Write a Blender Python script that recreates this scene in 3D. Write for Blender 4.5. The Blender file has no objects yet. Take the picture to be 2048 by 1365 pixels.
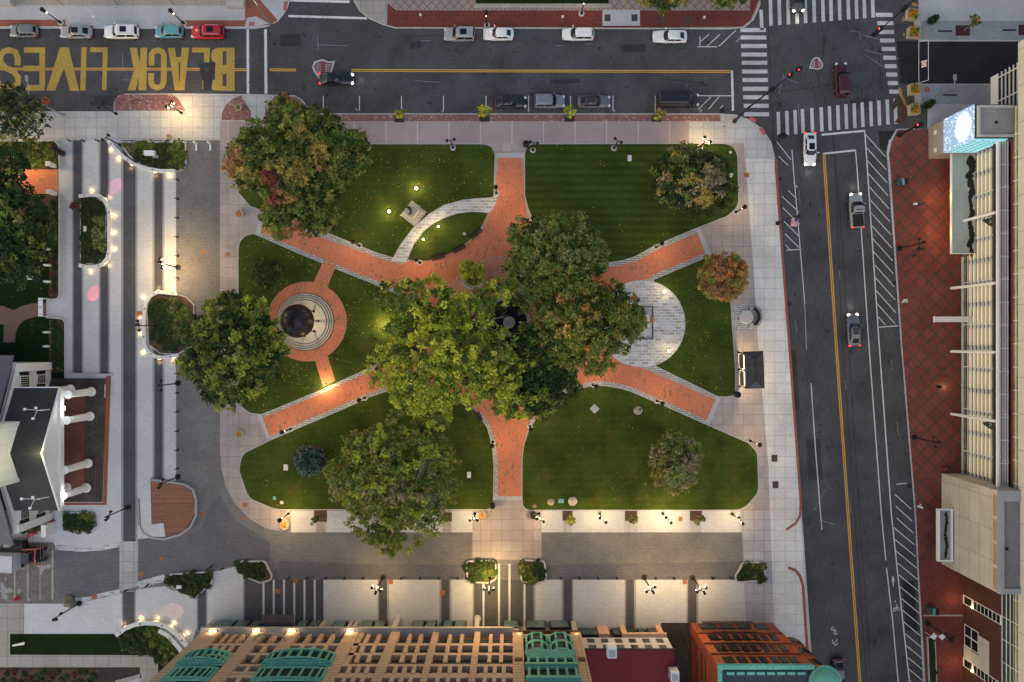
import bpy, math, random
import numpy as np
from mathutils import Vector, Matrix
R = math.radians
SC = bpy.context.scene
COL = SC.collection
H = 112.0                       # camera height above the square, metres
PPM = 14.0                      # photograph pixels per metre on the ground
# ------------------------------------------------------------------ camera, sky, sun, exposure
cam = bpy.data.cameras.new('camera'); camo = bpy.data.objects.new('camera', cam); COL.objects.link(camo)
camo.location = (0, 0, H); camo.rotation_euler = (0, 0, 0)
cam.sensor_width = 36.0; cam.lens = 18.0 / (1024 / PPM / H); cam.clip_end = 5000; cam.clip_start = .5
SC.camera = camo
W = bpy.data.worlds.new('World'); SC.world = W; W.use_nodes = True
wn = W.node_tree.nodes; bg = wn['Background']
sky = wn.new('ShaderNodeTexSky'); sky.sky_type = 'NISHITA'; sky.sun_disc = False
sky.sun_elevation = R(14); sky.sun_rotation = R(250); sky.air_density = 1.0; sky.dust_density = 2.5; sky.ozone_density = 1.0
W.node_tree.links.new(sky.outputs[0], bg.inputs[0]); bg.inputs[1].default_value = 0.105
sl = bpy.data.lights.new('sun', 'SUN'); sl.energy = 0.7; sl.angle = R(70); sl.color = (.95, .96, 1)
so = bpy.data.objects.new('sun', sl); COL.objects.link(so); so.rotation_euler = (R(28), R(12), 0)
SC.view_settings.view_transform = 'Standard'; SC.view_settings.look = 'None'
SC.view_settings.exposure = 0.8; SC.view_settings.gamma = 1
SC.cycles.use_denoising = True
SC.cycles.max_bounces = 6; SC.cycles.diffuse_bounces = 3; SC.cycles.transparent_max_bounces = 8
SC.cycles.sample_clamp_indirect = 6

# ------------------------------------------------------------------ helpers
def P(u, v, z=0.0):
    """the point that stands at photograph pixel (u, v) when it is z metres above the square"""
    k = (1 - z / H) / PPM
    return Vector(((u - 1024) * k, (682.5 - v) * k, z))
def tag(o, label=None, cat=None, group=None, kind=None):
    if label: o['label'] = label
    if cat: o['category'] = cat
    if group: o['group'] = group
    if kind: o['kind'] = kind
    return o
def empty(name, loc, rz=0, label=None, cat=None, group=None):
    o = bpy.data.objects.new(name, None); COL.objects.link(o); o.location = loc; o.rotation_euler = (0, 0, rz)
    o.empty_display_size = .3
    return tag(o, label, cat, group)
class MB:
    def __init__(s): s.v = []; s.f = []; s.m = []
    def add(s, vs, fs, m=0):
        b = len(s.v); s.v += [tuple(x) for x in vs]; s.f += [tuple(i + b for i in f) for f in fs]; s.m += [m] * len(fs); return s
    def box(s, x0, x1, y0, y1, z0, z1, m=0):
        x0, x1 = min(x0, x1), max(x0, x1); y0, y1 = min(y0, y1), max(y0, y1); z0, z1 = min(z0, z1), max(z0, z1)
        return s.add([(x0,y0,z0),(x1,y0,z0),(x1,y1,z0),(x0,y1,z0),(x0,y0,z1),(x1,y0,z1),(x1,y1,z1),(x0,y1,z1)],
              [(0,3,2,1),(4,5,6,7),(0,1,5,4),(1,2,6,5),(2,3,7,6),(3,0,4,7)], m)
    def obox(s, c, size, rz=0, m=0, bev=0):
        x, y, z = size[0]/2, size[1]/2, size[2]; ca, sa = math.cos(rz), math.sin(rz)
        if bev:
            pl = [(-x+bev,-y),(x-bev,-y),(x,-y+bev),(x,y-bev),(x-bev,y),(-x+bev,y),(-x,y-bev),(-x,-y+bev)]
        else: pl = [(-x,-y),(x,-y),(x,y),(-x,y)]
        return s.prism([(c[0]+a*ca-b*sa, c[1]+a*sa+b*ca) for a, b in pl], c[2], c[2]+z, m, True)
    def prism(s, poly, z0, z1, m=0, bottom=False, scale_top=None):
        a = sum(poly[i][0]*poly[(i+1)%len(poly)][1]-poly[(i+1)%len(poly)][0]*poly[i][1] for i in range(len(poly)))
        if a < 0: poly = poly[::-1]
        n = len(poly); cx = sum(p[0] for p in poly)/n; cy = sum(p[1] for p in poly)/n
        top = poly if not scale_top else [(cx+(p[0]-cx)*scale_top, cy+(p[1]-cy)*scale_top) for p in poly]
        vs = [(p[0],p[1],z0) for p in poly]+[(p[0],p[1],z1) for p in top]
        fs = [tuple(range(n,2*n))]+[(i,(i+1)%n,(i+1)%n+n,i+n) for i in range(n)]
        if bottom: fs.append(tuple(range(n-1,-1,-1)))
        return s.add(vs, fs, m)
    def flat(s, poly, z, m=0):
        a = sum(poly[i][0]*poly[(i+1)%len(poly)][1]-poly[(i+1)%len(poly)][0]*poly[i][1] for i in range(len(poly)))
        if a < 0: poly = poly[::-1]
        return s.add([(p[0],p[1],z) for p in poly], [tuple(range(len(poly)))], m)
    def tube(s, pts, rad, n=8, m=0, cap=True):
        pts = [Vector(p) for p in pts]
        if not hasattr(rad, '__len__'): rad = [rad]*len(pts)
        vs = []; 
        for i, p in enumerate(pts):
            d = (pts[min(i+1,len(pts)-1)]-pts[max(i-1,0)]).normalized()
            a = d.cross(Vector((0,0,1)));
            if a.length < .05: a = d.cross(Vector((1,0,0)))
            a.normalize(); b = d.cross(a)
            for k in range(n):
                t = 2*math.pi*k/n; vs.append(p+(a*math.cos(t)+b*math.sin(t))*rad[i])
        fs = [(i*n+k, i*n+(k+1)%n, (i+1)*n+(k+1)%n, (i+1)*n+k) for i in range(len(pts)-1) for k in range(n)]
        fs = [f[::-1] for f in fs]
        if cap: fs += [tuple(range(n)), tuple(range(len(vs)-1, len(vs)-n-1, -1))]
        return s.add(vs, fs, m)
    def lathe(s, prof, c=(0,0), n=16, m=0, a0=0, a1=2*math.pi):
        full = abs(a1-a0-2*math.pi) < 1e-6; nn = n if full else n+1
        vs = [(c[0]+r*math.cos(a0+(a1-a0)*k/n), c[1]+r*math.sin(a0+(a1-a0)*k/n), z) for r, z in prof for k in range(nn)]
        fs = []
        for i in range(len(prof)-1):
            for k in range(n):
                k2 = (k+1)%nn; fs.append((i*nn+k, i*nn+k2, (i+1)*nn+k2, (i+1)*nn+k))
        return s.add(vs, fs, m)
    def disc(s, c, r, z, n=20, m=0):
        return s.flat([(c[0]+r*math.cos(2*math.pi*k/n), c[1]+r*math.sin(2*math.pi*k/n)) for k in range(n)], z, m)
    def build(s, name, mats, parent=None, world=False, smooth=False, loc=None):
        if not isinstance(mats, (list, tuple)): mats = [mats]
        me = bpy.data.meshes.new(name); me.from_pydata(s.v, [], s.f)
        for m in mats: me.materials.append(m)
        if len(mats) > 1: me.polygons.foreach_set('material_index', s.m)
        if smooth: me.polygons.foreach_set('use_smooth', [True]*len(me.polygons))
        me.update()
        o = bpy.data.objects.new(name, me); COL.objects.link(o)
        if parent:
            o.parent = parent
            if world and not parent.parent: o.location = -Vector(parent.location)
        if loc: o.location = loc
        return o
def kids(o): return [c for c in COL.objects if c.parent == o]
CH = {}
def dup(root, loc, rz=0, label=None, group=None, scale=None):
    """a copy of a thing with copies of its parts and their sub-parts"""
    if root.name not in CH: CH[root.name] = [(c, [g for g in kids(c)]) for c in kids(root)]
    r = root.copy(); COL.objects.link(r); r.location = loc; r.rotation_euler = (0, 0, rz)
    if label: r['label'] = label
    if group: r['group'] = group
    if scale: r.scale = scale
    for c, gs in CH[root.name]:
        cc = c.copy(); COL.objects.link(cc); cc.parent = r
        for g in gs:
            gg = g.copy(); COL.objects.link(gg); gg.parent = cc
    return r
def fillet(pts, seg=7):
    """polygon points (u, v[, r]) with the corners that carry a radius rounded"""
    out = []; n = len(pts)
    for i, p in enumerate(pts):
        if len(p) < 3: out.append((p[0], p[1])); continue
        a = Vector(pts[i-1][:2]); b = Vector(p[:2]); c = Vector(pts[(i+1)%n][:2]); r = p[2]
        d1 = (a-b); d2 = (c-b); ang = d1.angle(d2); t = min(r/math.tan(ang/2), d1.length*.49, d2.length*.49)
        p1 = b+d1.normalized()*t; p2 = b+d2.normalized()*t
        for k in range(seg+1):
            s = k/seg; q = p1*(1-s)**2+b*2*s*(1-s)+p2*s*s; out.append((q.x, q.y))
    return out
def arc(cx, cy, r, a0, a1, n=24, ry=None):
    return [(cx+r*math.cos(R(a0+(a1-a0)*k/n)), cy+(ry or r)*math.sin(R(a0+(a1-a0)*k/n))) for k in range(n+1)]
def W2(pts, z=0): return [tuple(P(p[0], p[1], z)[:2]) for p in pts]
def off(poly, d):
    """closed pixel polygon grown by d pixels"""
    n = len(poly); a = sum(poly[i][0]*poly[(i+1)%n][1]-poly[(i+1)%n][0]*poly[i][1] for i in range(n)); s = 1 if a > 0 else -1
    out = []
    for i in range(n):
        p0, p, p1 = Vector(poly[i-1]), Vector(poly[i]), Vector(poly[(i+1)%n])
        e1 = (p-p0); e2 = (p1-p)
        if e1.length < 1e-6 or e2.length < 1e-6: out.append(tuple(p)); continue
        n1 = Vector((e1.y, -e1.x)).normalized()*s; n2 = Vector((e2.y, -e2.x)).normalized()*s
        m = n1+n2; m = m.normalized() if m.length > .01 else n1
        out.append(tuple(p+m*min(d/max(m.dot(n1), .4), 2*abs(d)) if d > 0 else p+m*d/max(m.dot(n1), .4)))
    return out
def strip(pts, w0, w1=0):
    """pixel polyline -> polygon between offsets w0 (left) and w1 (right)"""
    L, Rr = [], []
    for i, p in enumerate(pts):
        d = (Vector(pts[min(i+1, len(pts)-1)])-Vector(pts[max(i-1, 0)])).normalized(); nn = Vector((d.y, -d.x))
        L.append(tuple(Vector(p)+nn*w0)); Rr.append(tuple(Vector(p)+nn*w1))
    return L+Rr[::-1]
def sheet(name, polys, z, m, base=None, kind='structure'):
    """one flat ground sheet (a slab when base is given) from pixel polygons"""
    if not isinstance(polys[0], list): polys = [polys]
    b = MB()
    for p in polys:
        q = W2(p, z)
        if base is None: b.flat(q, z)
        else: b.prism(q, base, z)
    o = b.build(name, m); o['kind'] = kind
    return o

# ------------------------------------------------------------------ materials
def nd(nt, t, **k):
    n = nt.nodes.new(t)
    for a, b in k.items():
        if a[0] == 'i': n.inputs[int(a[1:])].default_value = b
        else: setattr(n, a, b)
    return n
def c4(c, k=1): return (min(c[0]*k,1), min(c[1]*k,1), min(c[2]*k,1), 1)
def mat(name, col, var=.18, scale=2.5, rough=.8, metal=0, tile=None, wall=None, spots=None, stain=.12, emit=None, spec=.3,
        bump=0, stretch=None, alpha=None, coat=0, isl=0, wave=None):
    m = bpy.data.materials.new(name); m.use_nodes = True; nt = m.node_tree; L = nt.links.new
    bs = nt.nodes['Principled BSDF']; bs.inputs['Roughness'].default_value = rough; bs.inputs['Metallic'].default_value = metal
    bs.inputs['Specular IOR Level'].default_value = spec
    if coat: bs.inputs['Coat Weight'].default_value = coat; bs.inputs['Coat Roughness'].default_value = .08
    if emit:
        bs.inputs['Base Color'].default_value = c4(col); bs.inputs['Emission Color'].default_value = c4(col); bs.inputs['Emission Strength'].default_value = emit; return m
    if var == 0 and not tile and not isl: bs.inputs['Base Color'].default_value = c4(col); return m
    tc = nd(nt, 'ShaderNodeTexCoord'); vec = tc.outputs['Object']
    if wall:
        sx = nd(nt, 'ShaderNodeSeparateXYZ'); cx = nd(nt, 'ShaderNodeCombineXYZ'); L(vec, sx.inputs[0])
        L(sx.outputs['Y' if wall == 'y' else 'X'], cx.inputs[0]); L(sx.outputs['Z'], cx.inputs[1]); vec = cx.outputs[0]
    v2 = vec
    if stretch:
        mp = nd(nt, 'ShaderNodeMapping'); mp.inputs['Scale'].default_value = stretch; L(vec, mp.inputs[0]); v2 = mp.outputs[0]
    nz = nd(nt, 'ShaderNodeTexNoise'); nz.inputs['Scale'].default_value = scale; nz.inputs['Detail'].default_value = 5; nz.inputs['Roughness'].default_value = .65
    L(v2, nz.inputs['Vector'])
    cr = nd(nt, 'ShaderNodeMapRange'); cr.inputs[1].default_value = .25; cr.inputs[2].default_value = .75; cr.inputs[3].default_value = 1-var; cr.inputs[4].default_value = 1+var
    L(nz.outputs['Fac'], cr.inputs[0]); fac = cr.outputs[0]
    def mul(a, b):
        q = nd(nt, 'ShaderNodeMath', operation='MULTIPLY'); L(a, q.inputs[0]); L(b, q.inputs[1]); return q.outputs[0]
    if stain:
        n2 = nd(nt, 'ShaderNodeTexNoise'); n2.inputs['Scale'].default_value = .22; n2.inputs['Detail'].default_value = 6; n2.inputs['Roughness'].default_value = .6; L(vec, n2.inputs['Vector'])
        c2 = nd(nt, 'ShaderNodeMapRange'); c2.inputs[1].default_value = .3; c2.inputs[2].default_value = .7; c2.inputs[3].default_value = 1-stain; c2.inputs[4].default_value = 1+stain
        L(n2.outputs['Fac'], c2.inputs[0]); fac = mul(fac, c2.outputs[0])
    if isl:
        g = nd(nt, 'ShaderNodeNewGeometry'); c3 = nd(nt, 'ShaderNodeMapRange'); c3.inputs[3].default_value = 1-isl; c3.inputs[4].default_value = 1+isl
        L(g.outputs['Random Per Island'], c3.inputs[0]); fac = mul(fac, c3.outputs[0])
    if wave:                                         # mowing bands: (scale, amount, axis)
        wv = nd(nt, 'ShaderNodeTexWave', bands_direction=wave[2]); wv.inputs['Scale'].default_value = wave[0]; wv.inputs['Distortion'].default_value = 1.2; wv.inputs['Detail'].default_value = 3
        L(vec, wv.inputs['Vector']); c5 = nd(nt, 'ShaderNodeMapRange'); c5.inputs[3].default_value = 1-wave[1]; c5.inputs[4].default_value = 1+wave[1]; L(wv.outputs['Fac'], c5.inputs[0]); fac = mul(fac, c5.outputs[0])
    src = None
    if tile:
        br = nd(nt, 'ShaderNodeTexBrick'); br.offset = tile[4] if len(tile) > 4 else .5; br.squash = 1
        br.inputs['Scale'].default_value = 1; br.inputs['Brick Width'].default_value = tile[0]; br.inputs['Row Height'].default_value = tile[1]
        br.inputs['Mortar Size'].default_value = tile[2]; br.inputs['Mortar Smooth'].default_value = .1
        tv = tile[5] if len(tile) > 5 else .1
        br.inputs['Color1'].default_value = c4(col, 1-tv); br.inputs['Color2'].default_value = c4(col, 1+tv); br.inputs['Mortar'].default_value = c4(tile[3])
        tvec = vec
        if len(tile) > 6:
            mr = nd(nt, 'ShaderNodeMapping'); mr.inputs['Rotation'].default_value = (0, 0, R(tile[6])); L(vec, mr.inputs[0]); tvec = mr.outputs[0]
        L(tvec, br.inputs['Vector']); src = br.outputs['Color']
    if spots:                                        # (colour, scale, threshold, stretch)
        mp = nd(nt, 'ShaderNodeMapping'); mp.inputs['Scale'].default_value = spots[3]; L(vec, mp.inputs[0])
        n3 = nd(nt, 'ShaderNodeTexNoise'); n3.inputs['Scale'].default_value = spots[1]; n3.inputs['Detail'].default_value = 2; L(mp.outputs[0], n3.inputs['Vector'])
        c6 = nd(nt, 'ShaderNodeMapRange'); c6.inputs[1].default_value = spots[2]; c6.inputs[2].default_value = spots[2]+.06; L(n3.outputs['Fac'], c6.inputs[0])
        mx = nd(nt, 'ShaderNodeMix', data_type='RGBA'); L(c6.outputs[0], mx.inputs[0])
        if src: L(src, mx.inputs[6])
        else: mx.inputs[6].default_value = c4(col)
        mx.inputs[7].default_value = c4(spots[0]); src = mx.outputs[2]
    vm = nd(nt, 'ShaderNodeVectorMath', operation='SCALE')
    if src: L(src, vm.inputs[0])
    else: vm.inputs[0].default_value = col
    L(fac, vm.inputs['Scale']); L(vm.outputs[0], bs.inputs['Base Color'])
    if bump:
        bp = nd(nt, 'ShaderNodeBump'); bp.inputs['Strength'].default_value = bump; bp.inputs['Distance'].default_value = .05; L(nz.outputs['Fac'], bp.inputs['Height']); L(bp.outputs[0], bs.inputs['Normal'])
    return m
M = {}
def mk(name, *a, **k): M[name] = mat(name, *a, **k)
mk('earth', (.07,.065,.055)); 
mk('asphalt', (.066,.066,.07), var=.34, scale=5, stretch=(.3,1.7,1), stain=.32, rough=.85, spots=((.028,.028,.03), .9, .66, (1,1,1)))
mk('asphalt_new', (.018,.018,.021), var=.3, scale=7, stain=.3)
mk('asphalt_main', (.064,.064,.069), var=.38, scale=4, stretch=(1.8,.16,1), stain=.3, rough=.85, spots=((.03,.03,.032), .9, .66, (1,1,1)))
mk('asphalt_patch', (.062,.06,.062), var=.3, scale=8, stain=.2)
mk('kerb', (.46,.45,.43), tile=(1.8,.6,.03,(.2,.2,.2),0))
mk('granite', (.46,.45,.44), var=.3, scale=9, tile=(.5,.28,.05,(.2,.19,.18),.5,.22))
mk('granite_block', (.42,.42,.44), var=.25, scale=5, tile=(.95,.42,.05,(.6,.58,.56),.5,.3))
mk('plaza_light', (.54,.545,.55), var=.1, scale=8, stain=.07, tile=(.6,.3,.02,(.4,.4,.41),.5,.05))
mk('plaza_dark', (.08,.081,.092), var=.2, scale=8, stain=.2, tile=(.4,.2,.02,(.06,.06,.07),.5,.12))
mk('plaza_mid', (.29,.29,.305), var=.12, scale=8)
mk('plaza_street', (.185,.173,.168), var=.22, scale=7, stain=.2, tile=(.4,.2,.02,(.11,.11,.115),.5,.12))
mk('plaza_street_dark', (.135,.13,.145), var=.22, scale=7, stain=.15, tile=(.4,.2,.02,(.09,.09,.095),.5,.12))
mk('tile_pink', (.37,.315,.295), var=.14, scale=5, stain=.16, tile=(1.5,1.5,.045,(.27,.225,.21),0,.07))
mk('slab_pink', (.36,.285,.28), var=.1, scale=5, stain=.1, tile=(4.5,60,.06,(.52,.48,.46),0,.05))
mk('tile_grey', (.38,.37,.385), var=.12, scale=4, stain=.15, tile=(1.5,1.5,.05,(.26,.25,.26),0,.08))
mk('tile_white', (.6,.585,.555), var=.1, scale=3, stain=.16, tile=(1.5,1.5,.04,(.42,.4,.4),0,.04))
mk('concrete', (.45,.445,.44), var=.14, scale=4, stain=.15, tile=(1.52,1.52,.04,(.3,.29,.28),0,.04))
mk('concrete_tan', (.34,.31,.27), var=.12, scale=4, stain=.12, tile=(1.8,1.8,.04,(.22,.2,.18),0,.04))
mk('concrete_plain', (.43,.43,.435), var=.12, scale=4, stain=.12)
mk('concrete_dark', (.27,.28,.3), var=.2, scale=3, stain=.2)
mk('brick_path', (.66,.2,.092), var=.22, scale=7, stain=.1, tile=(.22,.11,.02,(.4,.16,.1),.5,.2), spots=((.2,.15,.11), 2.6, .62, (1.0,.42,1)))
mk('brick_fan', (.6,.15,.08), var=.28, scale=7, stain=.08)
mk('brick_pink', (.25,.085,.068), var=.5, scale=7, stain=.18, tile=(.22,.11,.02,(.2,.13,.12),.5,.25), spots=((.4,.33,.31), 4, .6, (.7,1,1)))
mk('brick_red', (.165,.034,.025), var=.4, scale=5, stain=.25, tile=(.22,.11,.012,(.09,.03,.025),.5,.2), spots=((.09,.04,.035), 1.2, .6, (1,1,1)))
mk('brick_diamond', (.185,.043,.032), var=.28, scale=4, stain=.22, tile=(1.5,1.5,.13,(.082,.05,.042),0,.14,45))
mk('pave_diamond', (.3,.23,.2), var=.15, scale=5, tile=(.9,.9,.06,(.14,.09,.08),0,.06,45))
mk('brick_rust', (.28,.09,.055), var=.25, scale=6)
mk('grass', (.043,.066,.01), var=.45, scale=5, stain=.4, rough=.95, spec=.1, bump=.5, wave=(.3,.05,'Y'), spots=((.058,.066,.013), .55, .56, (1,1,1)))
mk('grass_mown', (.038,.06,.01), var=.35, scale=5, stain=.28, rough=.95, spec=.1, bump=.5, wave=(.28,.15,'Y'))
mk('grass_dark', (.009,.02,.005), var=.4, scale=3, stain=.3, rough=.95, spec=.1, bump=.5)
mk('mulch', (.085,.048,.03), var=.45, scale=6, bump=.6)
mk('soil', (.035,.028,.02), var=.4, scale=6, bump=.6)
mk('paint_white', (.62,.62,.62), var=.15, scale=4, stain=.1, spots=((.16,.16,.16), 3.5, .64, (1,1,1)))
mk('paint_worn', (.5,.5,.5), var=.3, scale=5, stain=.25, spots=((.12,.12,.12), 5, .63, (1,1,1)))
mk('asphalt_scar', (.034,.034,.037), var=.3, scale=7, stain=.25)
mk('paint_yellow', (.62,.34,.055), var=.15, scale=4, stain=.1)
mk('letter_yellow', (.43,.285,.06), var=.3, scale=6, stain=.2, spots=((.17,.13,.06), 3.5, .63, (1,1,1)))
mk('iron', (.02,.02,.022), var=.2, rough=.5, metal=.4)
mk('manhole', (.07,.05,.045), var=.3, scale=8); mk('rust', (.34,.12,.05), var=.3, scale=6)
mk('steel', (.42,.43,.45), var=.1, rough=.4, metal=.7)
mk('white_paint', (.78,.78,.77), var=.05, stain=.05, rough=.6)
mk('white_wall', (.68,.68,.68), var=.06, stain=.08)
mk('stone_white', (.66,.65,.62), var=.08, stain=.06)
mk('glass_dark', (.01,.013,.016), var=0, rough=.15, spec=.35); mk('glass_green', (.035,.06,.06), var=.4, scale=.6, rough=.15, spec=.4)
mk('bark', (.2,.175,.15), var=.3, scale=6); mk('bronze', (.03,.025,.02), var=.3, rough=.35, metal=.7)
mk('copper', (.14,.42,.32), var=.35, scale=3, stain=.2, rough=.6); mk('copper_dark', (.07,.2,.17), var=.25, scale=3)
mk('rubber', (.012,.012,.013), var=0, rough=.9); mk('rim', (.4,.4,.42), var=0, metal=.8, rough=.35)
mk('head_off', (.6,.62,.65), var=0, rough=.15); mk('tail_off', (.3,.01,.012), var=0, rough=.2)
mk('head_on', (1,.9,.7), emit=1.6); mk('tail_on', (1,.03,.02), emit=1.2)
mk('bulb', (1,.74,.36), emit=9); mk('bulb_white', (.95,1,.9), emit=14); mk('globe_off', (.25,.24,.22), var=0, rough=.3)
mk('signal_red', (1,.04,.03), emit=2)
WARM = (1, .66, .26)
def light(name, loc, watts, col=WARM, rad=.12, parent=None, spot=None):
    l = bpy.data.lights.new(name, 'SPOT' if spot else 'POINT'); l.energy = watts; l.color = col; l.shadow_soft_size = rad
    if spot: l.spot_size = R(spot); l.spot_blend = .8
    o = bpy.data.objects.new(name, l); COL.objects.link(o); o.location = loc
    if parent: o.parent = parent
    return o
rng = random.Random(7)
# ================================================================== THE GROUND
b = MB(); b.flat([(-1500,-1500),(1500,-1500),(1500,1500),(-1500,1500)], -.06); tag(b.build('ground', M['earth']), kind='structure')
sheet('road', [(-900,40),(540,40),(575,-700),(770,-700),(770,40),(1530,40),(1500,-700),(1860,-700),(1860,60),(2600,60),(2600,190),(1800,190),(1900,2100),(1620,2100),(1530,240),(-900,240)], 0, M['asphalt'])
sheet('main_road', [(1530,-700),(1860,-700),(1800,60),(1800,190),(1900,2100),(1620,2100),(1530,240)], .003, M['asphalt_main'])
sheet('alley_asphalt', [(1793,83),(2600,83),(2600,168),(1800,168)], .004, M['asphalt_new'])
sheet('asphalt_patch', [[(635,0),(720,0),(722,118),(638,118)], [(1610,112),(1616,106),(1636,160),(1678,275),(1688,420),(1690,640),(1720,1100),(1742,1400),(1725,1400),(1706,1100),(1676,640),(1668,420),(1664,290)]], .004, M['asphalt_patch'])
sheet('asphalt_scar', [[(398,127),(420,124.5),(431,126),(430.5,134),(432,143),(426,152),(424,166),(420,181),(404,182),(406,160),(397,141)]], .0062, M['asphalt_scar'])
sheet('road_patch', [[(820,85),(842,84),(843,97),(821,98)], [(1100,160),(1160,158),(1161,166),(1101,168)], [(255,192),(226,196),(226,210),(180,212),(178,192)], [(1240,90),(1290,88),(1291,104),(1242,105)], [(560,70),(600,69),(602,92),(561,93)], [(1570,700),(1592,700),(1600,820),(1578,820)], [(1612,880),(1640,878),(1645,960),(1617,962)], [(1748,560),(1753,560),(1764,740),(1759,740)], [(1700,200),(1740,196),(1744,214),(1704,218)]], .0055, M['asphalt_scar'])
sheet('asphalt_dark_patch', [[(1805,1162),(1828,1162),(1836,1262),(1812,1262)], [(1756,262),(1790,262),(1782,290),(1776,305),(1760,296)]], .006, M['asphalt_new'])
NWB = [(-900,-700),(590,-700),(578,0),(572,20),(556,40),(535,52),(510,56),(-900,55)]
sheet('pavement_northwest', NWB, .12, M['concrete_plain'], -.05)
NB = [(705,-700),(706,0),(718,22),(738,38),(765,50),(790,57),(1460,59),(1490,55),(1508,40),(1521,10),(1525,-700)]
sheet('pavement_north', NB, .12, M['concrete_tan'], -.05)
BLOCK = [(-900,223),(227,223),(228,205),(236,194),(250,188),(350,187),(525,189),(590,191),(605,200),(620,222),(640,227),(1440,227),(1470,229),(1500,240),(1525,258),(1543,285),(1551,318),(1556,400),(1579,684),(1604,1026),(1621,1275),(1660,1800),(-900,1800)]
sheet('plaza_pavement', BLOCK, .12, M['concrete'], -.05)
NEB = [(1838,-700),(2600,-700),(2600,83),(1838,83)]
sheet('pavement_northeast', NEB, .12, M['concrete_plain'], -.05)
EB = [(1838,168),(2600,168),(2600,2100),(1890,2100),(1849,1365),(1832,1026),(1804,684),(1779,342),(1776,305),(1781,280),(1793,258),(1856,258),(1856,210),(1838,208)]
sheet('pavement_east', EB, .12, M['concrete_plain'], -.05)
def kerb(name, pts, w=2.2): sheet(name, strip(pts, 0, -w), .126, M['kerb'])
kerb('kerb_northwest', NWB[1:][::-1] if 0 else list(reversed(NWB[1:]))); kerb('kerb_north', list(reversed(NB[1:-1])))
kerb('kerb_plaza', BLOCK[:-2]); kerb('kerb_east', list(reversed(EB[3:10])), 3)
L1, L2, L3_, L4_ = .124, .128, .132, .136
# ---- north side
sheet('brick_paving_north', [[(-300,40),(131,40),(131,53),(-300,53)], [(361,41),(490,41),(490,0),(520,0),(560,46),(540,50),(510,53.5),(361,53)]], L1, M['brick_rust'])
sheet('concrete_corner', [[(505,54),(520,52),(538,47),(512,33),(494,36),(490,53)], [(540,0),(574,0),(568,18),(556,36),(540,24)]], L2, M['concrete_plain'])
sheet('brick_walk_north', [(775,6),(792,21),(1205,21),(1205,55),(790,55),(774,50)], L1, M['brick_red'])
sheet('brick_walk_north_plain', [[(1280,21),(1500,21),(1500,0),(1518,0),(1510,22),(1500,42),(1484,54),(1280,56)], [(1205,52),(1280,52),(1280,56),(1205,56)]], L1, M['brick_red'])
sheet('diamond_paving', [(775,-60),(1500,-60),(1500,20),(793,20),(776,5)], L1, M['pave_diamond'])
sheet('concrete_pad', [(1205,20),(1280,20),(1280,52),(1205,52)], L2, M['concrete_plain'])
sheet('concrete_edge', [(949,8),(1220,8),(1220,16),(949,16)], .15, M['concrete_tan'], .1)
# ---- pavements round the park
sheet('slab_paving_north', [(440,243),(1378,243),(1378,287),(440,287)], L1, M['slab_pink'])
sheet('brick_strip_north', [(523,243),(550,191.5),(590,193),(603,202),(618,224),(638,229.5),(1441,230),(1441,243)], L2, M['brick_pink'])
sheet('brick_bumpout', fillet([(229,222),(230,189.5,34),(352,189.5,28),(371,222)]), L2, M['brick_pink'])
sheet('brick_quarter', [(443,241),(444,226),(452,210),(465,198),(482,191),(502,224),(502,241)], L2, M['brick_pink'])
TP = [(440,287),(1488,287),(1491,318),(1505,510),(1516,684),(1537,934),(1540,1022),(1083,1022),(1083,1120),(945,1120),(945,1065),(592,1065),(562,1063),(530,1056),(500,1039),(470,1008),(452,975),(443,940),(440,900)]
sheet('tile_paving', TP, L1, M['tile_pink'])
sheet('tile_paving_grey', [(1480,1022),(1540,1022),(1548,1250),(1491,1250),(1484,1065)], L1+.001, M['tile_grey'])
sheet('tile_paving_white', [(1491,318),(1551,318),(1556,400),(1577,684),(1601,1026),(1617,1275),(1620,1330),(1555,1330),(1548,1245),(1537,934),(1516,684),(1505,510)], L1+.002, M['tile_white'])
ra = [(1550,318),(1554,400),(1575.5,684),(1590,880),(1599,1005),(1598,1030),(1590,1045),(1571,1058)]; rb = [(1577,1133),(1592,1138),(1603,1152),(1609,1172),(1616,1275),(1620,1330)]
sheet('brick_kerb_band', [strip(ra, 0, 5), strip(rb, 0, -6)], L3_, M['brick_rust'])
sheet('tactile_pad', [strip([(1498,237),(1511,244)],-3,5), strip([(1520,256),(1529,270)],-3,5), [(499,44),(510,44),(508,52),(497,52)], [(568,3),(576,3),(573,24),(566,20)]], L4_, mat('tactile_red', (.45,.11,.11)))
# ---- striped plaza and the shared streets
sheet('plaza_street', [(352,281),(440,281),(440,900),(443,940),(452,975),(470,1008),(500,1039),(530,1056),(562,1063.5),(592,1065),(945,1065),(945,1120),(1083,1120),(1083,1065),(1484,1065),(1491,1262),(-400,1300),(-400,1095),(108,1085),(240,1085),(240,1075),(352,1075)], L1, M['plaza_street'])
sheet('plaza_street_band', [[(560,1122),(700,1128),(945,1130),(1083,1130),(1484,1124),(1485,1160),(540,1160)], [(108,1090),(160,1103),(243,1094),(243,1185),(190,1195),(108,1200)], [(272,1080),(352,1076),(400,1060),(420,1010),(440,990),(470,1040),(540,1085),(540,1120),(440,1135),(272,1175)]], L1+.002, M['plaza_street_dark'])
PL = M['plaza_light']; PD = M['plaza_dark']; PM = M['plaza_mid']
sheet('plaza_light_paving', [(117,281),(352,281),(352,1075),(300,1076),(272,1079),(243,1084),(205,1092),(160,1095),(108,1090),(108,1010),(128,1005),(128,640),(103,637),(92,630),(92,602),(117,597)], L1+.001, PL)
st = [(144,167,281,748),(197.5,220,281,748),(242,275,281,1083),(305,329,281,964)]
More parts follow.
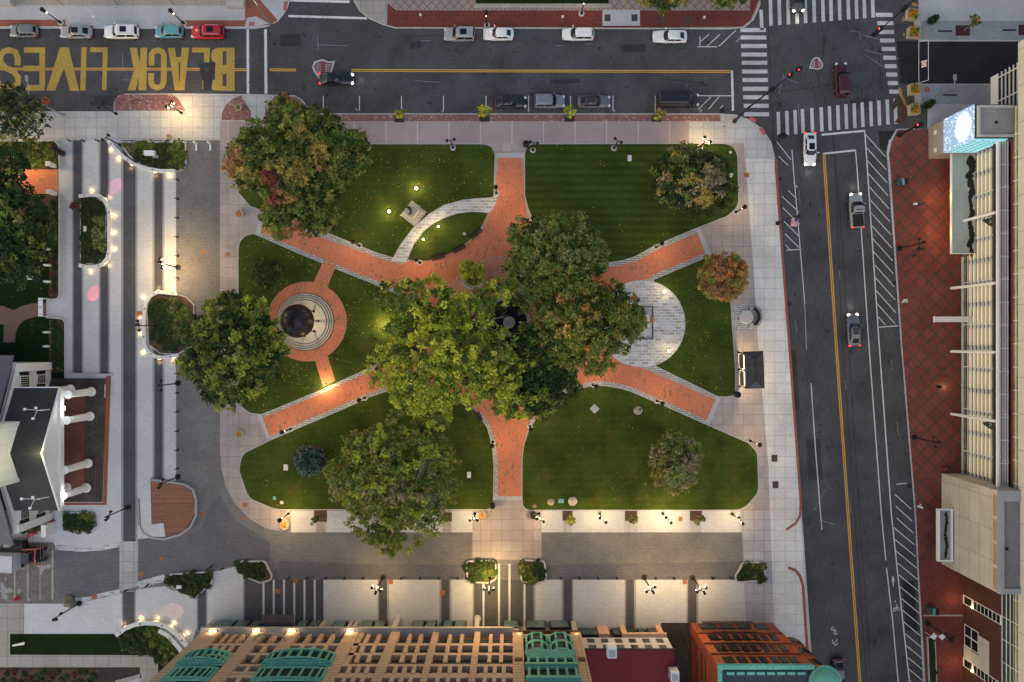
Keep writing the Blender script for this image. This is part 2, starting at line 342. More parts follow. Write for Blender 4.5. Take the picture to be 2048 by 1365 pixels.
sheet('plaza_grey_stripes', [[(a,c),(q,c),(q,d),(a,d)] for a, q, c, d in st], L2, PM)
sheet('plaza_dark_stripes', [[(a,c),(q,c),(q,d),(a,d)] for a, q, c, d in [(147,163.5,281,748),(201,216.5,281,748),(246.5,271,281,1083),(309,325,281,964)]], L3_, PD)
cell = lambda x0, x1, y0, y1: [(x0,y0),(x1,y0),(x1,y1),(x0,y1)]
sheet('plaza_light_cells', [cell(582,632,1022,1065), cell(652,885,1022,1065), cell(903,945,1022,1065), cell(1083.5,1126,1022,1065), cell(1144,1248,1022,1065), cell(1275,1379,1022,1065), cell(1402,1480,1022,1065),
      cell(651,755,1160,1262), cell(778,879,1160,1262), cell(903,945,1160,1262), cell(1071,1123,1160,1262), cell(1147,1249,1160,1262), cell(1272,1373,1160,1262), [(1397,1160),(1488,1160),(1492,1262),(1397,1262)],
      [(48,1208),(150,1208),(178,1200),(200,1197),(243,1187),(243,1268),(48,1268)], [(272,1180),(300,1176),(330,1173),(342,1180),(393,1197),(393,1255),(380,1300),(272,1262)], [(415,1147),(486,1130),(486,1262),(415,1262)]], L2, PL)
sheet('plaza_grey_cells', [cell(635,651,1160,1262), cell(755,778,1160,1262), cell(879,903,1160,1262), cell(945,1071,1160,1262), cell(1123,1147,1160,1262), cell(1249,1272,1160,1262), cell(1373,1397,1160,1262), cell(243,272,1182,1268), cell(393,415,1150,1262), cell(486,526,1150,1262)], L1+.003, PM)
sheet('plaza_dark_cells', [cell(527,648,1160,1262), cell(758,774,1160,1262), cell(883,899,1160,1262), cell(948,1067,1160,1262), cell(1127,1144,1160,1262), cell(1252,1268,1160,1262), cell(1376,1393,1160,1262), cell(246,269,1184,1262), cell(396,412,1150,1262), cell(489,526,1150,1262)], L2, PD)
sheet('plaza_thin_stripes', [cell(x, x+4, 1128 if 945 < x < 1060 else 1160, 1262) for x in (525,545.5,566,586.5,607,627.5,647,965,996,1017,1047)], L3_, PL)
sheet('concrete_band', [(239,1086),(276,1079),(276,1173),(239,1183)], L3_, M['tile_grey'])
sheet('granite_verge', [strip([(110,1096),(160,1100),(205,1097),(240,1090)], -4, 5), strip([(150,1201),(180,1199),(200,1192),(240,1184)], -3, 5), strip([(277,1172),(300,1165),(330,1157)], -6, 8), [(150,1206),(185,1200),(195,1192),(175,1213),(160,1215)]], L3_+.001, M['granite_block'])
sheet('muddy_ground', [(-400,1085),(104,1085),(107,1206),(-400,1206)], L2, mat('mud', (.15,.14,.12), var=.35, scale=2, stain=.3, spots=((.3,.3,.31), .6, .58, (1,1,1))))
sheet('muddy_slab_line', [cell(103,107,1100,1200), cell(28,31,1130,1200), cell(54,57,1130,1200), cell(79,81,1130,1200)], L3_, M['concrete_tan'])
sheet('tan_paving', [(-400,1208),(47,1208),(47,1268),(20,1268),(20,1310),(315,1310),(315,1335),(-400,1335)], L2+.002, M['concrete_tan'])
sheet('tan_paving_south', [[(280,1335),(315,1335),(315,1420),(280,1420)], [(230,1362),(282,1348),(282,1356),(235,1370)]], L2+.002, M['concrete_tan'])
sheet('dark_bed', [(-400,1335),(280,1335),(280,1350),(200,1380),(-400,1420)], L2, M['soil'])
# ---- central park
sheet('brick_paths', [(997,316),(1043,316),(1055,440),(1200,525),(1395,466),(1412,506),(1280,565),(1280,735),(1432,800),(1413,842),(1190,775),(1060,840),(1043,993),(996,993),(975,840),(850,775),(540,873),(523,834),(740,735),(800,640),(800,585),(512,462),(527,437),(800,530),(960,470),(990,400)], L2, M['brick_path'])
cx, cy = 1012, 645
b = MB()
for r in range(56, 136, 5):                            # rings of the fan laid brick round the basin
    q0 = arc(cx, cy, r, 0, 360, 60)[:-1]; q1 = arc(cx, cy, r+1.6, 0, 360, 60)[:-1]
    n = 60; a = [(*P(*p)[:2], L3_) for p in q1]; c = [(*P(*p)[:2], L3_) for p in q0]
    b.add(a+c, [(i, n+i, n+(i+1)%n, (i+1)%n) for i in range(n)][::1], 0)
tag(b.build('brick_ring_joints', mat('brick_joint', (.42,.3,.25), var=.3)), kind='structure')
LAWN = {
 'lawn_north_of_statue': fillet([(477,289,16),(990,289,26),(987,395,5),(950,397),(925,400),(888,410),(858,428),(825,457),(800,490),(786,515),(752,505),(720,492),(690,480),(652,464),(600,445),(535,425),(500,412),(477,385)]),
 'lawn_rotunda': [(477,500),(480,484),(490,473),(505,468),(520,474),(600,509),(675,540),(740,566),(800,592),(830,615),(845,645),(830,675),(800,702),(745,733),(640,781),(560,814),(522,829),(500,826),(485,815),(477,795)],
 'lawn_northeast': fillet([(1050,289,22),(1474,288,32),(1477,412,30),(1455,432,20),(1391,457),(1312,490),(1270,513),(1244,521),(1219,525),(1180,525),(1150,517),(1115,498),(1088,475),(1069,446),(1057,418),(1050,390)]),
 'lawn_lens': [(976,427),(958,424.5),(938,424.5),(913,428),(888,437),(868,447),(847,464),(829,488),(815,519),(838,523),(863,520),(888,512),(913,500),(938,481),(960,458)],
 'lawn_southwest': fillet([(542,881),(583,863),(682,821),(742,794),(790,778),(849,772),(892,783),(936,805),(956,828),(974,857),(984,892),(987,935),(986,992),(984,1019,26),(550,1019,70),(497,996,30),(478,940,30),(485,909,24)]),
 'lawn_southeast': fillet([(1070,842),(1057,864),(1048,892),(1045,920),(1045,988),(1046,1020,24),(1486,1020,40),(1517,985,36),(1514,905,24),(1497,887,8),(1410,849),(1325,811),(1262,784),(1237,777),(1212,773),(1187,772),(1164,777),(1140,784),(1110,798),(1085,820)]),
 'lawn_east': fillet(arc(1283, 648, 88, 72, -74, 20)+[(1308,560),(1415,515),(1440,540),(1455,570),(1460,593),(1466,684),(1470,740),(1470,794,22),(1436,793,4)]),
}
for k, p in LAWN.items():
    sheet(k, p, .17, M['grass_mown' if k == 'lawn_northeast' else 'grass'], .1)
    if k != 'lawn_lens': sheet('lawn_kerb', off(p, 1.7), .155, M['concrete_plain'], .1)
G = M['granite']
sheet('granite_edging', [
  strip([(990,305),(991,390)], 1, -7.5),
  strip([(600,447),(652,465.5),(690,481.5),(720,493.5),(752,506.5),(788,518),(815,521)], 1, -8) if 0 else strip([(600,447),(652,465.5),(690,481.5),(720,493.5),(752,506.5),(788,518)], 0, -8),
  strip([(512,470),(600,508),(675,539),(740,565),(800,591)], 0, 8), strip([(800,702),(745,732),(640,780),(560,813),(522,828)], 0, 8),
  strip([(1050,305),(1049,392),(1057,420),(1069,447),(1088,476),(1115,499)], 0, 7.5),
  strip([(1180,526),(1219,526),(1244,522),(1270,514),(1312,491),(1391,458)], 0, -9), strip([(1308,559),(1415,514)], 0, 9),
  strip([(1298,736),(1440,796)], 0, 9), strip([(1110,797),(1140,783),(1164,776),(1187,771),(1212,772),(1237,776),(1262,783),(1325,810),(1410,848)], 0, 8.5),
  strip([(1085,820),(1070,842),(1057,864),(1048,892),(1045,920),(1045,988)], 0, 7.5),
  strip([(542,880),(583,862),(682,820),(742,793),(790,777)], 0, 8), strip([(956,828),(974,857),(985,892),(988,935),(987,992)], 0, 8),
  strip([(976,427),(968,446),(955,466),(938,483),(913,501),(888,513),(863,521),(838,524),(815,521)], 0, -8)], L3_+.002, G)
sheet('granite_path', [(997,388),(985,394),(950,396),(925,399),(888,409),(857,427),(824,456),(799,489),(784,515),(781,523),(813,524),(816,517),(828,487),(845,464),(866,447),(888,436.5),(913,427.5),(938,424),(960,424.5),(976,428),(985,420),(993,404)], L4_+.002, M['granite_block'])
sheet('granite_path_end', [[(992,307),(1048,307),(1048,316),(992,316)], [(1391,457),(1399,453),(1423,510),(1414,514)], [(1434,792),(1442,796),(1419,850),(1411,846)], [(987,993),(1047,993),(1047,1001),(987,1001)], [(522,828),(514,832),(534,878),(542,880)], [(510,470),(520,436),(527,440),(519,474)]], L4_+.004, M['concrete_plain'])
sheet('granite_circle', arc(1283, 648, 87, 0, 360, 60)[:-1], L4_+.008, M['granite_block'])
ring = arc(1283, 648, 87.5, 0, 360, 60)[:-1]
sheet('brick_circle', arc(613.5, 643.5, 80, 0, 360, 60)[:-1], .178, M['brick_path'], .1)
sheet('brick_link', [[(647,522),(672,531),(655,575),(627,565)], [(630,722),(655,712),(671,762),(646,774)]], .182, M['brick_path'], .1)
# ---- far left park with the curved brick path
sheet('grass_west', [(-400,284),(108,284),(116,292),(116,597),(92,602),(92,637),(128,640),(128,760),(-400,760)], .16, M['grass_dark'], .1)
sheet('mulch_bed', [[(100,470),(116,470),(116,590),(112,597),(98,597)], [(98,640),(122,640),(127,646),(127,745),(98,745)], [(60,285),(108,285),(115,292),(115,338),(60,338)], [(0,390),(115,390),(115,470),(0,470)]], .164, M['mulch'])
sheet('brick_path_west', [(-400,339),(116,339),(116,388),(-400,388)], .168, M['brick_path'])
sheet('curved_path_west', [(-60,612),(5,612),(27,621),(45,612),(65,607),(92,606),(92,631),(70,634),(50,640),(37,652),(31,668),(30,685),(7,685),(8,650),(-60,640)], .168, mat('path_dull', (.19,.11,.09), var=.25, scale=6))
sheet('stone_wall_west', [strip([(108,283.5),(115,289),(117,300),(117,338)], 0, 2.4), strip([(117,388),(117,590),(113,597),(92,600)], 0, 2.4), strip([(92,637),(122,638),(128.5,646),(128.5,748),(224,751)], 0, 2.6)], .55, M['concrete_plain'], .1)
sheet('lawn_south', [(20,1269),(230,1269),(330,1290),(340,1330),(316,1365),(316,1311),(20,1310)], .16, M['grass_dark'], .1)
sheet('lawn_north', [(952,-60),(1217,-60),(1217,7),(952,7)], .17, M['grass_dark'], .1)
# ---- east pavement
sheet('brick_walk_east', [(1857,258),(1857,300),(1926,300),(1926,1112),(1836,1112),(1832,1026),(1804,684),(1781,342),(1778,308),(1783,284),(1795,260)], L1, M['brick_diamond'])
sheet('brick_walk_east_plain', [(1836,1112),(1926,1112),(1940,1800),(1878,1800),(1851,1365)], L1, M['brick_red'])
sheet('concrete_cross_band', [(1846,1230),(1926,1230),(1926,1233),(1846,1233)], L2, M['concrete_tan'])
sheet('concrete_grey_strip', [[(1839,42),(2600,42),(2600,80),(1839,80)], [(1840,170),(2600,170),(2600,209),(1840,209)]], L1, M['concrete_dark'])
sheet('soil_pit', [[(1911,51),(1940,51),(1940,72),(1911,72)], [(2037,50),(2060,50),(2060,71),(2037,71)]], L2, mat('pit_red', (.06,.022,.025), var=.3))
sheet('drain_slot', [[(1876,61),(1904,61),(1904,64.5),(1876,64.5)], [(2005,59),(2032,59),(2032,62.5),(2005,62.5)], [(1886,189),(1914,189),(1914,192),(1886,192)]], L2, M['iron'])
for u, v, ru, rv in [(799,238,10,7),(969,237,10,7),(1139,237,10,7),(1313,237,10,7),(567,200,11,12),(641,1032,13,12),(892,1034,12,9),(1135,1032,10,10),(1262,1032,12,10),(1392,1032,12,10)]:
    sheet('tree_pit', [(u-ru,v-rv),(u+ru,v-rv),(u+ru,v+rv),(u-ru,v+rv)], L4_, M['soil'] if v < 500 else M['mulch'])
sheet('brick_patch_square', [cell(451,460,505,513), cell(485.5,495,1006,1014.5), cell(586,595,1158,1167), cell(777,786,1160,1169), cell(1365,1374,1160,1169), cell(1357,1365,1034,1043), cell(1488,1498,346,355)], L4_, M['rust'])
sheet('vent_grate', [cell(x-6, x+6, y-7, y+7) for x, y in ((1215,36),(1269,36),(1321,40),(1378,40),(1549,917),(1551,970))], L4_, M['manhole'])
# ---- paint on the roads
MW, MY, MWN = [], [], []
def ln(pts, w, to=MW): to.append(strip(pts, w/2, -w/2))
for i, y in enumerate((60.5,75.5,92.5,109.5,126,143.5,160.5,178,195,212,229)): MWN.append([(1480.5+.75*i,y-4),(1532+.6*i,y-4),(1532+.6*i,y+4),(1480.5+.75*i,y+4)])
for i, x in enumerate((82,150,216,275,350,425,490,557,622,688,752,820,885,952,1015)):
    x = 1536+x/3.99; MWN.append([(x-3.6,224.5-1.9*i),(x+3.2,224-1.9*i),(x+4.8,272-1.75*i),(x-2,272.5-1.75*i)])
for i, y in enumerate((120,187,258,325,393,463,530,597,665,733)): MWN.append([(1751+3*i,y/3.99-4),(1785+1.3*i,y/3.99-4),(1785.6+1.3*i,y/3.99+4),(1752+3*i,y/3.99+4)])
for i, x in enumerate((20,90,160,230,297,367,437,502,570,640,705,768,835)): x = 1536+x/3.99; MWN.append([(x-4.5,-30),(x+2.5,-30),(x+4.5,52-1.4*i),(x-2.5,52.5-1.4*i)])
ln([(1522,20),(1524,60)],7,MWN); ln([(580,1),(699,4)],5); ln([(577,32.5),(734,37)],4.5)
ln([(495.5,59),(496,188)],5); ln([(531,59),(532,188)],5.5)
ln([(1464,142),(1466,222)],4.5); ln([(1643,270),(1730,262)],4); ln([(1646,308),(1711,301)],3.5)
for x in (646.5,719,803,887,972,1057,1141,1226,1310.5): ln([(x,192),(x,222)],1.6)
ln([(1393,192),(1464,192)],1.6); ln([(1396,220),(1422,194)],1.5); ln([(1417,219),(1438,194)],1.5); ln([(1440,217),(1446,211)],1.5)
ln([(1395,94),(1434,94)],1.6); ln([(1400,92),(1400,73)],1.4); ln([(1402,83),(1418,69)],1.5); ln([(1414,93),(1440,69)],1.6); ln([(1438,93),(1472,61)],1.6); ln([(1472,84),(1481,76)],1,MWN)
A = [(1711,301),(1714.5,342),(1737.5,684),(1762.5,1026),(1771.6,1121)]; ln(A,2); ln([(1773,1136),(1785,1240),(1797,1370),(1806,1500)],2)
B_ = [(1729.5,263),(1735,342),(1758,684),(1782.5,1026),(1801,1200),(1819,1365),(1834,1500)]; ln(B_,2.3)
C_ = [(1584,300),(1587,342),(1599,480),(1609.5,608)]; ln(C_,1.6); ln([(1622,767),(1631,900),(1641,1026),(1644,1060)],2,MWN); ln([(1603,520),(1610,620),(1613,700)],1,MWN)
def onB(y):
    for (x0,y0),(x1,y1) in zip(B_, B_[1:]):
        if y0 <= y <= y1: return x0+(x1-x0)*(y-y0)/(y1-y0)
    return B_[-1][0]
for i in range(15):
    y = 268+26*i; x = onB(y); e = min(1, (652-y)/50)
    if e > .2: ln([(x,y),(x+41*e,y+46*e)],1.5)
ln([(1758,655),(1797,652)],1.7); ln([(1793,969),(1813,967)],1.6)
for i in range(19): y = 985+23.6*i; x = onB(y); ln([(x+(10 if i < 3 else 2),y-(-4 if i<3 else 0)),(x+43,y+34)],1.6)
for (a, q) in [((1552,282),(1582,320)),((1557,313),(1576,331)),((1564,393),(1597,424)),((1566,416),(1599,449)),((1568,443),(1600,475)),((1570,468),(1602,499)),((1571,490),(1580,500)),((1577,382),(1594,399)),((1587,367),(1595,375))]: ln([a,q],1.4)
ln([(1572,501),(1604,499)],1.5)
for d in (-1.7, 1.7):
    ln([(703,141+d),(1000,142.3+d),(1465,143.5+d)],1.9,MY); ln([(-200,138+d),(400,139+d)],1.8,MY); ln([(468,140+d),(494,140+d)],1.8,MY); ln([(539,140+d),(592,140.5+d)],2,MY)
    ln([(1648+d,308),(1650+d,342),(1672+d,684),(1696+d,1026),(1720+d,1365),(1730+d,1500)],2,MY)
# bicycle symbol and arrow in the lane
ln([(1787,1174),(1786,1160)],1.6); MW.append([(1785.8,1151),(1790,1164),(1786.6,1161),(1782.8,1165)])
for x, y in ((1789,1220),(1797,1218)):
    MW.append(arc(x,y,3.6,0,300,14)+arc(x,y,2.5,300,0,14))
ln([(1789,1220),(1794,1211),(1797,1218)],1.1); ln([(1792,1219),(1794,1211),(1792,1208)],1.2); MW.append(arc(1790.5,1203,1.6,0,360,8)[:-1])
ln([(1664,1280),(1669,1287),(1675,1279)],1.6); ln([(1665,1286),(1671,1292),(1676,1286)],1.6)
for x, y in ((1666,1258),(1671,1266)): MW.append(arc(x,y,4,0,300,14)+arc(x,y,3,300,0,14))
ln([(1665,1258),(1672,1262),(1671,1270)],1.1)
sheet('lane_marking', MW, .008, M['paint_white']); sheet('crosswalk_marking', MWN, .009, M['paint_worn']); sheet('centre_line', MY, .010, M['paint_yellow'])
Z = lambda pts: [(x/3.992, y/3.992) for x, y in pts]
S_ = lambda pts, w: strip(Z(pts), w/2/3.992, -w/2/3.992)
rect = lambda a, b_, c, d: Z([(a,c),(b_,c),(b_,d),(a,d)])
LET = [S_([(141,525),(141,460),(120,415),(75,402),(30,412),(5,450),(5,500),(40,540),(110,575),(146,620),(142,675),(80,702),(10,690),(-25,650),(-25,590)],48),
  rect(315,360,380,725), rect(190,315,380,423), rect(188,315,525,570), rect(205,315,680,725),
  Z([(478,380),(548,380),(632,727),(560,727),(512,545),(440,725),(370,725)]), Z([(650,380),(693,380),(683,725),(640,725)]),
  Z([(722,380),(860,380),(850,722),(815,722),(820,418),(722,418)]),
  Z([(1122,383),(1175,383),(1168,723),(1105,723)]), Z([(1035,383),(1092,383),(1114,500),(1112,610),(1082,723),(1020,723),(1070,560)]),
  S_([(1210,525),(1210,440),(1226,412),(1260,403),(1295,413),(1309,443),(1307,655),(1290,692),(1255,702),(1220,690),(1206,660),(1206,585)],46),
  Z([(1340,383),(1397,383),(1405,458),(1446,458),(1450,383),(1510,383),(1472,723),(1395,723),(1370,560)]),
  Z([(1533,383),(1675,383),(1672,500),(1628,500),(1628,420),(1533,420)]), rect(1616,1622,645,716),
  rect(1808,1873,383,727), rect(1778,1808,383,410), rect(1778,1808,520,592), rect(1776,1808,690,727),
  Z([(1740,383),(1778,383),(1777,725),(1700,722),(1690,700),(1700,640),(1718,640),(1718,560),(1722,500),(1690,485),(1686,430),(1705,395)])]
sheet('street_lettering', LET, .012, M['letter_yellow'])
sheet('lettering_counter', [Z([(1424,500),(1440,500),(1436,650),(1430,650)])], .0135, M['asphalt'])
# shield emblem on the road
def shield(name, ox, oy, k, flip=1):
    f = lambda pts: [(ox+x*k*flip, oy+y*k*flip) for x, y in pts]
    sheet(name, f([(-18,-16),(-8,-20),(0,-21),(10,-17),(24,-18),(19,0),(12,14),(0,21),(-8,18),(-18,4),(-22,-6)]), .008, M['paint_worn'])
    sheet(name+'_field', f([(-15,-13),(-6,-17),(0,-17.5),(10,-13.5),(19,-14),(15,0),(10,11),(0,17),(-7,14),(-15,2),(-18,-6)]), .011, mat(name+'_red', (.2,.06,.06), var=.3))
    bars = []
    for i in range(7): y = -12+i*3.6; bars.append(f([(-13+abs(i-2)*.4,y),(-5,y),(-5,y+1.5),(-13+abs(i-2)*.4,y+1.5)]))
    for i in range(6): y = -11+i*3.4; bars.append(f([(5,y),(15-i*.9,y),(15-i*.9,y+1.4),(5,y+1.4)]))
    sheet(name+'_bars', bars, .014, M['paint_white']); sheet(name+'_gaps', [f([(x,-13),(x+1.2,-13),(x+1.2,9),(x,9)]) for x in (-10,-7.4,8,11)], .016, M['asphalt'])
shield('road_emblem', 646, 140, 1.0); shield('road_emblem_worn', 1633, 127, .62, -1)
CR = []
for pts in ([(1536,0),(1538,90),(1545,250),(1548,300)], [(1640,0),(1648,90),(1648,110)], [(1660,0),(1640,150),(1638,172),(1690,165)], [(1608,120),(1624,172),(1640,240),(1668,275),(1674,420),(1682,640),(1714,1100),(1733,1365)], [(1620,108),(1650,200),(1664,270),(1680,420),(1694,640),(1724,1100),(1743,1365)],
   [(1544,185),(1622,177),(1690,165),(1724,180),(1748,168),(1760,160)], [(1544,240),(1560,248),(1588,262),(1600,265)], [(1700,45),(1740,90),(1757,95),(1762,180)], [(1575,6),(1600,15),(1610,30),(1660,32)], [(1724,180),(1722,215),(1727,262)],
   [(800,300/3.99),(880,70)], [(1320,158),(1400,166),(1415,172)], [(1544,186),(1575,210),(1588,240)]): ln(pts, .9, CR)
for _ in range(26):
    x = rng.uniform(300,1440); y = rng.choice((rng.uniform(80,130), rng.uniform(150,190))); ln([(x,y),(x+rng.uniform(8,45),y+rng.uniform(-3,3))], .5, CR)
sheet('crack_seal', CR, .007, mat('tar', (.012,.012,.013), var=.2))
UT = []
for x, y, a, q in ((1720,62,0,20),(1724,70,60,16),(1700,62,20,3),(1728,100,70,18),(1730,110,40,26),(1567,155,30,12),(1568,148,-10,40),(1753,190,2,30),(1596,208,3,40),(1778,300,2,30),(1785,430,2,34),(1772,600,12,2),(1590,640,4,24),(1598,380,2,30),(1783,720,2,22),(1795,845,2,26),(1700,1000,2,30),(634,90,60,2),(635,70,2,30),(840,82,22,0),(830,162,50,3),(1110,92,18,0),(1170,88,16,0),(1380,178,12,10),(1376,168,-6,12),(245,108,0,25),(244,160,14,0),(1650,980,-20,40),(1640,1040,30,10),(1690,760,2,20),(1678,540,2,20)): ln([(x,y),(x+a,y+q)], 1.1, UT)
sheet('survey_marking', UT, .0085, mat('chalk_blue', (.17,.22,.27), var=.3))
for u, v, r, m, z in ((183,199,6,'manhole',.008),(413,139,5,'manhole',.014),(612,144,5,'manhole',.008),(606,169,6,'manhole',.008),(750,69,7,'manhole',.008),(1570,143,5.5,'manhole',.008),(1645,174,5.5,'manhole',.008),(1773,1128,4,'manhole',.012),(1757,835,6,'manhole',.008),(1411,85,4,'manhole',.008),(405,505,4.5,'rust',L2),(278.5,628,6,'rust',L4_),(323,1117,4.3,'rust',L2),(282,1149,6,'rust',L4_),(189,1194,6,'rust',L4_+.003),(406,1028,4.5,'rust',L2),(489,1037,4,'rust',L2),(556,1183,5.5,'rust',L4_),(885,1186,5.5,'rust',L4_),(1854,180,6,'rust',L2),(1448,253,1.5,'iron',L2),(1479,637,3.5,'rust',L4_+.01)):
    sheet('manhole_cover', arc(u,v,r,0,360,18)[:-1], z, M[m])
sheet('storm_drain', [cell(1440,1448,218,225), cell(1555,1563,354,361), cell(1575,1583,604,612), cell(1785,1793,563,571), cell(1814,1824,969,976), cell(1838,1846,1276,1284)], .008, M['iron'])
# oil stains, each with its own ragged shape, in the parking bays
OS = []
for x, y, s in ((695,207,9),(780,211,9),(868,208,10),(945,204,9),(1290,207,10),(1072,75,10),(1030,105,7),(1270,85,7),(675,62,4),(755,75,5),(835,80,4),(1585,720,8),(1600,760,12),(1608,820,8),(1588,590,9)):
    for _ in range(5):
        px, py = x+rng.uniform(-s,s), y+rng.uniform(-3.5,3.5); r0 = rng.uniform(.8,2.4)
        OS.append([(px+r0*rng.uniform(.5,1.4)*math.cos(k*.785), py+.7*r0*rng.uniform(.5,1.3)*math.sin(k*.785)) for k in range(8)])
sheet('oil_stain', OS, .0045, mat('oil', (.022,.021,.022), var=.2))
# ================================================================== TREES, SHRUBS, FLOWERS
LEAF = {}
def leafmat(name, c, **k):
    m = mat(name, c, **k); nt = m.node_tree; bs = nt.nodes['Principled BSDF']; o = nt.nodes['Material Output']
    t = nd(nt, 'ShaderNodeBsdfTranslucent'); mx = nd(nt, 'ShaderNodeMixShader', i0=.35); l = bs.inputs['Base Color'].links
    if l: nt.links.new(l[0].from_socket, t.inputs[0])
    else: t.inputs[0].default_value = c4(c)
    nt.links.new(bs.outputs[0], mx.inputs[1]); nt.links.new(t.outputs[0], mx.inputs[2]); nt.links.new(mx.outputs[0], o.inputs[0]); return m
for k, c in dict(mid=(.085,.118,.02), dark=(.036,.056,.014), deep=(.022,.042,.015), olive=(.13,.128,.028), bright=(.19,.22,.022), lime=(.3,.31,.03), gold=(.25,.18,.04), brown=(.2,.11,.045),
     rust=(.32,.13,.04), red=(.115,.036,.026), blue=(.06,.105,.095), bluedark=(.026,.05,.047), tan=(.17,.14,.07), wine=(.07,.028,.025), sage=(.12,.14,.055), yellow=(.5,.36,.015), orange=(.6,.16,.012), fern=(.045,.08,.012)).items():
    LEAF[k] = leafmat('leaf_'+k, tuple(q*(1.85 if k not in ('dark','deep','yellow','orange','wine','bluedark') else 1.5) for q in c), var=.25, scale=1.2, stain=0, rough=.6, spec=.2, isl=.4)
nr = np.random.default_rng(11)
def leaf_mesh(name, cen, rad, out, mats, mi, n_leaf, leaf, parent=None, world=False, flat=.75):
    """one crown: leaf sized faces round many twig ends. cen: twig ends, rad: twig size, out: outward direction, mi: material of each twig"""
    N = len(cen); T = N*n_leaf
    c = np.repeat(cen, n_leaf, 0); o = np.repeat(out, n_leaf, 0); rr = np.repeat(rad, n_leaf)
    d = nr.normal(size=(T,3)); d /= np.linalg.norm(d, axis=1)[:,None]; d *= (nr.random(T)**.5*rr)[:,None]; d[:,2] *= flat
    p = c+d
    nrm = o*.45+np.array([0,0,.85])+nr.normal(size=(T,3))*.55; nrm /= np.linalg.norm(nrm, axis=1)[:,None]
    a = np.cross(nrm, nr.normal(size=(T,3))); a /= np.linalg.norm(a, axis=1)[:,None]; b2 = np.cross(nrm, a)
    s = (leaf*(.65+.7*nr.random(T)))[:,None]
    v = np.stack([p-a*s*.75, p+b2*s*.42-a*s*.1+nrm*s*.08, p+a*s*.75, p-b2*s*.42-a*s*.1+nrm*s*.08], 1).reshape(-1,3)
    me = bpy.data.meshes.new(name); me.vertices.add(T*4); me.vertices.foreach_set('co', v.astype(np.float32).ravel())
    me.loops.add(T*4); me.loops.foreach_set('vertex_index', np.arange(T*4, dtype=np.int32))
    me.polygons.add(T); me.polygons.foreach_set('loop_start', np.arange(T, dtype=np.int32)*4); me.polygons.foreach_set('loop_total', np.full(T,4,dtype=np.int32))
    for m in mats: me.materials.append(LEAF[m])
    me.polygons.foreach_set('material_index', np.repeat(mi, n_leaf).astype(np.int32)); me.update(); me.validate()
    ob = bpy.data.objects.new(name, me); COL.objects.link(ob)
    if parent:
        ob.parent = parent
        if world: ob.location = -Vector(parent.location)
    return ob
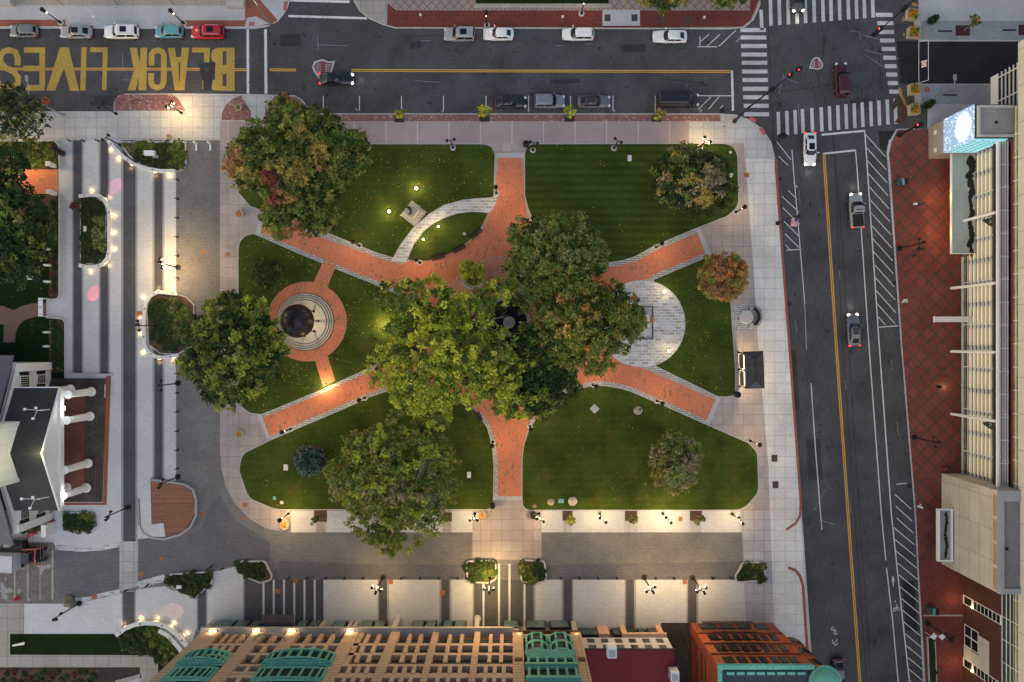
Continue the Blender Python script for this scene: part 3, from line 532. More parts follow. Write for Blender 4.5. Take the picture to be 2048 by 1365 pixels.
def tree(name, label, base, lobes, mats, wts, patches=(), clump=.54, nl=24, leaf=.29, dens=.95, group=None, cat='tree', limb=.3, squash=.7, inner=.45, lo=-.3, bk=.055, spokes=None):
    """lobes: (u, v, radius in photograph pixels, height m); patches: (u, v, r, material)"""
    bp = P(*base, .15); root = empty(name, bp, 0, label, cat, group)
    cen, out, mi, rad = [], [], [], []; lobw = []
    for (u, v, rp, z) in lobes:
        c = np.array(P(u, v, z)); r = rp/PPM*(1-z/H); lobw.append((c, r))
        n = int(dens*7.2*r*r/(clump*clump)*.5)
        d = nr.normal(size=(n*3,3)); d /= np.linalg.norm(d,axis=1)[:,None]; d = d[d[:,2] > lo][:n]
        # uneven outline: low frequency bumps on the radius
        w = nr.normal(size=(6,3))*2.3; ph = nr.random(6)*6.3
        bump = 1+bk*np.sum(np.sin(d@w.T+ph),1); k = r*(.84+.2*nr.random(len(d)))*bump
        ii = nr.random(len(d)) < inner; k[ii] *= .45+.4*nr.random(ii.sum())
        p = c+d*k[:,None]*np.array([1,1,squash]); cen.append(p); out.append(d)
        rad.append(clump*(.7+.7*nr.random(len(d))))
        uu = u+(p[:,0]-c[0])*PPM/(1-z/H); vv = v-(p[:,1]-c[1])*PPM/(1-z/H)
        f = np.sin(p[:,0]*.9+p[:,2]*.7+nr.random()*6)+np.sin(p[:,1]*1.05+nr.random()*6)+nr.normal(size=len(d))*1.0+d[:,2]*.6
        q = np.argsort(np.argsort(f))/max(len(f),1); cw = np.cumsum(wts)/np.sum(wts); m = np.searchsorted(cw, q).clip(0,len(wts)-1)
        for (pu, pv, pr, pm) in patches:
            hit = (uu-pu)**2+(vv-pv)**2 < (pr*(.6+.6*nr.random(len(uu))))**2; m[hit] = (mats.index(pm))
        mi.append(m)
    cen = np.concatenate(cen); out = np.concatenate(out); mi = np.concatenate(mi); rad = np.concatenate(rad)
    leaf_mesh('crown', cen, rad, out, mats, mi, nl, leaf, root, True)
    b = MB(); zt = max(l[3] for l in lobes); fork = Vector((bp.x, bp.y, max(1.2, zt*.3))); mid = Vector(np.mean([l[0] for l in lobw],0)); fork += (Vector((mid.x,mid.y,fork.z))-fork)*.15
    b.tube([(bp.x,bp.y,.1),(bp.x,bp.y,.5),tuple(fork)], [limb*1.35,limb,limb*.85], 9)
    for c, r in lobw:
        c = Vector(c); e = c+Vector((0,0,-r*.1)); m2 = fork.lerp(e,.5)+Vector((rng.uniform(-.5,.5),rng.uniform(-.5,.5),.5))
        b.tube([tuple(fork),tuple(m2),tuple(e)], [limb*.6,limb*.42,limb*.22], 6)
        for _ in range(int(3+r*1.6)):
            t = rng.uniform(0,6.28); q = c+Vector((math.cos(t)*r*rng.uniform(.6,.95), math.sin(t)*r*rng.uniform(.6,.95), rng.uniform(-.1,.6)*r*squash))
            s0 = m2.lerp(e, rng.uniform(.1,1)); h = s0.lerp(q,.55)+Vector((0,0,rng.uniform(0,.5))); b.tube([tuple(s0),tuple(h),tuple(q)], [limb*.2,limb*.12,.02], 5)
    if spokes:
        c0 = P(*spokes[0]); 
        for _ in range(spokes[1]):
            t = rng.uniform(0,6.28); L0 = rng.uniform(2.5,spokes[2]); q = c0+Vector((math.cos(t)*L0, math.sin(t)*L0, -rng.uniform(.1,.16)*L0)); h = c0.lerp(q,.5)+Vector((rng.uniform(-.3,.3),rng.uniform(-.3,.3),.45))
            b.tube([tuple(c0-Vector((0,0,1.2))),tuple(h),tuple(q)], [.11,.06,.02], 5)
            for s_ in (-.5,.45): w = h.lerp(q,.4); e2 = w+Vector((math.cos(t+s_)*L0*.35, math.sin(t+s_)*L0*.35, .1)); b.tube([tuple(w),tuple(e2)], [.035,.012], 4)
    b.build('trunk', M['bark'], root, True, True)
    return root
# ---- the park's large trees
tree('maple_tree', 'largest maple of the north west corner, turning olive and red on one side', (590,345),
     [(595,275,62,13),(660,300,58,12.5),(520,290,52,12),(560,345,66,14),(640,360,62,12.5),(690,320,42,11),(500,345,40,11),(600,420,58,12),(560,440,38,10.5),(480,320,34,10),(570,230,34,11),(640,245,36,10.5),(710,290,30,10),(645,430,38,10)],
     ['mid','dark','olive','gold','brown','red'], [40,26,26,6,2,0], [(465,335,24,'brown'),(480,310,16,'brown'),(550,372,22,'red'),(575,400,16,'brown'),(600,350,26,'gold'),(650,300,18,'gold'),(545,400,14,'red'),(510,420,20,'brown'),(600,470,26,'brown')], limb=.5, group='large park trees')
tree('broadleaf_tree', 'dark green tree with a tan flush on the striped north east lawn', (1380,365),
     [(1370,335,46,9),(1415,345,46,9),(1345,375,40,8.5),(1385,395,44,9),(1430,380,36,8),(1400,365,48,10.5),(1330,345,28,7)],
     ['dark','deep','mid','tan','gold'], [34,30,18,12,6], [(1420,350,26,'tan'),(1405,395,20,'gold'),(1440,360,14,'tan')], limb=.35, group='large park trees')
tree('broadleaf_tree', 'round topped mid green tree at the north side of the central clump', (1110,510),
     [(1110,470,50,12),(1150,490,52,12),(1080,505,48,11.5),(1125,525,56,13),(1175,515,42,10.5),(1050,480,36,10),(1045,530,34,10),(1160,545,36,10),(1052,590,34,10),(1078,575,34,11)],
     ['mid','dark','olive','sage'], [44,22,18,16], limb=.45, group='large park trees')
tree('maple_tree', 'bright yellow green maple, broadest of the central clump', (915,690),
     [(880,620,56,13),(940,640,52,13.5),(830,650,48,12),(900,690,64,15),(830,720,52,12.5),(960,705,56,14),(780,740,36,10.5),(865,770,54,12.5),(935,770,50,12.5),(1000,765,44,12),(820,790,42,11),(810,600,40,11),(865,830,34,10),(1005,725,36,12),(790,680,36,11),(1020,800,36,10.5),(965,600,26,11),(985,692,30,12),(1000,578,30,12),(1003,678,24,12.5)],
     ['mid','bright','lime','olive','dark'], [26,36,22,4,12], [(860,800,40,'bright'),(790,760,30,'bright'),(790,650,30,'mid'),(800,600,36,'mid')], limb=.55, dens=.72, inner=.25, bk=.09, spokes=((960,650,14.2),9,5), group='large park trees')
tree('oak_tree', 'olive and rust tinged tree at the east side of the central clump', (1165,645),
     [(1150,600,50,12),(1205,595,46,11.5),(1240,620,44,11),(1120,640,48,12.5),(1180,650,56,13.5),(1235,665,46,11),(1140,690,46,12),(1195,705,40,10.5),(1100,590,40,11),(1260,640,34,9.5),(1095,655,30,11)],
     ['olive','mid','dark','gold','rust'], [40,34,16,8,2], [(1195,562,17,'rust'),(1215,570,10,'rust'),(1130,660,16,'gold'),(1230,700,14,'olive')], limb=.45, dens=.78, inner=.3, group='large park trees')
tree('broadleaf_tree', 'dark green tree filling the south east edge of the central clump', (1095,745),
     [(1090,700,48,10.5),(1125,735,40,10),(1085,765,46,10.5),(1050,740,40,10),(1075,805,36,9),(1120,775,36,9.5),(1030,790,34,9),(1048,690,30,10.5),(1062,670,26,11)],
     ['dark','deep','mid','bright'], [40,34,20,6], limb=.4, group='large park trees')
tree('linden_tree', 'dense dark tree with yellow green tips overhanging the plaza west of the rotunda', (475,705),
     [(450,640,48,11),(500,635,44,11),(410,670,42,10.5),(460,700,60,13),(525,680,46,11),(400,725,40,10),(440,760,48,11),(500,750,46,11.5),(545,705,28,9.5),(455,800,26,9),(465,610,26,10)],
     ['deep','dark','mid','olive','bright'], [26,28,22,12,12], limb=.5, bk=.09, group='large park trees')
tree('elm_tree', 'spreading olive green tree leaning over the kerb of the south west lawn', (810,965),
     [(770,890,46,10.5),(810,920,54,11.5),(730,920,46,10.5),(760,970,54,12),(690,960,40,10),(850,930,46,10),(870,970,46,10),(810,1000,54,11.5),(740,1030,44,10),(790,1060,44,9.5),(850,1020,46,10),(715,1000,36,10),(775,1090,24,8.5),(720,890,30,9.5),(885,920,32,9)],
     ['olive','mid','sage','tan','bright'], [30,36,14,4,18], [(800,980,20,'tan'),(780,995,18,'tan')], limb=.5, dens=.66, inner=.3, bk=.12, spokes=((822,985,12.7),9,6), group='large park trees')
tree('maple_tree', 'small round topped russet maple beside the east pavement', (1437,562),
     [(1442,552,44,6.5),(1425,545,30,6),(1462,545,30,6),(1445,572,32,6),(1428,568,28,5.5),(1465,562,28,5.5)],
     ['rust','brown','gold','olive'], [34,30,22,14], clump=.42, nl=26, leaf=.26, limb=.2, inner=.2, group='small park trees')
tree('broadleaf_tree', 'small dull olive tree alone on the south east lawn', (1345,920),
     [(1347,890,30,6),(1325,910,30,6),(1372,915,32,6.2),(1350,925,42,7),(1330,945,28,5.6),(1365,950,30,5.8),(1350,972,22,5)],
     ['olive','tan','mid','sage'], [34,24,26,16], [(1370,915,22,'tan')], clump=.5, leaf=.28, limb=.22, dens=.8, group='small park trees')
tree('round_shrub', 'dark rounded yew bush on the rotunda lawn', (533,549), [(533,548,28,1.6)], ['deep','olive','dark'], [50,12,38], clump=.35, nl=24, leaf=.2, limb=.1, inner=.15, cat='shrub', squash=.75)
tree('potted_tree', 'yellow green bushy tree in a round stone planter on the brick circle', (946,556), [(945,545,22,2.6),(938,540,16,2.8),(953,548,17,2.4)], ['bright','lime','mid'], [46,28,26], clump=.4, nl=24, leaf=.22, limb=.12, inner=.2)
for q in [1]:
    b = MB(); c = P(946,557,0); b.lathe([(1.55,.1),(1.7,.75),(1.45,.75),(1.4,.6),(.05,.6)], (0,0), 22); o = b.build('planter_ring', M['concrete_plain'], None, loc=(c.x,c.y,.04)); tag(o, 'round pale stone planter under the yellow green bushy tree', 'planter')
# ---- blue spruce: whorls of drooping boughs
root = empty('spruce_tree', P(620,922,.15), 0, 'small silvery blue spruce on a ring of brown needles', 'tree')
cen, out, mi = [], [], []
for k in range(9):
    z = .5+k*.62; rr = 2.25*(1-k/9.6)
    for j in range(int(10+rr*7)):
        t = rng.uniform(0,6.28)
        for f in np.linspace(.3,1,int(2+rr*2.2)): cen.append((root.location.x+math.cos(t)*rr*f*rng.uniform(.85,1.08), root.location.y+math.sin(t)*rr*f*rng.uniform(.85,1.08), z-.25*f)); out.append((math.cos(t)*.6,math.sin(t)*.6,.5)); mi.append(0 if rng.random() < .35+.35*f else 1)
leaf_mesh('crown', np.array(cen), np.full(len(cen),.24), np.array(out), ['blue','bluedark'], np.array(mi), 10, .24, root, True)
b = MB(); p = root.location; b.tube([(p.x,p.y,.1),(p.x,p.y,6)], [.14,.03], 7); b.build('trunk', M['bark'], root, True)
sheet('needle_mulch', arc(622,921,31,0,360,28)[:-1], .176, mat('needles', (.1,.06,.035), var=.4, scale=6))
# ---- west park trees beyond the low wall
tree('broadleaf_tree', 'thinly leaved tree reaching over the pavement at the north west', (20,262), [(35,215,46,8),(15,250,40,8),(70,240,34,7.5),(50,280,30,7),(-10,220,40,8),(20,190,26,7)], ['deep','dark','olive'], [44,38,18], clump=.45, nl=14, leaf=.26, dens=.4, limb=.3, inner=.5, group='trees of the dark west park')
tree('broadleaf_tree', 'dark tree hanging over the brick path of the west park', (35,375), [(15,365,40,9),(45,395,28,8.5),(5,400,42,9.5),(-15,370,40,9),(35,332,24,8)], ['deep','dark','olive','brown'], [44,34,14,8], clump=.55, nl=22, dens=.75, limb=.35, group='trees of the dark west park')
tree('broadleaf_tree', 'broad dark tree shading the graveyard lawn of the west park', (25,460), [(30,430,52,11),(80,440,32,9),(10,480,46,11),(65,480,44,10),(40,520,44,10),(-15,440,46,11),(-10,520,46,10),(90,470,24,8)], ['deep','dark','mid','olive'], [52,34,8,6], limb=.4, dens=.8, group='trees of the dark west park')
# ---- street trees in their pits
ST = [((800,232),(800,226,12.5,4),'yellow green young street tree, first along the north kerb beside the maple',['lime','olive','gold'],[40,40,20]),
 ((969,232),(969,224,13,4.2),'yellow young street tree behind the black parked sedan',['lime','yellow','olive'],[55,15,30]),
 ((1139,232),(1139,223,13,4.2),'yellow green young street tree between the two grey parked cars',['lime','bright','olive'],[50,25,25]),
 ((1316,233),(1319,229,13,4),'olive gold young street tree behind the black van',['gold','olive','lime'],[40,35,25]),
 ((567,203),(566,196,13,4.2),'brownish young street tree standing in the kerb bay north of the big maple',['olive','brown','dark'],[40,30,30]),
 ((640,1032),(631,1040,9,3.2),'small dark street tree near the round flower pot south of the lawn',['dark','mid'],[60,40]),
 ((891,1030),(890,1039,9,3.4),'small green street tree east of the leaning elm',['mid','olive'],[60,40]),
 ((1138,1030),(1141,1041,10,3.4),'small yellow green street tree in the first pit east of the centre walk',['lime','olive'],[60,40]),
 ((1262,1030),(1268,1041,9,3.4),'small olive street tree in the second pit east of the centre walk',['olive','mid'],[60,40]),
 ((1392,1030),(1400,1040,11,3.6),'small olive street tree in the third pit east of the centre walk',['olive','tan','mid'],[50,20,30]),
 ((1928,61),(1946,44,14,5),'thin street tree leaning over its red pit on the north east pavement',['mid','sage','rust'],[55,30,15])]
for bs, (u,v,r,z), lab, ms, ws in ST:
    tree('street_tree', lab, bs, [(u,v,r*.85,z),(u-4,v+3,r*.6,z-.5),(u+4,v-2,r*.6,z-.3)], ms, ws, clump=.28, nl=14, leaf=.2, dens=.45, limb=.07, inner=.3, group='young street trees')
for u, v, r, z, lab in ((1330,-8,30,8,'leafy tree reaching into the top of the picture over the diamond paving'),(1450,-12,26,8,'leafy tree overhanging the corner of the red brick walk')):
    tree('broadleaf_tree', lab, (u,v-12), [(u,v,r,z),(u-30,v-2,r*.7,z-1),(u+28,v+2,r*.6,z-1),(u+6,v+10,r*.5,z-1)], ['mid','olive','dark','gold'], [40,24,26,10], limb=.25, group='trees along the top edge')
# ---- shrubs: five kinds of bush, copied into the beds
def bush(name, mats, wts, n, nl, leaf, spread=.22, fl=.75):
    d = nr.normal(size=(n,3)); d /= np.linalg.norm(d,axis=1)[:,None]; d[:,2] = np.abs(d[:,2])
    k = (.55+.45*nr.random(n)); p = d*k[:,None]*np.array([1,1,fl]); q = nr.random(n); cw = np.cumsum(wts)/np.sum(wts); m = np.searchsorted(cw,q).clip(0,len(wts)-1)
    return leaf_mesh(name, p, np.full(n,spread), d, mats, m, nl, leaf)
BUSH = {'dark': bush('shrub', ['deep','dark','fern'], [52,38,10], 75, 14, .16), 'green': bush('shrub', ['fern','dark','deep'], [42,36,22], 75, 14, .15), 'lime': bush('shrub', ['fern','mid','olive'], [45,35,20], 65, 14, .16),
        'olive': bush('shrub', ['dark','brown','fern','olive'], [40,10,32,18], 65, 14, .17), 'grassy': bush('shrub', ['sage','olive','dark'], [40,30,30], 60, 14, .26, .3), 'wine': bush('shrub', ['wine','red'], [70,30], 50, 12, .16),
        'yellow': bush('flower', ['yellow','lime'], [85,15], 26, 10, .1, .2, .6), 'orange': bush('flower', ['orange','yellow'], [85,15], 26, 10, .1, .2, .6), 'white': bush('flower', ['sage','mid'], [50,50], 30, 10, .12, .2, .6)}
USED = set()
def shrub(kind, u, v, rp, z0, label, group, hz=1.0, cat=None, parent=None):
    src = BUSH[kind]; p = P(u, v, z0)
    o = src if kind not in USED else src.copy()
    if kind in USED: COL.objects.link(o)
    USED.add(kind)
    r = rp/PPM; o.location = p; o.scale = (r, r, r*hz); o.rotation_euler = (0,0,rng.uniform(0,6.28))
    for k in ('group',):
        if k in o: del o[k]
    return tag(o, label, cat or ('flower' if kind in ('yellow','orange') else 'shrub'), group)
def inside(poly, u, v):
    c = False; n = len(poly)
    for i in range(n):
        (x1,y1),(x2,y2) = poly[i-1], poly[i]
        if (y1 > v) != (y2 > v) and u < (x2-x1)*(v-y1)/(y2-y1)+x1: c = not c
    return c
def bed(where, poly, kinds, wts, rp=(7,11), soil='mulch', kerb=3, gap=.8, z=.3, kmat='concrete_plain', top=.42, area=None):
    """a kerbed planting bed (pixel polygon) with shrubs copied over it"""
    c = P(sum(p[0] for p in poly)/len(poly), sum(p[1] for p in poly)/len(poly), .1)
    root = empty('planting_bed', c, 0, 'planting bed '+where, 'planting bed')
    b = MB(); b.prism(W2(off(poly,-kerb*.8), z), .08, z); b.build('soil', M[soil], root, True)
    if kerb:
        b = MB(); o1 = W2(poly, top); i1 = W2(off(poly,-kerb), top); n = len(o1)
        vs = [(x,y,.08) for x,y in o1]+[(x,y,top) for x,y in o1]+[(x,y,top) for x,y in i1]+[(x,y,.08) for x,y in i1]
        b.add(vs, [f for i in range(n) for f in ((i,(i+1)%n,n+(i+1)%n,n+i),(n+i,n+(i+1)%n,2*n+(i+1)%n,2*n+i),(2*n+i,2*n+(i+1)%n,3*n+(i+1)%n,3*n+i))])
        b.build('kerb_ring', M[kmat], root, True)
    ar = area or off(poly, -kerb-3); us = [p[0] for p in ar]; vs = [p[1] for p in ar]; put = []
    for _ in range(1500):
        u, v = rng.uniform(min(us),max(us)), rng.uniform(min(vs),max(vs)); r = rng.uniform(*rp)*1.22
        if not inside(ar,u,v) or any((u-a)**2+(v-q)**2 < ((r+s)*gap*.72)**2 for a,q,s in put): continue
        put.append((u,v,r)); k = rng.choices(kinds, wts)[0] if not callable(kinds) else kinds(u,v)
        lab = {'dark':'dark bush ','green':'green bush ','lime':'yellowish bush ','olive':'olive bush ','grassy':'tufted grass ','wine':'wine red bush ','white':'pale bush '}[k]
        shrub(k, u, v, r, z, lab+where, 'plants in the bed '+where, rng.uniform(.5,.8))
    return root
bed('beside the curved lit wall north of the stripes', [(236,283),(372,283),(373,330),(366,340),(352,344),(318,342),(285,333),(258,314)], lambda u,v: 'white' if u < 265 else ('lime' if u > 350 else ('dark' if v > 310 and u < 340 else rng.choice(['green','dark','lime']))), None, (7,11))
bed('inside the D shaped white wall', [(160,395),(195,396),(211,408),(212,440),(212,500),(206,518),(190,529),(160,527)], lambda u,v: 'grassy' if u > 188 and 430 < v < 500 else ('dark' if u > 180 or v > 505 else rng.choice(['green','fern'] if 0 else ['green','dark'])), None, (6,9.5), kerb=1.2)
bed('inside the lit white wall west of the linden', [(292,600),(305,588),(345,586),(372,594),(388,610),(389,690),(355,709),(320,708),(296,690)], lambda u,v: 'dark' if u < 330 or v > 680 else ('lime' if u > 360 and v < 650 else rng.choice(['olive','green','white'])), None, (6,9), kerb=1.5, area=[(303,607),(315,600),(345,598),(366,606),(376,620),(376,678),(350,696),(325,696),(306,680)])
bed('south of the columned porch', fillet([(123,1025,10),(190,1025,12),(190,1065,12),(123,1065,8)]), lambda u,v: 'lime' if v < 1040 and u > 150 else rng.choice(['dark','dark','green']), None, (6.5,10))
bed('of triangular outline near the crossing', fillet([(328,1161,12),(340,1148),(422,1143,8),(426,1165,12),(392,1197,8),(360,1190)]), ['dark','green'], [70,30], (7,10))
bed('at the west end of the parking bays', fillet([(470,1135,10),(482,1122),(530,1122,10),(549,1160,12),(520,1168),(472,1148)]), ['dark','green'], [60,40], (6.5,9.5), area=[(476,1128),(522,1128),(526,1150),(512,1158),(478,1146)])
bed('west of the south walk', fillet([(931,1122,8),(993,1120,12),(993,1160,8),(978,1168),(934,1166,8)]), lambda u,v: 'lime' if u > 958 and v > 1140 else 'green', None, (7,10))
bed('east of the south walk', fillet([(1038,1126,8),(1050,1120),(1090,1122,8),(1095,1160,10),(1080,1167),(1042,1166,8)]), lambda u,v: 'dark' if u > 1070 else rng.choice(['green','lime','olive']), None, (7,10))
bed('at the south east corner of the plaza', fillet([(1469,1155,10),(1486,1125,10),(1528,1124,10),(1534,1162,12),(1474,1167,8)]), lambda u,v: rng.choice(['dark','green','olive']), None, (7,10.5))
bed('behind the curved lit wall in the south west', [(232,1274),(255,1258),(285,1250),(312,1252),(325,1262),(350,1285),(358,1308),(330,1335),(300,1310),(262,1306)], lambda u,v: 'lime' if u > 300 and v < 1290 else ('olive' if u > 320 else 'dark'), None, (7,11), kerb=0)
bed('along the low wall north of the brick path', [(60,288),(106,288),(113,300),(113,336),(62,336)], ['lime','olive','green'], [35,40,25], (7,10), kerb=0, z=.18)
bed('in the mulch along the graveyard wall', [(100,400),(114,400),(114,590),(102,590)], ['dark','wine','olive'], [50,20,30], (5,8), kerb=0, z=.18)
bed('in the mulch beside the white porch building', [(104,642),(124,650),(125,740),(102,740)], ['dark','green','olive'], [50,30,20], (5,8), kerb=0, z=.18)
bed('south of the porch steps, dark and unkempt', [(30,1040),(95,1010),(97,1060),(60,1066),(28,1062)], ['dark','olive'], [60,40], (6,9), kerb=0, z=.18)
bed('in the dark garden at the bottom left', [(0,1340),(200,1340),(190,1372),(0,1385)], ['dark','wine','green'], [50,35,15], (5,8), kerb=0, z=.16, gap=1.15)
shrub('wine', 150, 413, 9, .6, 'wine red shrub leaning out at the corner of the D shaped bed', None, 1.6)
# ---- narrow planted strip at the bottom right
bed('in the narrow strip on the east pavement', [(1855,1275),(1871,1275),(1876,1400),(1860,1400)], ['dark'], [1], (4,6), kerb=1.4)
# ---- fallen leaves
def litter(name, areas, n, ms, size, z=.178):
    b = MB()
    for poly, k in areas:
        us = [p[0] for p in poly]; vs = [p[1] for p in poly]
        for _ in range(k):
            u, v = rng.uniform(min(us),max(us)), rng.uniform(min(vs),max(vs))
            if not inside(poly,u,v) or math.sin(u*.06+1.3)*math.sin(v*.075+u*.02)+rng.uniform(-.5,.9) < .1: continue
            p = P(u,v,z); s = size*rng.uniform(.5,1.3); t = rng.uniform(0,6.28); ca, sa = math.cos(t)*s, math.sin(t)*s
            b.add([(p.x-ca,p.y-sa,z),(p.x+sa*.5,p.y-ca*.5,z+.02),(p.x+ca,p.y+sa,z+.01),(p.x-sa*.5,p.y+ca*.5,z+.02)], [(0,1,2,3)], rng.choice(range(len(ms))))
    o = b.build(name, [LEAF[m] for m in ms]); return tag(o, kind='stuff')
litter('fallen_leaves', [(LAWN['lawn_rotunda'],2600),(LAWN['lawn_north_of_statue'],1000),(LAWN['lawn_east'],420),(LAWN['lawn_northeast'],160),(LAWN['lawn_lens'],50),(LAWN['lawn_southwest'],260),(LAWN['lawn_southeast'],120),([(0,450),(100,450),(100,600),(0,600)],60)], 0, ['yellow','tan','gold','lime'], .085)
litter('pavement_litter', [([(1785,300),(1920,300),(1925,900),(1815,900)],90)], 0, ['tan','sage'], .1, .135)
# ================================================================== BUILDINGS
def wx(u, z=0): return (u-1024)/PPM*(1-z/H)
def wy(v, z=0): return (682.5-v)/PPM*(1-z/H)
def part(name, parent, m, boxes=(), f=None, smooth=False):
    b = MB()
    for q in boxes: b.box(*q)
    if f: f(b)
    return b.build(name, m, parent, True, smooth)
WW, DARKROOF = M['white_wall'], mat('shingle', (.045,.047,.045), var=.3, scale=8, stain=.15, tile=(.35,.22,.015,(.025,.025,.025),.5,.12))
# ---- church with the columned porch -----------------------------------------------------------
ch = empty('columned_church', (-66,-14.3,.12), 0, 'white columned church with a dark gabled porch roof and brick steps', 'church')
stepm = mat('step_stone', (.075,.062,.052), var=.35, scale=3, stain=.3, tile=(1.2,.4,.02,(.03,.026,.022),.5,.15))
porch = mat('porch_brick', (.17,.068,.05), var=.35, scale=4, stain=.35)
for i in range(7):
    x1, n, s = wx(214-5.2*i), wy(757+3.6*i), wy(1004-3.4*i)
    b = MB(); b.prism([(-66.2,n),(x1,n),(x1-.6,s),(-66.2,s)], .1, .24+.13*i); b.build('step', stepm, ch, True)
part('step_border', ch, M['brick_rust'], f=lambda b: b.prism([(wx(214),wy(752)),(wx(223),wy(752)),(wx(214),wy(1010)),(wx(112),wy(1010)),(wx(112),wy(1006)),(wx(207),wy(1006))], .1, .2))
part('porch_floor', ch, porch, [(-65.8,wx(177),wy(975),wy(788),1,1.08)])
CX = [(183,784),(180,833),(176,927),(173,976),(141,779),(134,975)]
for u, v in CX:
    p = P(u, v, 1.05)
    part('column', ch, M['white_paint'], f=lambda b: b.lathe([(.0,1.05),(.66,1.05),(.66,1.25),(.58,1.3),(.56,1.42),(.5,1.5),(.5,3.2),(.43,6.4),(.43,6.6),(.56,6.75),(.58,6.95),(0,6.95)], (p.x,p.y), 20), smooth=False)
yn, ys, xe = -6.2, -22.4, -59.85
part('entablature', ch, M['white_paint'], [(-66,xe-.15,ys+.3,ys+1.1,6.95,8.15),(-66,xe-.15,yn-1.1,yn-.3,6.95,8.15),(xe-1.05,xe-.16,ys+1.1,yn-1.1,6.95,8.14),(xe-.3,xe+.12,ys,yn,8.14,8.3)])
part('pediment', ch, M['white_paint'], f=lambda b: b.add([(xe-.2,ys+.1,8.3),(xe-.2,yn-.1,8.3),(xe-.2,-14.3,12.1),(xe-.5,ys+.1,8.3),(xe-.5,yn-.1,8.3),(xe-.5,-14.3,12.1)],[(0,1,2),(5,4,3),(0,2,5,3),(1,4,5,2)]))
def gable(b, x0, x1, y0, y1, yr, ze, zr, t=.25):
    b.add([(x0,y0,ze),(x1,y0,ze),(x1,yr,zr),(x0,yr,zr),(x1,y1,ze),(x0,y1,ze),(x0,y0,ze-t),(x1,y0,ze-t),(x1,yr,zr-t),(x0,yr,zr-t),(x1,y1,ze-t),(x0,y1,ze-t)],
          [(0,1,2,3),(3,2,4,5),(0,6,7,1),(1,7,8,2),(2,8,10,4),(4,10,11,5),(5,11,9,3),(3,9,6,0)])
part('porch_roof', ch, DARKROOF, f=lambda b: gable(b,-68,xe,ys,yn,-14.3,8.42,12.35))
part('roof_trim', ch, M['white_paint'], f=lambda b: (b.tube([(xe+.02,yn,8.36),(xe+.02,-14.3,12.28)],.13,6), b.tube([(xe+.02,ys,8.36),(xe+.02,-14.3,12.28)],.13,6), b.tube([(-66,yn+.05,8.3),(xe,yn+.05,8.3)],.12,6)))
hx = -65.75
part('wall', ch, WW, f=lambda b: (b.box(-100,hx,-25.6,-3.0,.1,7.9), b.add([(hx-.02,-25.6,7.9),(hx-.02,-3,7.9),(hx-.02,-14.3,12.6),(hx-.4,-25.6,7.9),(hx-.4,-3,7.9),(hx-.4,-14.3,12.6)],[(0,1,2),(5,4,3)])))
part('hall_roof', ch, mat('slate', (.13,.135,.15), var=.2, scale=8, tile=(.4,.25,.015,(.08,.08,.09),.5,.1)), f=lambda b: gable(b,-100,hx-.35,-27,-1.9,-14.3,8.1,13.2))
part('pilaster', ch, M['white_paint'], [(hx,hx+.2,-4.1,-3.05,.1,7.8)]); part('pilaster', ch, M['white_paint'], [(hx,hx+.2,-25.5,-24.5,.1,7.8)])
for yc in (-5.3,-23.3):
    for zc in (1.7,5.4):
        w = part('window', ch, M['white_paint'], [(hx+.02,hx+.14,yc-.62,yc+.62,zc,zc+1.9)])
        part('pane', w, M['glass_dark'], [(hx+.14,hx+.16,yc-.55+.28*i,yc-.32+.28*i,zc+.08+.45*j,zc+.46+.45*j) for i in range(4) for j in range(4)])
        for s in (-1,1): part('shutter', ch, M['iron'], [(hx+.02,hx+.11,yc+s*.95-.27,yc+s*.95+.27,zc,zc+1.9)])
for i,(yc,h) in enumerate(((-9,2.4),(-14.3,3),(-19.6,2.4))): part('door', ch, M['stone_white'], [(hx+.02,hx+.3,yc-.9,yc+.9,1.08,1.08+h)])
part('porch_side_wall', ch, M['white_paint'], [(hx+.3,hx+1.6,-20.6,-19.4,1.08,2.3),(hx+.3,hx+1.6,-9.6,-8.4,1.08,2.3)])
for z0, z1, g in ((8.5,17,0),(17,17.5,-.3),(17.5,26,.9)):
    part('steeple', ch, M['white_paint'], [(-71.6+g,-63.8-g,-18.2+g,-10.4-g,z0,z1)])
part('steeple_louver', ch, M['white_wall'], [(-63.8,-63.7,-15.6,-13,12.9,16),(-63.8,-63.72,-18.2,-17.6,8.6,16.9),(-63.8,-63.72,-11,-10.4,8.6,16.9)])
part('side_ramp_wall', ch, M['white_wall'], [(hx+.02,hx+.7,-27.4,-25.7,.1,2.6)])
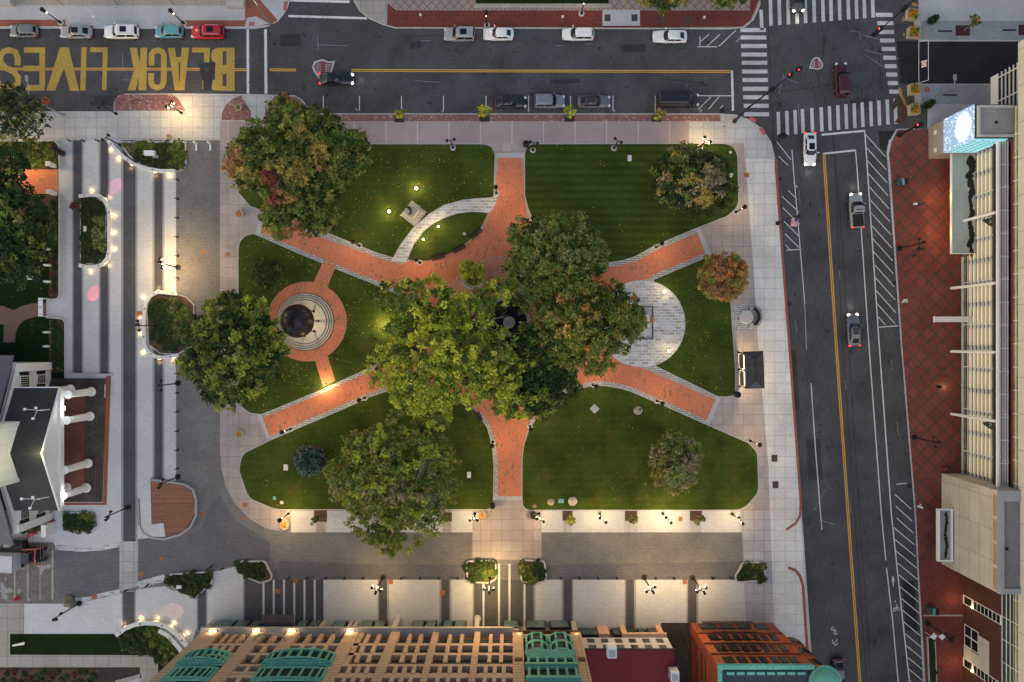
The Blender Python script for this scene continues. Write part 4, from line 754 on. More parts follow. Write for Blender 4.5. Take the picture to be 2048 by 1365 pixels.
for i,(u,v,side) in enumerate(((128,817,'north'),(122,990,'south'))):
    q = P(u,v,8.0); r_ = empty('floodlight', q, 0, 'white floodlight glaring under the %s half of the porch eave'%side, 'floodlight', None)
    part('lamp_head', r_, M['bulb_white'], f=lambda b: b.obox((q.x,q.y,8.0),(.3,.45,.18))); part('bracket', r_, M['white_paint'], f=lambda b: b.tube([(q.x-.05,q.y,8.2),(q.x-.7,q.y,8.6)],.05,6))
    light('flood', (0.5,.0,-.5), 45, (.95,1,.85), .2, r_)
    m_ = empty('rooftop_mast', (q.x-2,q.y,10), 0, 'thin white mast with three small floodlights above the %s roof slope'%side, 'mast')
    part('mast_arm', m_, M['white_paint'], f=lambda b: (b.tube([(q.x-.4,q.y,8.7),(q.x-1.6,q.y,11.2)],.05,6), b.tube([(q.x-1.2,q.y-.1,10.6),(q.x-2.9,q.y+.2,11.6)],.035,6), b.tube([(q.x-1.6,q.y,11.2),(q.x-1.9,q.y-1,11.5)],.035,6)))
    for dx, dy, dz in ((-2.9,.2,11.6),(-1.9,-1,11.5),(-1.6,.35,11.4)): part('lamp_head', m_, M['white_paint'], f=lambda b: b.obox((q.x+dx,q.y+dy,dz),(.3,.3,.2)))
light('steeple_flood', (-59.8,-14.3,13.4), 150, (1,.95,.45), .3); light('porch_glow', (-61.5,-20.5,8.9), 60, (1,1,.8), .2)
# ---- stone office building at the bottom --------------------------------------------------------
stone = mat('sandstone', (.55,.375,.26), var=.1, scale=4, stain=.08, rough=.85, tile=(9,.78,.035,(.12,.06,.04),0,.05), wall='x'); stone2 = mat('sandstone_plain', (.55,.385,.275), var=.12, scale=3, stain=.08)
spand = mat('spandrel', (.085,.045,.035), var=.25, scale=3); limes = mat('limestone', (.42,.39,.36), var=.12, scale=3, stain=.12)
TXN, TXP = -42.4, 9.4
tb = empty('stone_office_building', (-16,-45,.12), 0, 'long sandstone office building with green copper bays along the bottom', 'building')
part('shop_wall', tb, limes, [(TXN+.4,TXP-.1,-60,-40.7,.1,4.3)])
part('upper_wall', tb, spand, [(TXN+.15,TXP-.05,-60,-40.55,4.75,27.0)])
part('shop_cornice', tb, limes, [(TXN-.2,.2,-41,-39.25,4.25,4.75)]); part('tower_cornice', tb, spand, [(.2,TXP,-41,-39.6,4.6,4.95)])
part('roof', tb, M['concrete_dark'], [(TXN+.2,TXP-.1,-60,-40.7,27.02,27.15)])
PIER = [(-41.5,-39.7),(-35.4,-33.7),(-30.7,-29),(-22.7,-20.9),(-16.5,-15.3),(-10.8,-10),(-5.1,-4.3),(.1,1.5),(8,9.35)]
for i,(a,q) in enumerate(PIER):
    if i == 0: a = TXN
    part('pier', tb, stone, [(a,q,-40.6,-39.75,4.8,27)])
part('pier', tb, stone, [(-20.85,-20.2,-40.6,-39.9,4.8,15.2)])
ROW = [(5.4,8.45),(9.3,11.6),(12.45,14.7),(15.95,18.0),(19.2,21.4),(22.5,24.6)]
for z0, z1, m_, yf in ((8.5,9.25,stone2,-39.9),(11.65,12.4,stone2,-39.9),(14.75,15.25,spand,-39.95),(15.25,15.9,stone2,-39.86),(18.05,19.15,stone2,-39.88),(21.45,22.4,stone2,-39.87),(24.7,27,stone2,-39.85)):
    [part('floor_band', tb, m_, [(PIER[i][1]+.003,PIER[i+1][0]-.003,-40.6,yf,z0,z1)]) for i in range(7) if not (i in (0,2) and z0 > 12.5)]
part('upper_stone', tb, stone2, [(-20.85,.1,-40.6,-39.9,18.0,18.05),(PIER[1][1],PIER[2][0],-40.6,-39.8,17.6,18.2)])
NW = {0:4,1:2,2:4,3:3,4:3,5:3,6:3}; nwin = 0; OV = MB()
mull = None
for bi, n in NW.items():
    x0, x1 = PIER[bi][1], PIER[bi+1][0]
    for ri,(z0,z1) in enumerate(ROW):
        if bi in (0,2) and ri > 2: continue
        nn = n if ri < 3 else n+1 if bi > 2 else n
        w = (x1-x0)/nn
        for k in range(nn):
            a, q = x0+w*k, x0+w*(k+1)
            if k: part('mullion', tb, stone2 if ri else stone, [(a-.24,a+.24,-40.58,-39.83,z0-.02,z1+.02)])
            bx = (a+.2,q-.2,-40.58,-40.5,z0+.25,z1)
            if nwin < 96:
                wd = part('window', tb, M['glass_green'], [bx]); nwin += 1
                if ri < 2 and nwin < 60: part('sash', wd, M['iron'], [(a+.2,q-.2,-40.5,-40.47,(z0+z1)/2,(z0+z1)/2+.08)])
            else: OV.box(*bx)
            if ri == 3: part('arch_head', tb, stone2, f=lambda b: b.lathe([(w*.46,0),(w*.52,0)], (0,0), 1) if 0 else b.box(a+.24,q-.24,-40.5,-39.95,z1-.4,z1+.05))
o = OV.build('window', M['glass_green'], tb, True); o['kind'] = 'stuff'
def arcp(x0, x1, dep, n=10, y=-39.75):
    c = (x0+x1)/2; w = (x1-x0)/2; return [(c-w*math.cos(math.pi*k/n), y+dep*math.sin(math.pi*k/n)) for k in range(n+1)]
def balustrade(x0, x1, z, dep=.9):
    b = MB(); a = arcp(x0,x1,dep,12); b.tube([(x,y,z) for x,y in a], .17, 6); b.build('curved_balcony_rail', stone2, tb, True)
balustrade(-34.3,-30,7.9); balustrade(-39.2,-35.6,14.2,.55)
def copper_bay(x0, x1, dep, tiers, name='copper_bay'):
    for ti,(z0,z1,z2) in enumerate(tiers):
        dep = dep if ti == 0 else .22; a = arcp(x0+ti*.1,x1-ti*.1,dep,10); root = None
        b = MB(); b.prism(a+[(x1,-40.2),(x0,-40.2)], z0, z0+.45, 0, True); base = b.build(name, M['copper'], tb, True)
        b = MB(); ai = arcp(x0+.15,x1-.15,max(dep-.3,.02),10); b.prism(ai+[(x1-.15,-40.2),(x0+.15,-40.2)], z0+.45, z1); b.build('bay_glass', M['glass_dark'], base, False)
        for k in range(0,11,1 if x1-x0 > 5 else 2):
            x, y = a[k]; b = MB(); b.box(x-.1,x+.1,y-.3,y+.06,z0+.45,z1); b.build('fin', M['copper'], base, False)
        # spandrel shell over the windows
        b = MB(); n = len(a); o2 = arcp(x0-.1,x1+.1,dep+.06,10); i2 = arcp(x0,x1,.1,10)
        vs = [(x,y,z1) for x,y in a]+[(x,y,z1+.35) for x,y in o2]+[(x,y,z2) for x,y in i2]
        b.add(vs, [f for i in range(n-1) for f in ((i+1,i,n+i,n+i+1),(n+i+1,n+i,2*n+i,2*n+i+1))]); b.build('shell_roof', mat('copper_scale', (.15,.42,.33), var=.25, tile=(.5,.25,.04,(.06,.2,.16),.5,.15), scale=4), base, False)
        b = MB(); b.tube([(x,y,z1+.35) for x,y in o2], .13, 6); b.build('gutter', M['copper'], base, False)
copper_bay(-41.2,-35.5,.85,[(12.7,15.4,16.2),(16.6,19.6,20.6)])
copper_bay(-30.7,-22.2,.9,[(12.7,15.4,16.2),(16.6,19.6,20.6)])
# the tower bay at the right end of the stone building
for s, (xa, xb) in enumerate(((1.9,4.6),(5.0,7.8))):
    for z0, z1 in ((6.9,9.2),(9.9,12.0)):
        pl = [(xa,-40.2),(xa,-39.6),(xa+.75,-39.1),(xb-.75,-39.1),(xb,-39.6),(xb,-40.2)]
        b = MB(); b.prism(pl, z0-.35, z0+.05, 0, True); b.prism(pl, z1, z1+.4, 0, True)
        for x, y in pl[1:5]: b.box(x-.14,x+.14,y-.14,y+.14,z0,z1)
        base = b.build('hexagonal_bay', M['copper'], tb, True)
        b = MB(); b.prism([(x+(.12 if x < (xa+xb)/2 else -.12), y-.12) for x,y in pl], z0, z1); b.build('bay_glass', M['glass_dark'], base, False)
part('bay_skirt', tb, M['copper'], f=lambda b: b.add([(1.6,-39.7,12.5),(8.1,-39.7,12.5),(8.1,-39.05,12.7),(1.6,-39.05,12.7),(2,-39.7,14.2),(7.7,-39.7,14.2)],[(3,2,5,4),(0,3,4),(2,1,5),(0,1,2,3)]))
for z0, z1 in ((14.3,16.2),(17.2,20.0)):
    part('copper_gallery', tb, M['copper'], [(1.9,7.8,-40,-39.4,z0-.1,z0+.1),(1.6,8.05,-40,-39.2,z1,z1+.65)]+[(1.9+1.13*k,2.2+1.13*k,-40,-39.42,z0,z1) for k in range(6)])
    part('gallery_glass', tb, M['glass_dark'], [(1.9,7.8,-40.2,-39.7,z0,z1)])
for x in (.8,8.7): part('medallion', tb, spand, f=lambda b: b.obox((x,-39.68,13.8),(.9,.12,.9)))
part('tower_stone', tb, stone2, [(1.5,8,-40.58,-40.0,5,6.4)])
# shop fronts, awning, signs, uplights
mk('shop_glass', (.09,.14,.14), var=.4, scale=.8, rough=.2, spec=.5)
SH = [(438,468),(471,498),(501,522),(594,616),(618,640),(668,692),(724,746),(749,771),(826,848),(851,872),(886,906),(909,932),(1006,1036),(1052,1090),(1100,1138)]
for a, q in SH:
    f_ = part('shop_window', tb, M['iron'], [(wx(a,1.5),wx(q,1.5),-40.7,-39.85,.15,3.0)]); part('pane', f_, M['shop_glass'], [(wx(a,1.5)+.12,wx(q,1.5)-.12,-39.85,-39.8,.3,2.9)])
for u in (428,585,648,706,713,1032,1146): part('shop_pilaster', tb, limes, [(wx(u)-.35,wx(u)+.35,-40.7,-39.95,.12,4.2)])
for u in (796,955): part('round_shop_column', tb, limes, f=lambda b: b.lathe([(.5,.12),(.5,.5),(.38,.6),(.36,4.2)],(wx(u),-39.6),14))
aw = empty('entrance_canopy', (wx(555,3.4),-39,3.4), 0, 'flat dark canopy over the entrance of the stone office building', 'canopy')
part('canopy_slab', aw, mat('canopy_dark', (.05,.045,.05), var=.4, stain=.4), [(wx(523,3.5),wx(588,3.5),-40.2,wy(1231,3.5),3.3,3.5)]); part('support_rod', aw, M['iron'], f=lambda b: (b.tube([(wx(530,3.5),-38.2,3.5),(wx(532,3.5),-39.9,4.2)],.04,5), b.tube([(wx(582,3.5),-38.2,3.5),(wx(580,3.5),-39.9,4.2)],.04,5)))
LU = [(425,1262.5),(512,1262.5),(583,1262.5),(700,1263),(1038,1268.5),(1153,1268.5)]
bb = mat('uplight_glow', (1,.75,.4), emit=6)
for i,(u,v) in enumerate(LU):
    x, y, z = wx(u,4.95), wy(v,4.95), 4.98 if i > 3 else 4.78
    f_ = part('uplight', tb, M['bronze'], [(x-.55,x+.55,y-.14,y+.14,z,z+.1)]); part('lens', f_, bb, [(x-.48,x+.48,y-.09,y+.09,z+.1,z+.12)])
    light('uplight_lamp', (x,y+.25,z+.55), 34 if i < 4 else 30, (1,.7,.36), .2)
# ---- white house with the maroon roof ------------------------------------------------------------
wb = empty('maroon_roofed_building', (15,-45,.12), 0, 'white building with a flat maroon roof and two rows of small windows', 'building')
whm = mat('lilac_white', (.56,.53,.57), var=.06, stain=.06); peach = mat('peach', (.6,.36,.26), var=.1)
part('shop_wall', wb, spand, [(9.6,21.3,-58,-41.2,.1,3.9)]); part('upper_wall', wb, whm, [(9.5,21.4,-58,-40.9,3.9,8.2)])
part('shop_trim', wb, peach, [(wx(1195,1),wx(1216,1),-41.2,-40.6,.12,3.3),(wx(1240,1),wx(1250,1),-41.2,-40.5,.12,3.3),(wx(1240,1),wx(1326,1),-41.2,-40.4,3.3,3.8),(wx(1312,1),wx(1322,1),-41.2,-40.5,.12,3.3)])
part('roof', wb, mat('maroon', (.17,.02,.028), var=.15, scale=8, stain=.12), [(9.45,21.5,-58,-40.8,8.2,8.35)]); part('roof_edge', wb, M['iron'], [(9.4,21.55,-40.8,-40.7,8.1,8.42),(21.5,21.6,-58,-40.8,8.1,8.42)])
for z0, z1 in ((4.4,5.7),(6.6,7.9)):
    for k in range(6):
        x = 10.3+1.88*k; w_ = part('window', wb, M['iron'], [(x,x+.95,-40.9,-40.84,z0,z1)]); part('pane', w_, M['glass_green'], [(x+.1,x+.85,-40.84,-40.82,z0+.1,z1-.1)])
for a, q in ((1155,1200),(1225,1240),(1250,1272),(1276,1290),(1294,1316)):
    w_ = part('shop_window', wb, M['iron'], [(wx(a,1.4),wx(q,1.4),-41.2,-40.9,.3,3)]); part('pane', w_, M['glass_green'], [(wx(a,1.4)+.15,wx(q,1.4)-.15,-40.9,-40.87,.5,2.8)])
for u, v, s in ((1223,1302,1.2),(1348,1350,1.1)):
    q = P(u,v,9.3); rv = empty('roof_vent', (q.x,q.y,8.35), 0, 'white box vent %s the maroon roof'%('near the front of' if u < 1300 else 'on the right edge of'), 'vent'); part('housing', rv, M['white_paint'], [(q.x-s*.5,q.x+s*.5,q.y-s*.6,q.y+s*.6,8.35,10)]); part('cap', rv, M['concrete_plain'], [(q.x-s*.36,q.x+s*.36,q.y-s*.45,q.y+s*.3,10,10.06)])
mk('mud_dark', (.05,.042,.036), var=.45, scale=1.5, stain=.4)
sheet('alley_ground', [(1322,1246),(1384,1246),(1400,1420),(1322,1420)], L3_+.006, M['mud_dark'])
# ---- orange brick building with the copper cornice --------------------------------------------------
ob = empty('orange_brick_building', (31,-45,.12), 0, 'orange brick corner building with black fire escapes and a green copper cornice', 'building')
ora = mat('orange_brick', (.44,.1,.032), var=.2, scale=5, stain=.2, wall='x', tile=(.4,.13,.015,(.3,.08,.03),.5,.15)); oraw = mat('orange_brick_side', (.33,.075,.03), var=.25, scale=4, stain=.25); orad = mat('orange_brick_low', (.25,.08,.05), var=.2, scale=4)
OX0, OX1 = 25.5, 37.3
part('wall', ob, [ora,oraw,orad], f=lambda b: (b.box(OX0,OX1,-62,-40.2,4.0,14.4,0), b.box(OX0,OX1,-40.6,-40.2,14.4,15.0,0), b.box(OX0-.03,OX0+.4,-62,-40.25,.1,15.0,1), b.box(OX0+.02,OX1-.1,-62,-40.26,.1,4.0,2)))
part('corner_turret', ob, ora, f=lambda b: b.lathe([(.2,3.6),(1.3,4.4),(1.6,5.2),(1.6,15)],(37.9,-41.9),24))
for z in (4.2,7.9,11.3): part('string_course', ob, orad, [(OX0,OX1-.2,-40.2,-40.0,z,z+.22)])
part('string_ring', ob, orad, f=lambda b: [b.lathe([(1.6,z),(1.72,z+.05),(1.72,z+.25),(1.6,z+.3)],(37.9,-41.9),24) for z in (7.8,11.2)])
OW = [(26.6,28.0),(28.4,29.6),(30.0,30.9),(31.2,32.1),(32.7,33.5),(33.8,34.6),(35,35.9)]
for ri,(z0,z1) in enumerate(((.6,2.6),(4.7,6.9),(8.5,10.6),(12.2,14.2))):
    for k,(a,q) in enumerate(OW if ri else [(26.4,28.8),(29.4,31),(31.8,33.4),(34.2,36)]):
        w_ = part('window', ob, M['iron'], f=lambda b: b.box(a,q,-40.26,-40.14 if ri else -40.2,z0,z1) if ri < 3 else b.prism([(0,0)]*0 or [(a,-40.2),(q,-40.2),(q,-40.14),(a,-40.14)], z0, z1))
        part('pane', w_, M['glass_green'] if not ri else M['glass_dark'], [(a+.12,q-.12,-40.2 if not ri else -40.14,-40.17 if not ri else -40.12,z0+.12,z1-.12)])
for k in range(5):
    t = R(20+28*k); x, y = 37.9+1.63*math.cos(t), -41.9+1.63*math.sin(t)
    for z in (5.6,9.0,12.6): part('turret_window', ob, M['glass_dark'], f=lambda b: b.obox((x,y,z),(.09,.6,1.6),t))
rw, pz = .45, 15.0
part('cornice', ob, M['copper'], [(OX0-.1,OX1,-40.5,-39.95,pz,pz+.4),(OX0-.1,OX0+.4,-62,-40.5,pz,pz+.4),(OX0-.2,OX1-.3,-39.95,-39.85,pz+.15,pz+.3)])
part('roof', ob, mat('roof_slate_blue', (.05,.055,.075), var=.15, tile=(1.6,8,.04,(.02,.02,.03),0,.05)), [(OX0+.4,OX1+1.5,-62,-40.6,pz-.5,pz-.05)])
part('parapet_panel', ob, M['copper'], [(OX0+1.0+1.25*k,OX0+1.95+1.25*k,-41.2,-40.85,pz-.05,pz+.3) for k in range(8)])
part('turret_cornice', ob, M['copper'], f=lambda b: b.lathe([(1.6,15),(1.98,15.15),(2.0,15.5),(1.75,15.6),(1.75,15.9)],(38.6,-42.0),28))
part('turret_dome', ob, mat('copper_dome', (.15,.4,.31), var=.12, scale=6), f=lambda b: b.lathe([(1.75,15.9),(1.68,16.2),(1.4,16.6),(.9,16.9),(.4,17.02),(0,17.05)],(38.6,-42.0),28), smooth=True)
for i,(z,x0,x1) in enumerate(((3.3,26.3,33.2),(7.2,26.6,32.6),(10.9,27.0,32.3))):
    fe = empty('fire_escape', ((x0+x1)/2,-39.6,z), 0, 'black iron fire escape balcony on the %s of the orange building'%('lowest storey','middle storey','top storey')[i], 'fire escape', None)
    part('deck', fe, M['iron'], [(x0,x1,-39.95+.0,-39.85+.0,z,z+.05)]+[(x0,x1,-39.82+.13*k,-39.77+.13*k,z,z+.04) for k in range(8)])
    part('railing', fe, M['iron'], f=lambda b: ([b.tube([(x0,-38.75,z+h),(x1,-38.75,z+h)],.03,5) for h in (.5,1.0)], [b.tube([(x0+(x1-x0)*k/6,-38.75,z),(x0+(x1-x0)*k/6,-38.75,z+1)],.03,5) for k in range(7)], b.tube([(x0,-39.9,z+1),(x0,-38.75,z+1)],.03,5), b.tube([(x1,-39.9,z+1),(x1,-38.75,z+1)],.03,5)))
    if i < 2: part('ladder', fe, M['iron'], f=lambda b: (b.tube([(x0+1,-39.3,z),(x0+2.6,-39.3,z+3.6)],.04,5), b.tube([(x0+1,-39.0,z),(x0+2.6,-39.0,z+3.6)],.04,5), [b.tube([(x0+1+.16*k,-39.3,z+.36*k),(x0+1+.16*k,-39.0,z+.36*k)],.02,4) for k in range(1,10)]))
st_ = empty('alley_stair', (24.2,-45,.12), 0, 'black iron stair frame in the dark alley beside the orange building', 'stair'); part('frame', st_, M['iron'], f=lambda b: [b.tube([(x,-41.2,.2),(x,-41.2,11),(x,-48,11)],.06,5) for x in (23.9,24.9)]+[b.tube([(23.9,-41.2,z),(24.9,-41.2,z),(24.9,-47,z),(23.9,-47,z)],.05,5) for z in (3,6,9)])
# ---- convention centre on the east side --------------------------------------------------------------
cc = empty('glass_convention_centre', (70,0,.12), 0, 'long glass fronted hall with white louvres and a slatted canopy on the east side', 'building')
X0 = 64.4
panel = mat('pale_panel', (.52,.5,.45), var=.08, scale=2, stain=.1, tile=(4.6,2.4,.05,(.3,.29,.27),0,.03), wall='y'); beige = mat('beige_panel', (.5,.465,.41), var=.1, scale=2, stain=.12, tile=(4.0,2.3,.035,(.25,.225,.2),0,.07), wall='y')
spand2 = None
glow = mat('lit_interior', (.9,.68,.3), emit=.8); glassw = mat('curtain_glass', (.1,.12,.1), var=.5, scale=.8, rough=.1, spec=.7); brn = mat('brown_brick', (.085,.032,.022), var=.25, scale=5, wall='y', tile=(.5,.16,.015,(.05,.02,.015),.5,.15))
part('wall', cc, panel, [(X0-.3,115,-62,37.8,12.7,24),(X0+.5,115,-62,30,.1,12.7),(68.6,115,30,37.6,.1,12.7)])
part('lower_glass', cc, glassw, [(X0,X0+.3,-18.9,26,.1,10.6)])
part('lit_ceiling', cc, glow, [(X0-.02,X0-.01,-18.5+2.98*k,-16.1+2.98*k,1.65+.9*j,2.05+.9*j) for k in range(15) for j in range(8)])
for i in range(8): part('louvre', cc, M['white_paint'], [(X0-.34,X0-.02,-18.9,26 if i > 1 else 12,2.25+.9*i,2.32+.9*i)])
for k in range(16): part('mullion', cc, M['white_paint'] if k % 2 else M['iron'], [(X0-.1,X0-.015,-18.6+2.98*k,-18.5+2.98*k,.1,10.4)])
part('plinth_frame', cc, M['stone_white'], [(X0-.25,X0-.02,-18.9,12,.1,.3),(X0-.14,X0-.02,-18.9,12,1.35,1.45)])
part('roof_beam', cc, M['white_paint'], [(62.62,62.9,-19,26,10.55,10.85)])
for k in range(6): part('canopy_slat', cc, M['stone_white'], [(63.16+.31*k,63.26+.31*k,-19,25.8,10.45,10.6)])
part('painted_canopy_shade', cc, mat('painted_recess_shade', (.06,.055,.05), var=.2), [(63.0,X0-.02,-18.8,25.8,9.3,9.4)])  # added dark sheet below the slats, its colour stands in for shade
for k in range(16): part('canopy_cross_bar', cc, M['white_paint'], [(62.98,64.95,-18.9+2.98*k,-18.76+2.98*k,10.3,10.44)])
part('upper_band', cc, mat('red_band', (.12,.03,.02), var=.3), [(X0-.05,X0+.4,-18.9,26,10.85,11.35)])
part('upper_glass', cc, mat('upper_glass', (.2,.18,.1), var=.5, scale=1, rough=.1, spec=.7), [(X0-.02,X0+.4,-62,30,11.35,12.7)])
part('glazing_bar', cc, M['white_paint'], [(X0-.08,X0-.03,-62,30,11.85,11.95)]+[(X0-.07,X0-.025,-60+2.98*k,-59.93+2.98*k,8.9 if k < 9 else 11.35,12.7) for k in range(30)])
for v in (449,577,703,828): part('canopy_column', cc, M['white_paint'], f=lambda b: b.tube([(62.7,wy(v),.12),(62.7,wy(v),10.3)],.2,10))
cn = empty('flat_entrance_canopy', (62.7,19,3), 0, 'flat grey canopy streaked with black stains beside the display tower', 'canopy')
part('slab', cn, mat('canopy_grey', (.33,.37,.38), var=.12, scale=3, stain=.15), [(61.05,X0-.03,12.2,26.1,2.95,3.2)]); part('rim', cn, M['white_paint'], [(60.95,61.06,12.1,26.1,2.9,3.32),(61.06,X0-.5,12.09,12.2,2.9,3.32)])
blk = mat('roof_stain', (.012,.012,.014), var=.3)
def blob(b, cx_, cy_, rx, ry, z, s): rr = random.Random(s); b.flat([(cx_+rx*rr.uniform(.55,1.2)*math.cos(k*.42), cy_+ry*rr.uniform(.6,1.15)*math.sin(k*.42)) for k in range(15)], z)
part('stain', cn, blk, f=lambda b: [blob(b, 63.7+.2*math.sin(k*2.1), 25-1.05*k, .62-.02*k if k not in (5,6) else .3, .9, 3.203+.001*k, k) for k in range(13)])
fb = empty('white_wall_beam', (62,3,2.6), 0, 'short white canopy beam jutting from the glass hall over the red walk', 'canopy'); part('beam', fb, M['stone_white'], [(58.9,X0-.2,2.65,3.4,2.5,2.85)]); part('end_cap', fb, M['white_paint'], [(58.85,58.9,2.6,3.45,2.45,2.9)])
# display tower
dt = empty('display_tower', (62,28.2,.12), 0, 'square tower with a dazzling dotted blue white screen on its upper half', 'tower')
TX, TN, TS = 59.45, 30.45, 26.0
part('base', dt, mat('tower_beige', (.33,.28,.24), var=.1, stain=.1), [(TX,X0-.1,TS,TN,.1,4.15)]); [part('base_light', dt, M['white_paint'], [(TX-.03,TX,y,y+.6,1.6,2.2)]) for y in (29,26.5)]
part('shell', dt, mat('teal_dark', (.02,.06,.065), var=.2), [(TX+.02,X0+.5,TS+.02,TN-.02,4.15,11.2)])
def screen_mat():
    m = bpy.data.materials.new('led_screen'); m.use_nodes = True; nt = m.node_tree; L = nt.links.new; bs = nt.nodes['Principled BSDF']; bs.inputs['Base Color'].default_value = (.02,.02,.02,1)
    tc = nd(nt,'ShaderNodeTexCoord'); vo = nd(nt,'ShaderNodeTexVoronoi'); vo.inputs['Scale'].default_value = 3.0; L(tc.outputs['Object'], vo.inputs['Vector'])
    cr = nd(nt,'ShaderNodeValToRGB'); cr.color_ramp.elements[0].position = .22; cr.color_ramp.elements[0].color = (1,1,1,1); cr.color_ramp.elements[1].position = .42; cr.color_ramp.elements[1].color = (.27,.4,.56,1); L(vo.outputs['Distance'], cr.inputs[0])
    vs = nd(nt,'ShaderNodeVectorMath', operation='DISTANCE'); mp = nd(nt,'ShaderNodeMapping'); mp.inputs['Scale'].default_value = (0,.85,.9); mp.inputs['Location'].default_value = (0,-28.2*.85,-8.9*.9); L(tc.outputs['Object'], mp.inputs[0]); L(mp.outputs[0], vs.inputs[0]); vs.inputs[1].default_value = (0,0,0)
    c2 = nd(nt,'ShaderNodeMapRange'); c2.inputs[1].default_value = 1.75; c2.inputs[2].default_value = .9; c2.inputs[3].default_value = .72; c2.inputs[4].default_value = 3.5; L(vs.outputs['Value'], c2.inputs[0])
    L(cr.outputs[0], bs.inputs['Emission Color']); L(c2.outputs[0], bs.inputs['Emission Strength']); return m
SM = screen_mat()
b = MB(); b.box(TX-.1,TX,TS-.1,TN,4.16,11.24); sc = b.build('screen_face', SM, dt); sc.location = (-62,-28.2,-.12)
part('screen_side', dt, mat('led_side', (.22,.5,.6), emit=.55), [(TX,TX+4.3,TS-.1,TS,4.16,11.24)]); part('screen_side_stripe', dt, M['teal'] if 'teal' in M else mat('teal_stripe', (.05,.25,.28), emit=.25), [(TX+.3+.9*k,TX+.7+.9*k,TS-.12,TS-.101,4.6+.8*j+.3*(k%2),4.9+.8*j+.3*(k%2)) for k in range(4) for j in range(8)])
part('roof', dt, M['concrete_dark'], [(TX+.35,X0+.4,TS+.3,TN-.3,11.2,11.26)]); part('coping', dt, mat('coping', (.45,.45,.44), var=.08), [(TX+.3,TX+.6,TS+.2,TN-.2,11.2,11.5),(TX+.6,X0+.5,TN-.5,TN-.2,11.2,11.5),(TX+.6,X0+.5,TS+.2,TS+.5,11.2,11.5)]); part('roof_drain', dt, M['iron'], f=lambda b: b.lathe([(.22,11.26),(.2,11.34),(0,11.36)],(62.2,28.1),12))
# north glass wing
part('wing_wall', cc, M['white_paint'], [(68.3,68.6,30,37.6,.1,1.8)]); part('wing_glass', cc, M['glass_dark'], [(68.35,68.6,30,37.6,1.8,12.6)]); part('wing_mullion', cc, M['white_paint'], [(68.2,68.35,30,37.6,1.8+.85*k,1.92+.85*k) for k in range(8)]+[(68.22,68.34,y,y+.12,1.8,9) for y in (31,33.6,36.9)])
# beige block
part('stone_block', cc, beige, [(61.3,X0,-31.8,-18.9,.1,13.0)]); part('block_coping', cc, mat('lead_grey', (.28,.3,.34), var=.1), [(61.25,61.95,-31.85,-18.85,13.0,13.35),(61.95,X0,-20.2,-18.85,13.0,13.3),(61.95,X0,-31.85,-31.2,13.0,13.3)]); part('block_roof', cc, mat('membrane', (.17,.175,.2), var=.15, stain=.2), [(61.95,X0,-31.2,-20.2,13.0,13.1)]); part('block_drain', cc, M['iron'], f=lambda b: b.disc((62.4,-26.2),.25,13.13))
part('block_weathering', cc, mat('ochre_stain', (.34,.27,.17), var=.3, scale=3), [(61.285,61.3,-31.5+3.1*k,-28.8+3.1*k,12.1,12.9) for k in range(4)])
sb = empty('wall_canopy_box', (60,-27,3), 0, 'white rimmed canopy box full of black dirt on the beige wall', 'canopy'); part('tray', sb, M['concrete_dark'], [(59.2,61.2,wy(1121,3.2),wy(1020,3.2),3,3.1)]); part('rim', sb, M['white_paint'], [(59,59.3,wy(1123,3.2),wy(1018,3.2),2.9,3.4),(59.3,61.2,wy(1020.5,3.2),wy(1018,3.2),2.9,3.4),(59.3,61.2,wy(1123,3.2),wy(1120,3.2),2.9,3.4),(60.9,61.1,wy(1120,3.2),wy(1020.5,3.2),3.1,3.4)]); part('dirt', sb, blk, f=lambda b: [blob(b,60.3+.1*math.sin(k),wy(1030+8*k,3.2),.25,.5,3.103+.001*k,40+k) for k in range(11)])
# brown brick wing
part('brick_wall', cc, brn, [(X0,X0+.5,-62,-31.8,.1,8.9)]); part('curtain_wall', cc, M['glass_green'], [(X0+.05,X0+.5,-62,-31.8,8.9,11.35)]); part('curtain_bar', cc, M['white_paint'], [(X0-.02,X0+.05,-62,-31.8,z,z+.09) for z in (8.9,9.8,10.6,11.3)])
for y in (-37.4,-46.3):
    w_ = part('window_strip', cc, M['white_paint'], [(X0-.06,X0,y,y+1.25,.15,8.85)]); part('pane', w_, M['glass_dark'], [(X0-.08,X0-.06,y+.12,y+1.13,.5,2.2)]+[(X0-.08,X0-.06,y+.1,y+1.15,2.75+.86*k,3.45+.86*k) for k in range(7)])
    part('door_lamp', cc, mat('door_glow', (1,.93,.55), emit=9), [(X0-.2,X0-.08,y+.1,y+.35,2.35,2.6)]); light('door_light', (X0-1.5,y+.6,1.6), 42, (1,.55,.18), .1)
part('beige_infill', cc, panel, [(X0-.05,X0,-45.2,-43.2,.3,2),(X0-.05,X0,-45.2,-40.6,3.9,6.2),(X0-.05,X0,-45.2,-43.4,2,3.9)]); w_ = part('window', cc, M['white_paint'], [(X0-.07,X0,-43.2,-40.2,.5,3.8)]); part('pane', w_, M['glass_dark'], [(X0-.09,X0-.07,-43.1+1.5*i,-41.8+1.5*i,.7+1.6*j,2.1+1.6*j) for i in range(2) for j in range(2)])
part('dome_camera', cc, M['white_paint'], f=lambda b: b.lathe([(0,.9),(.3,1.0),(.3,1.3),(0,1.5)],(64.2,-31.95),12))
for y in (20,15): light('canopy_glow', (60.2,y,2.2), 110, (1,.5,.12), .2)
light('screen_spill', (57.8,28.2,6.5), 120, (.75,.9,1), 1.2)
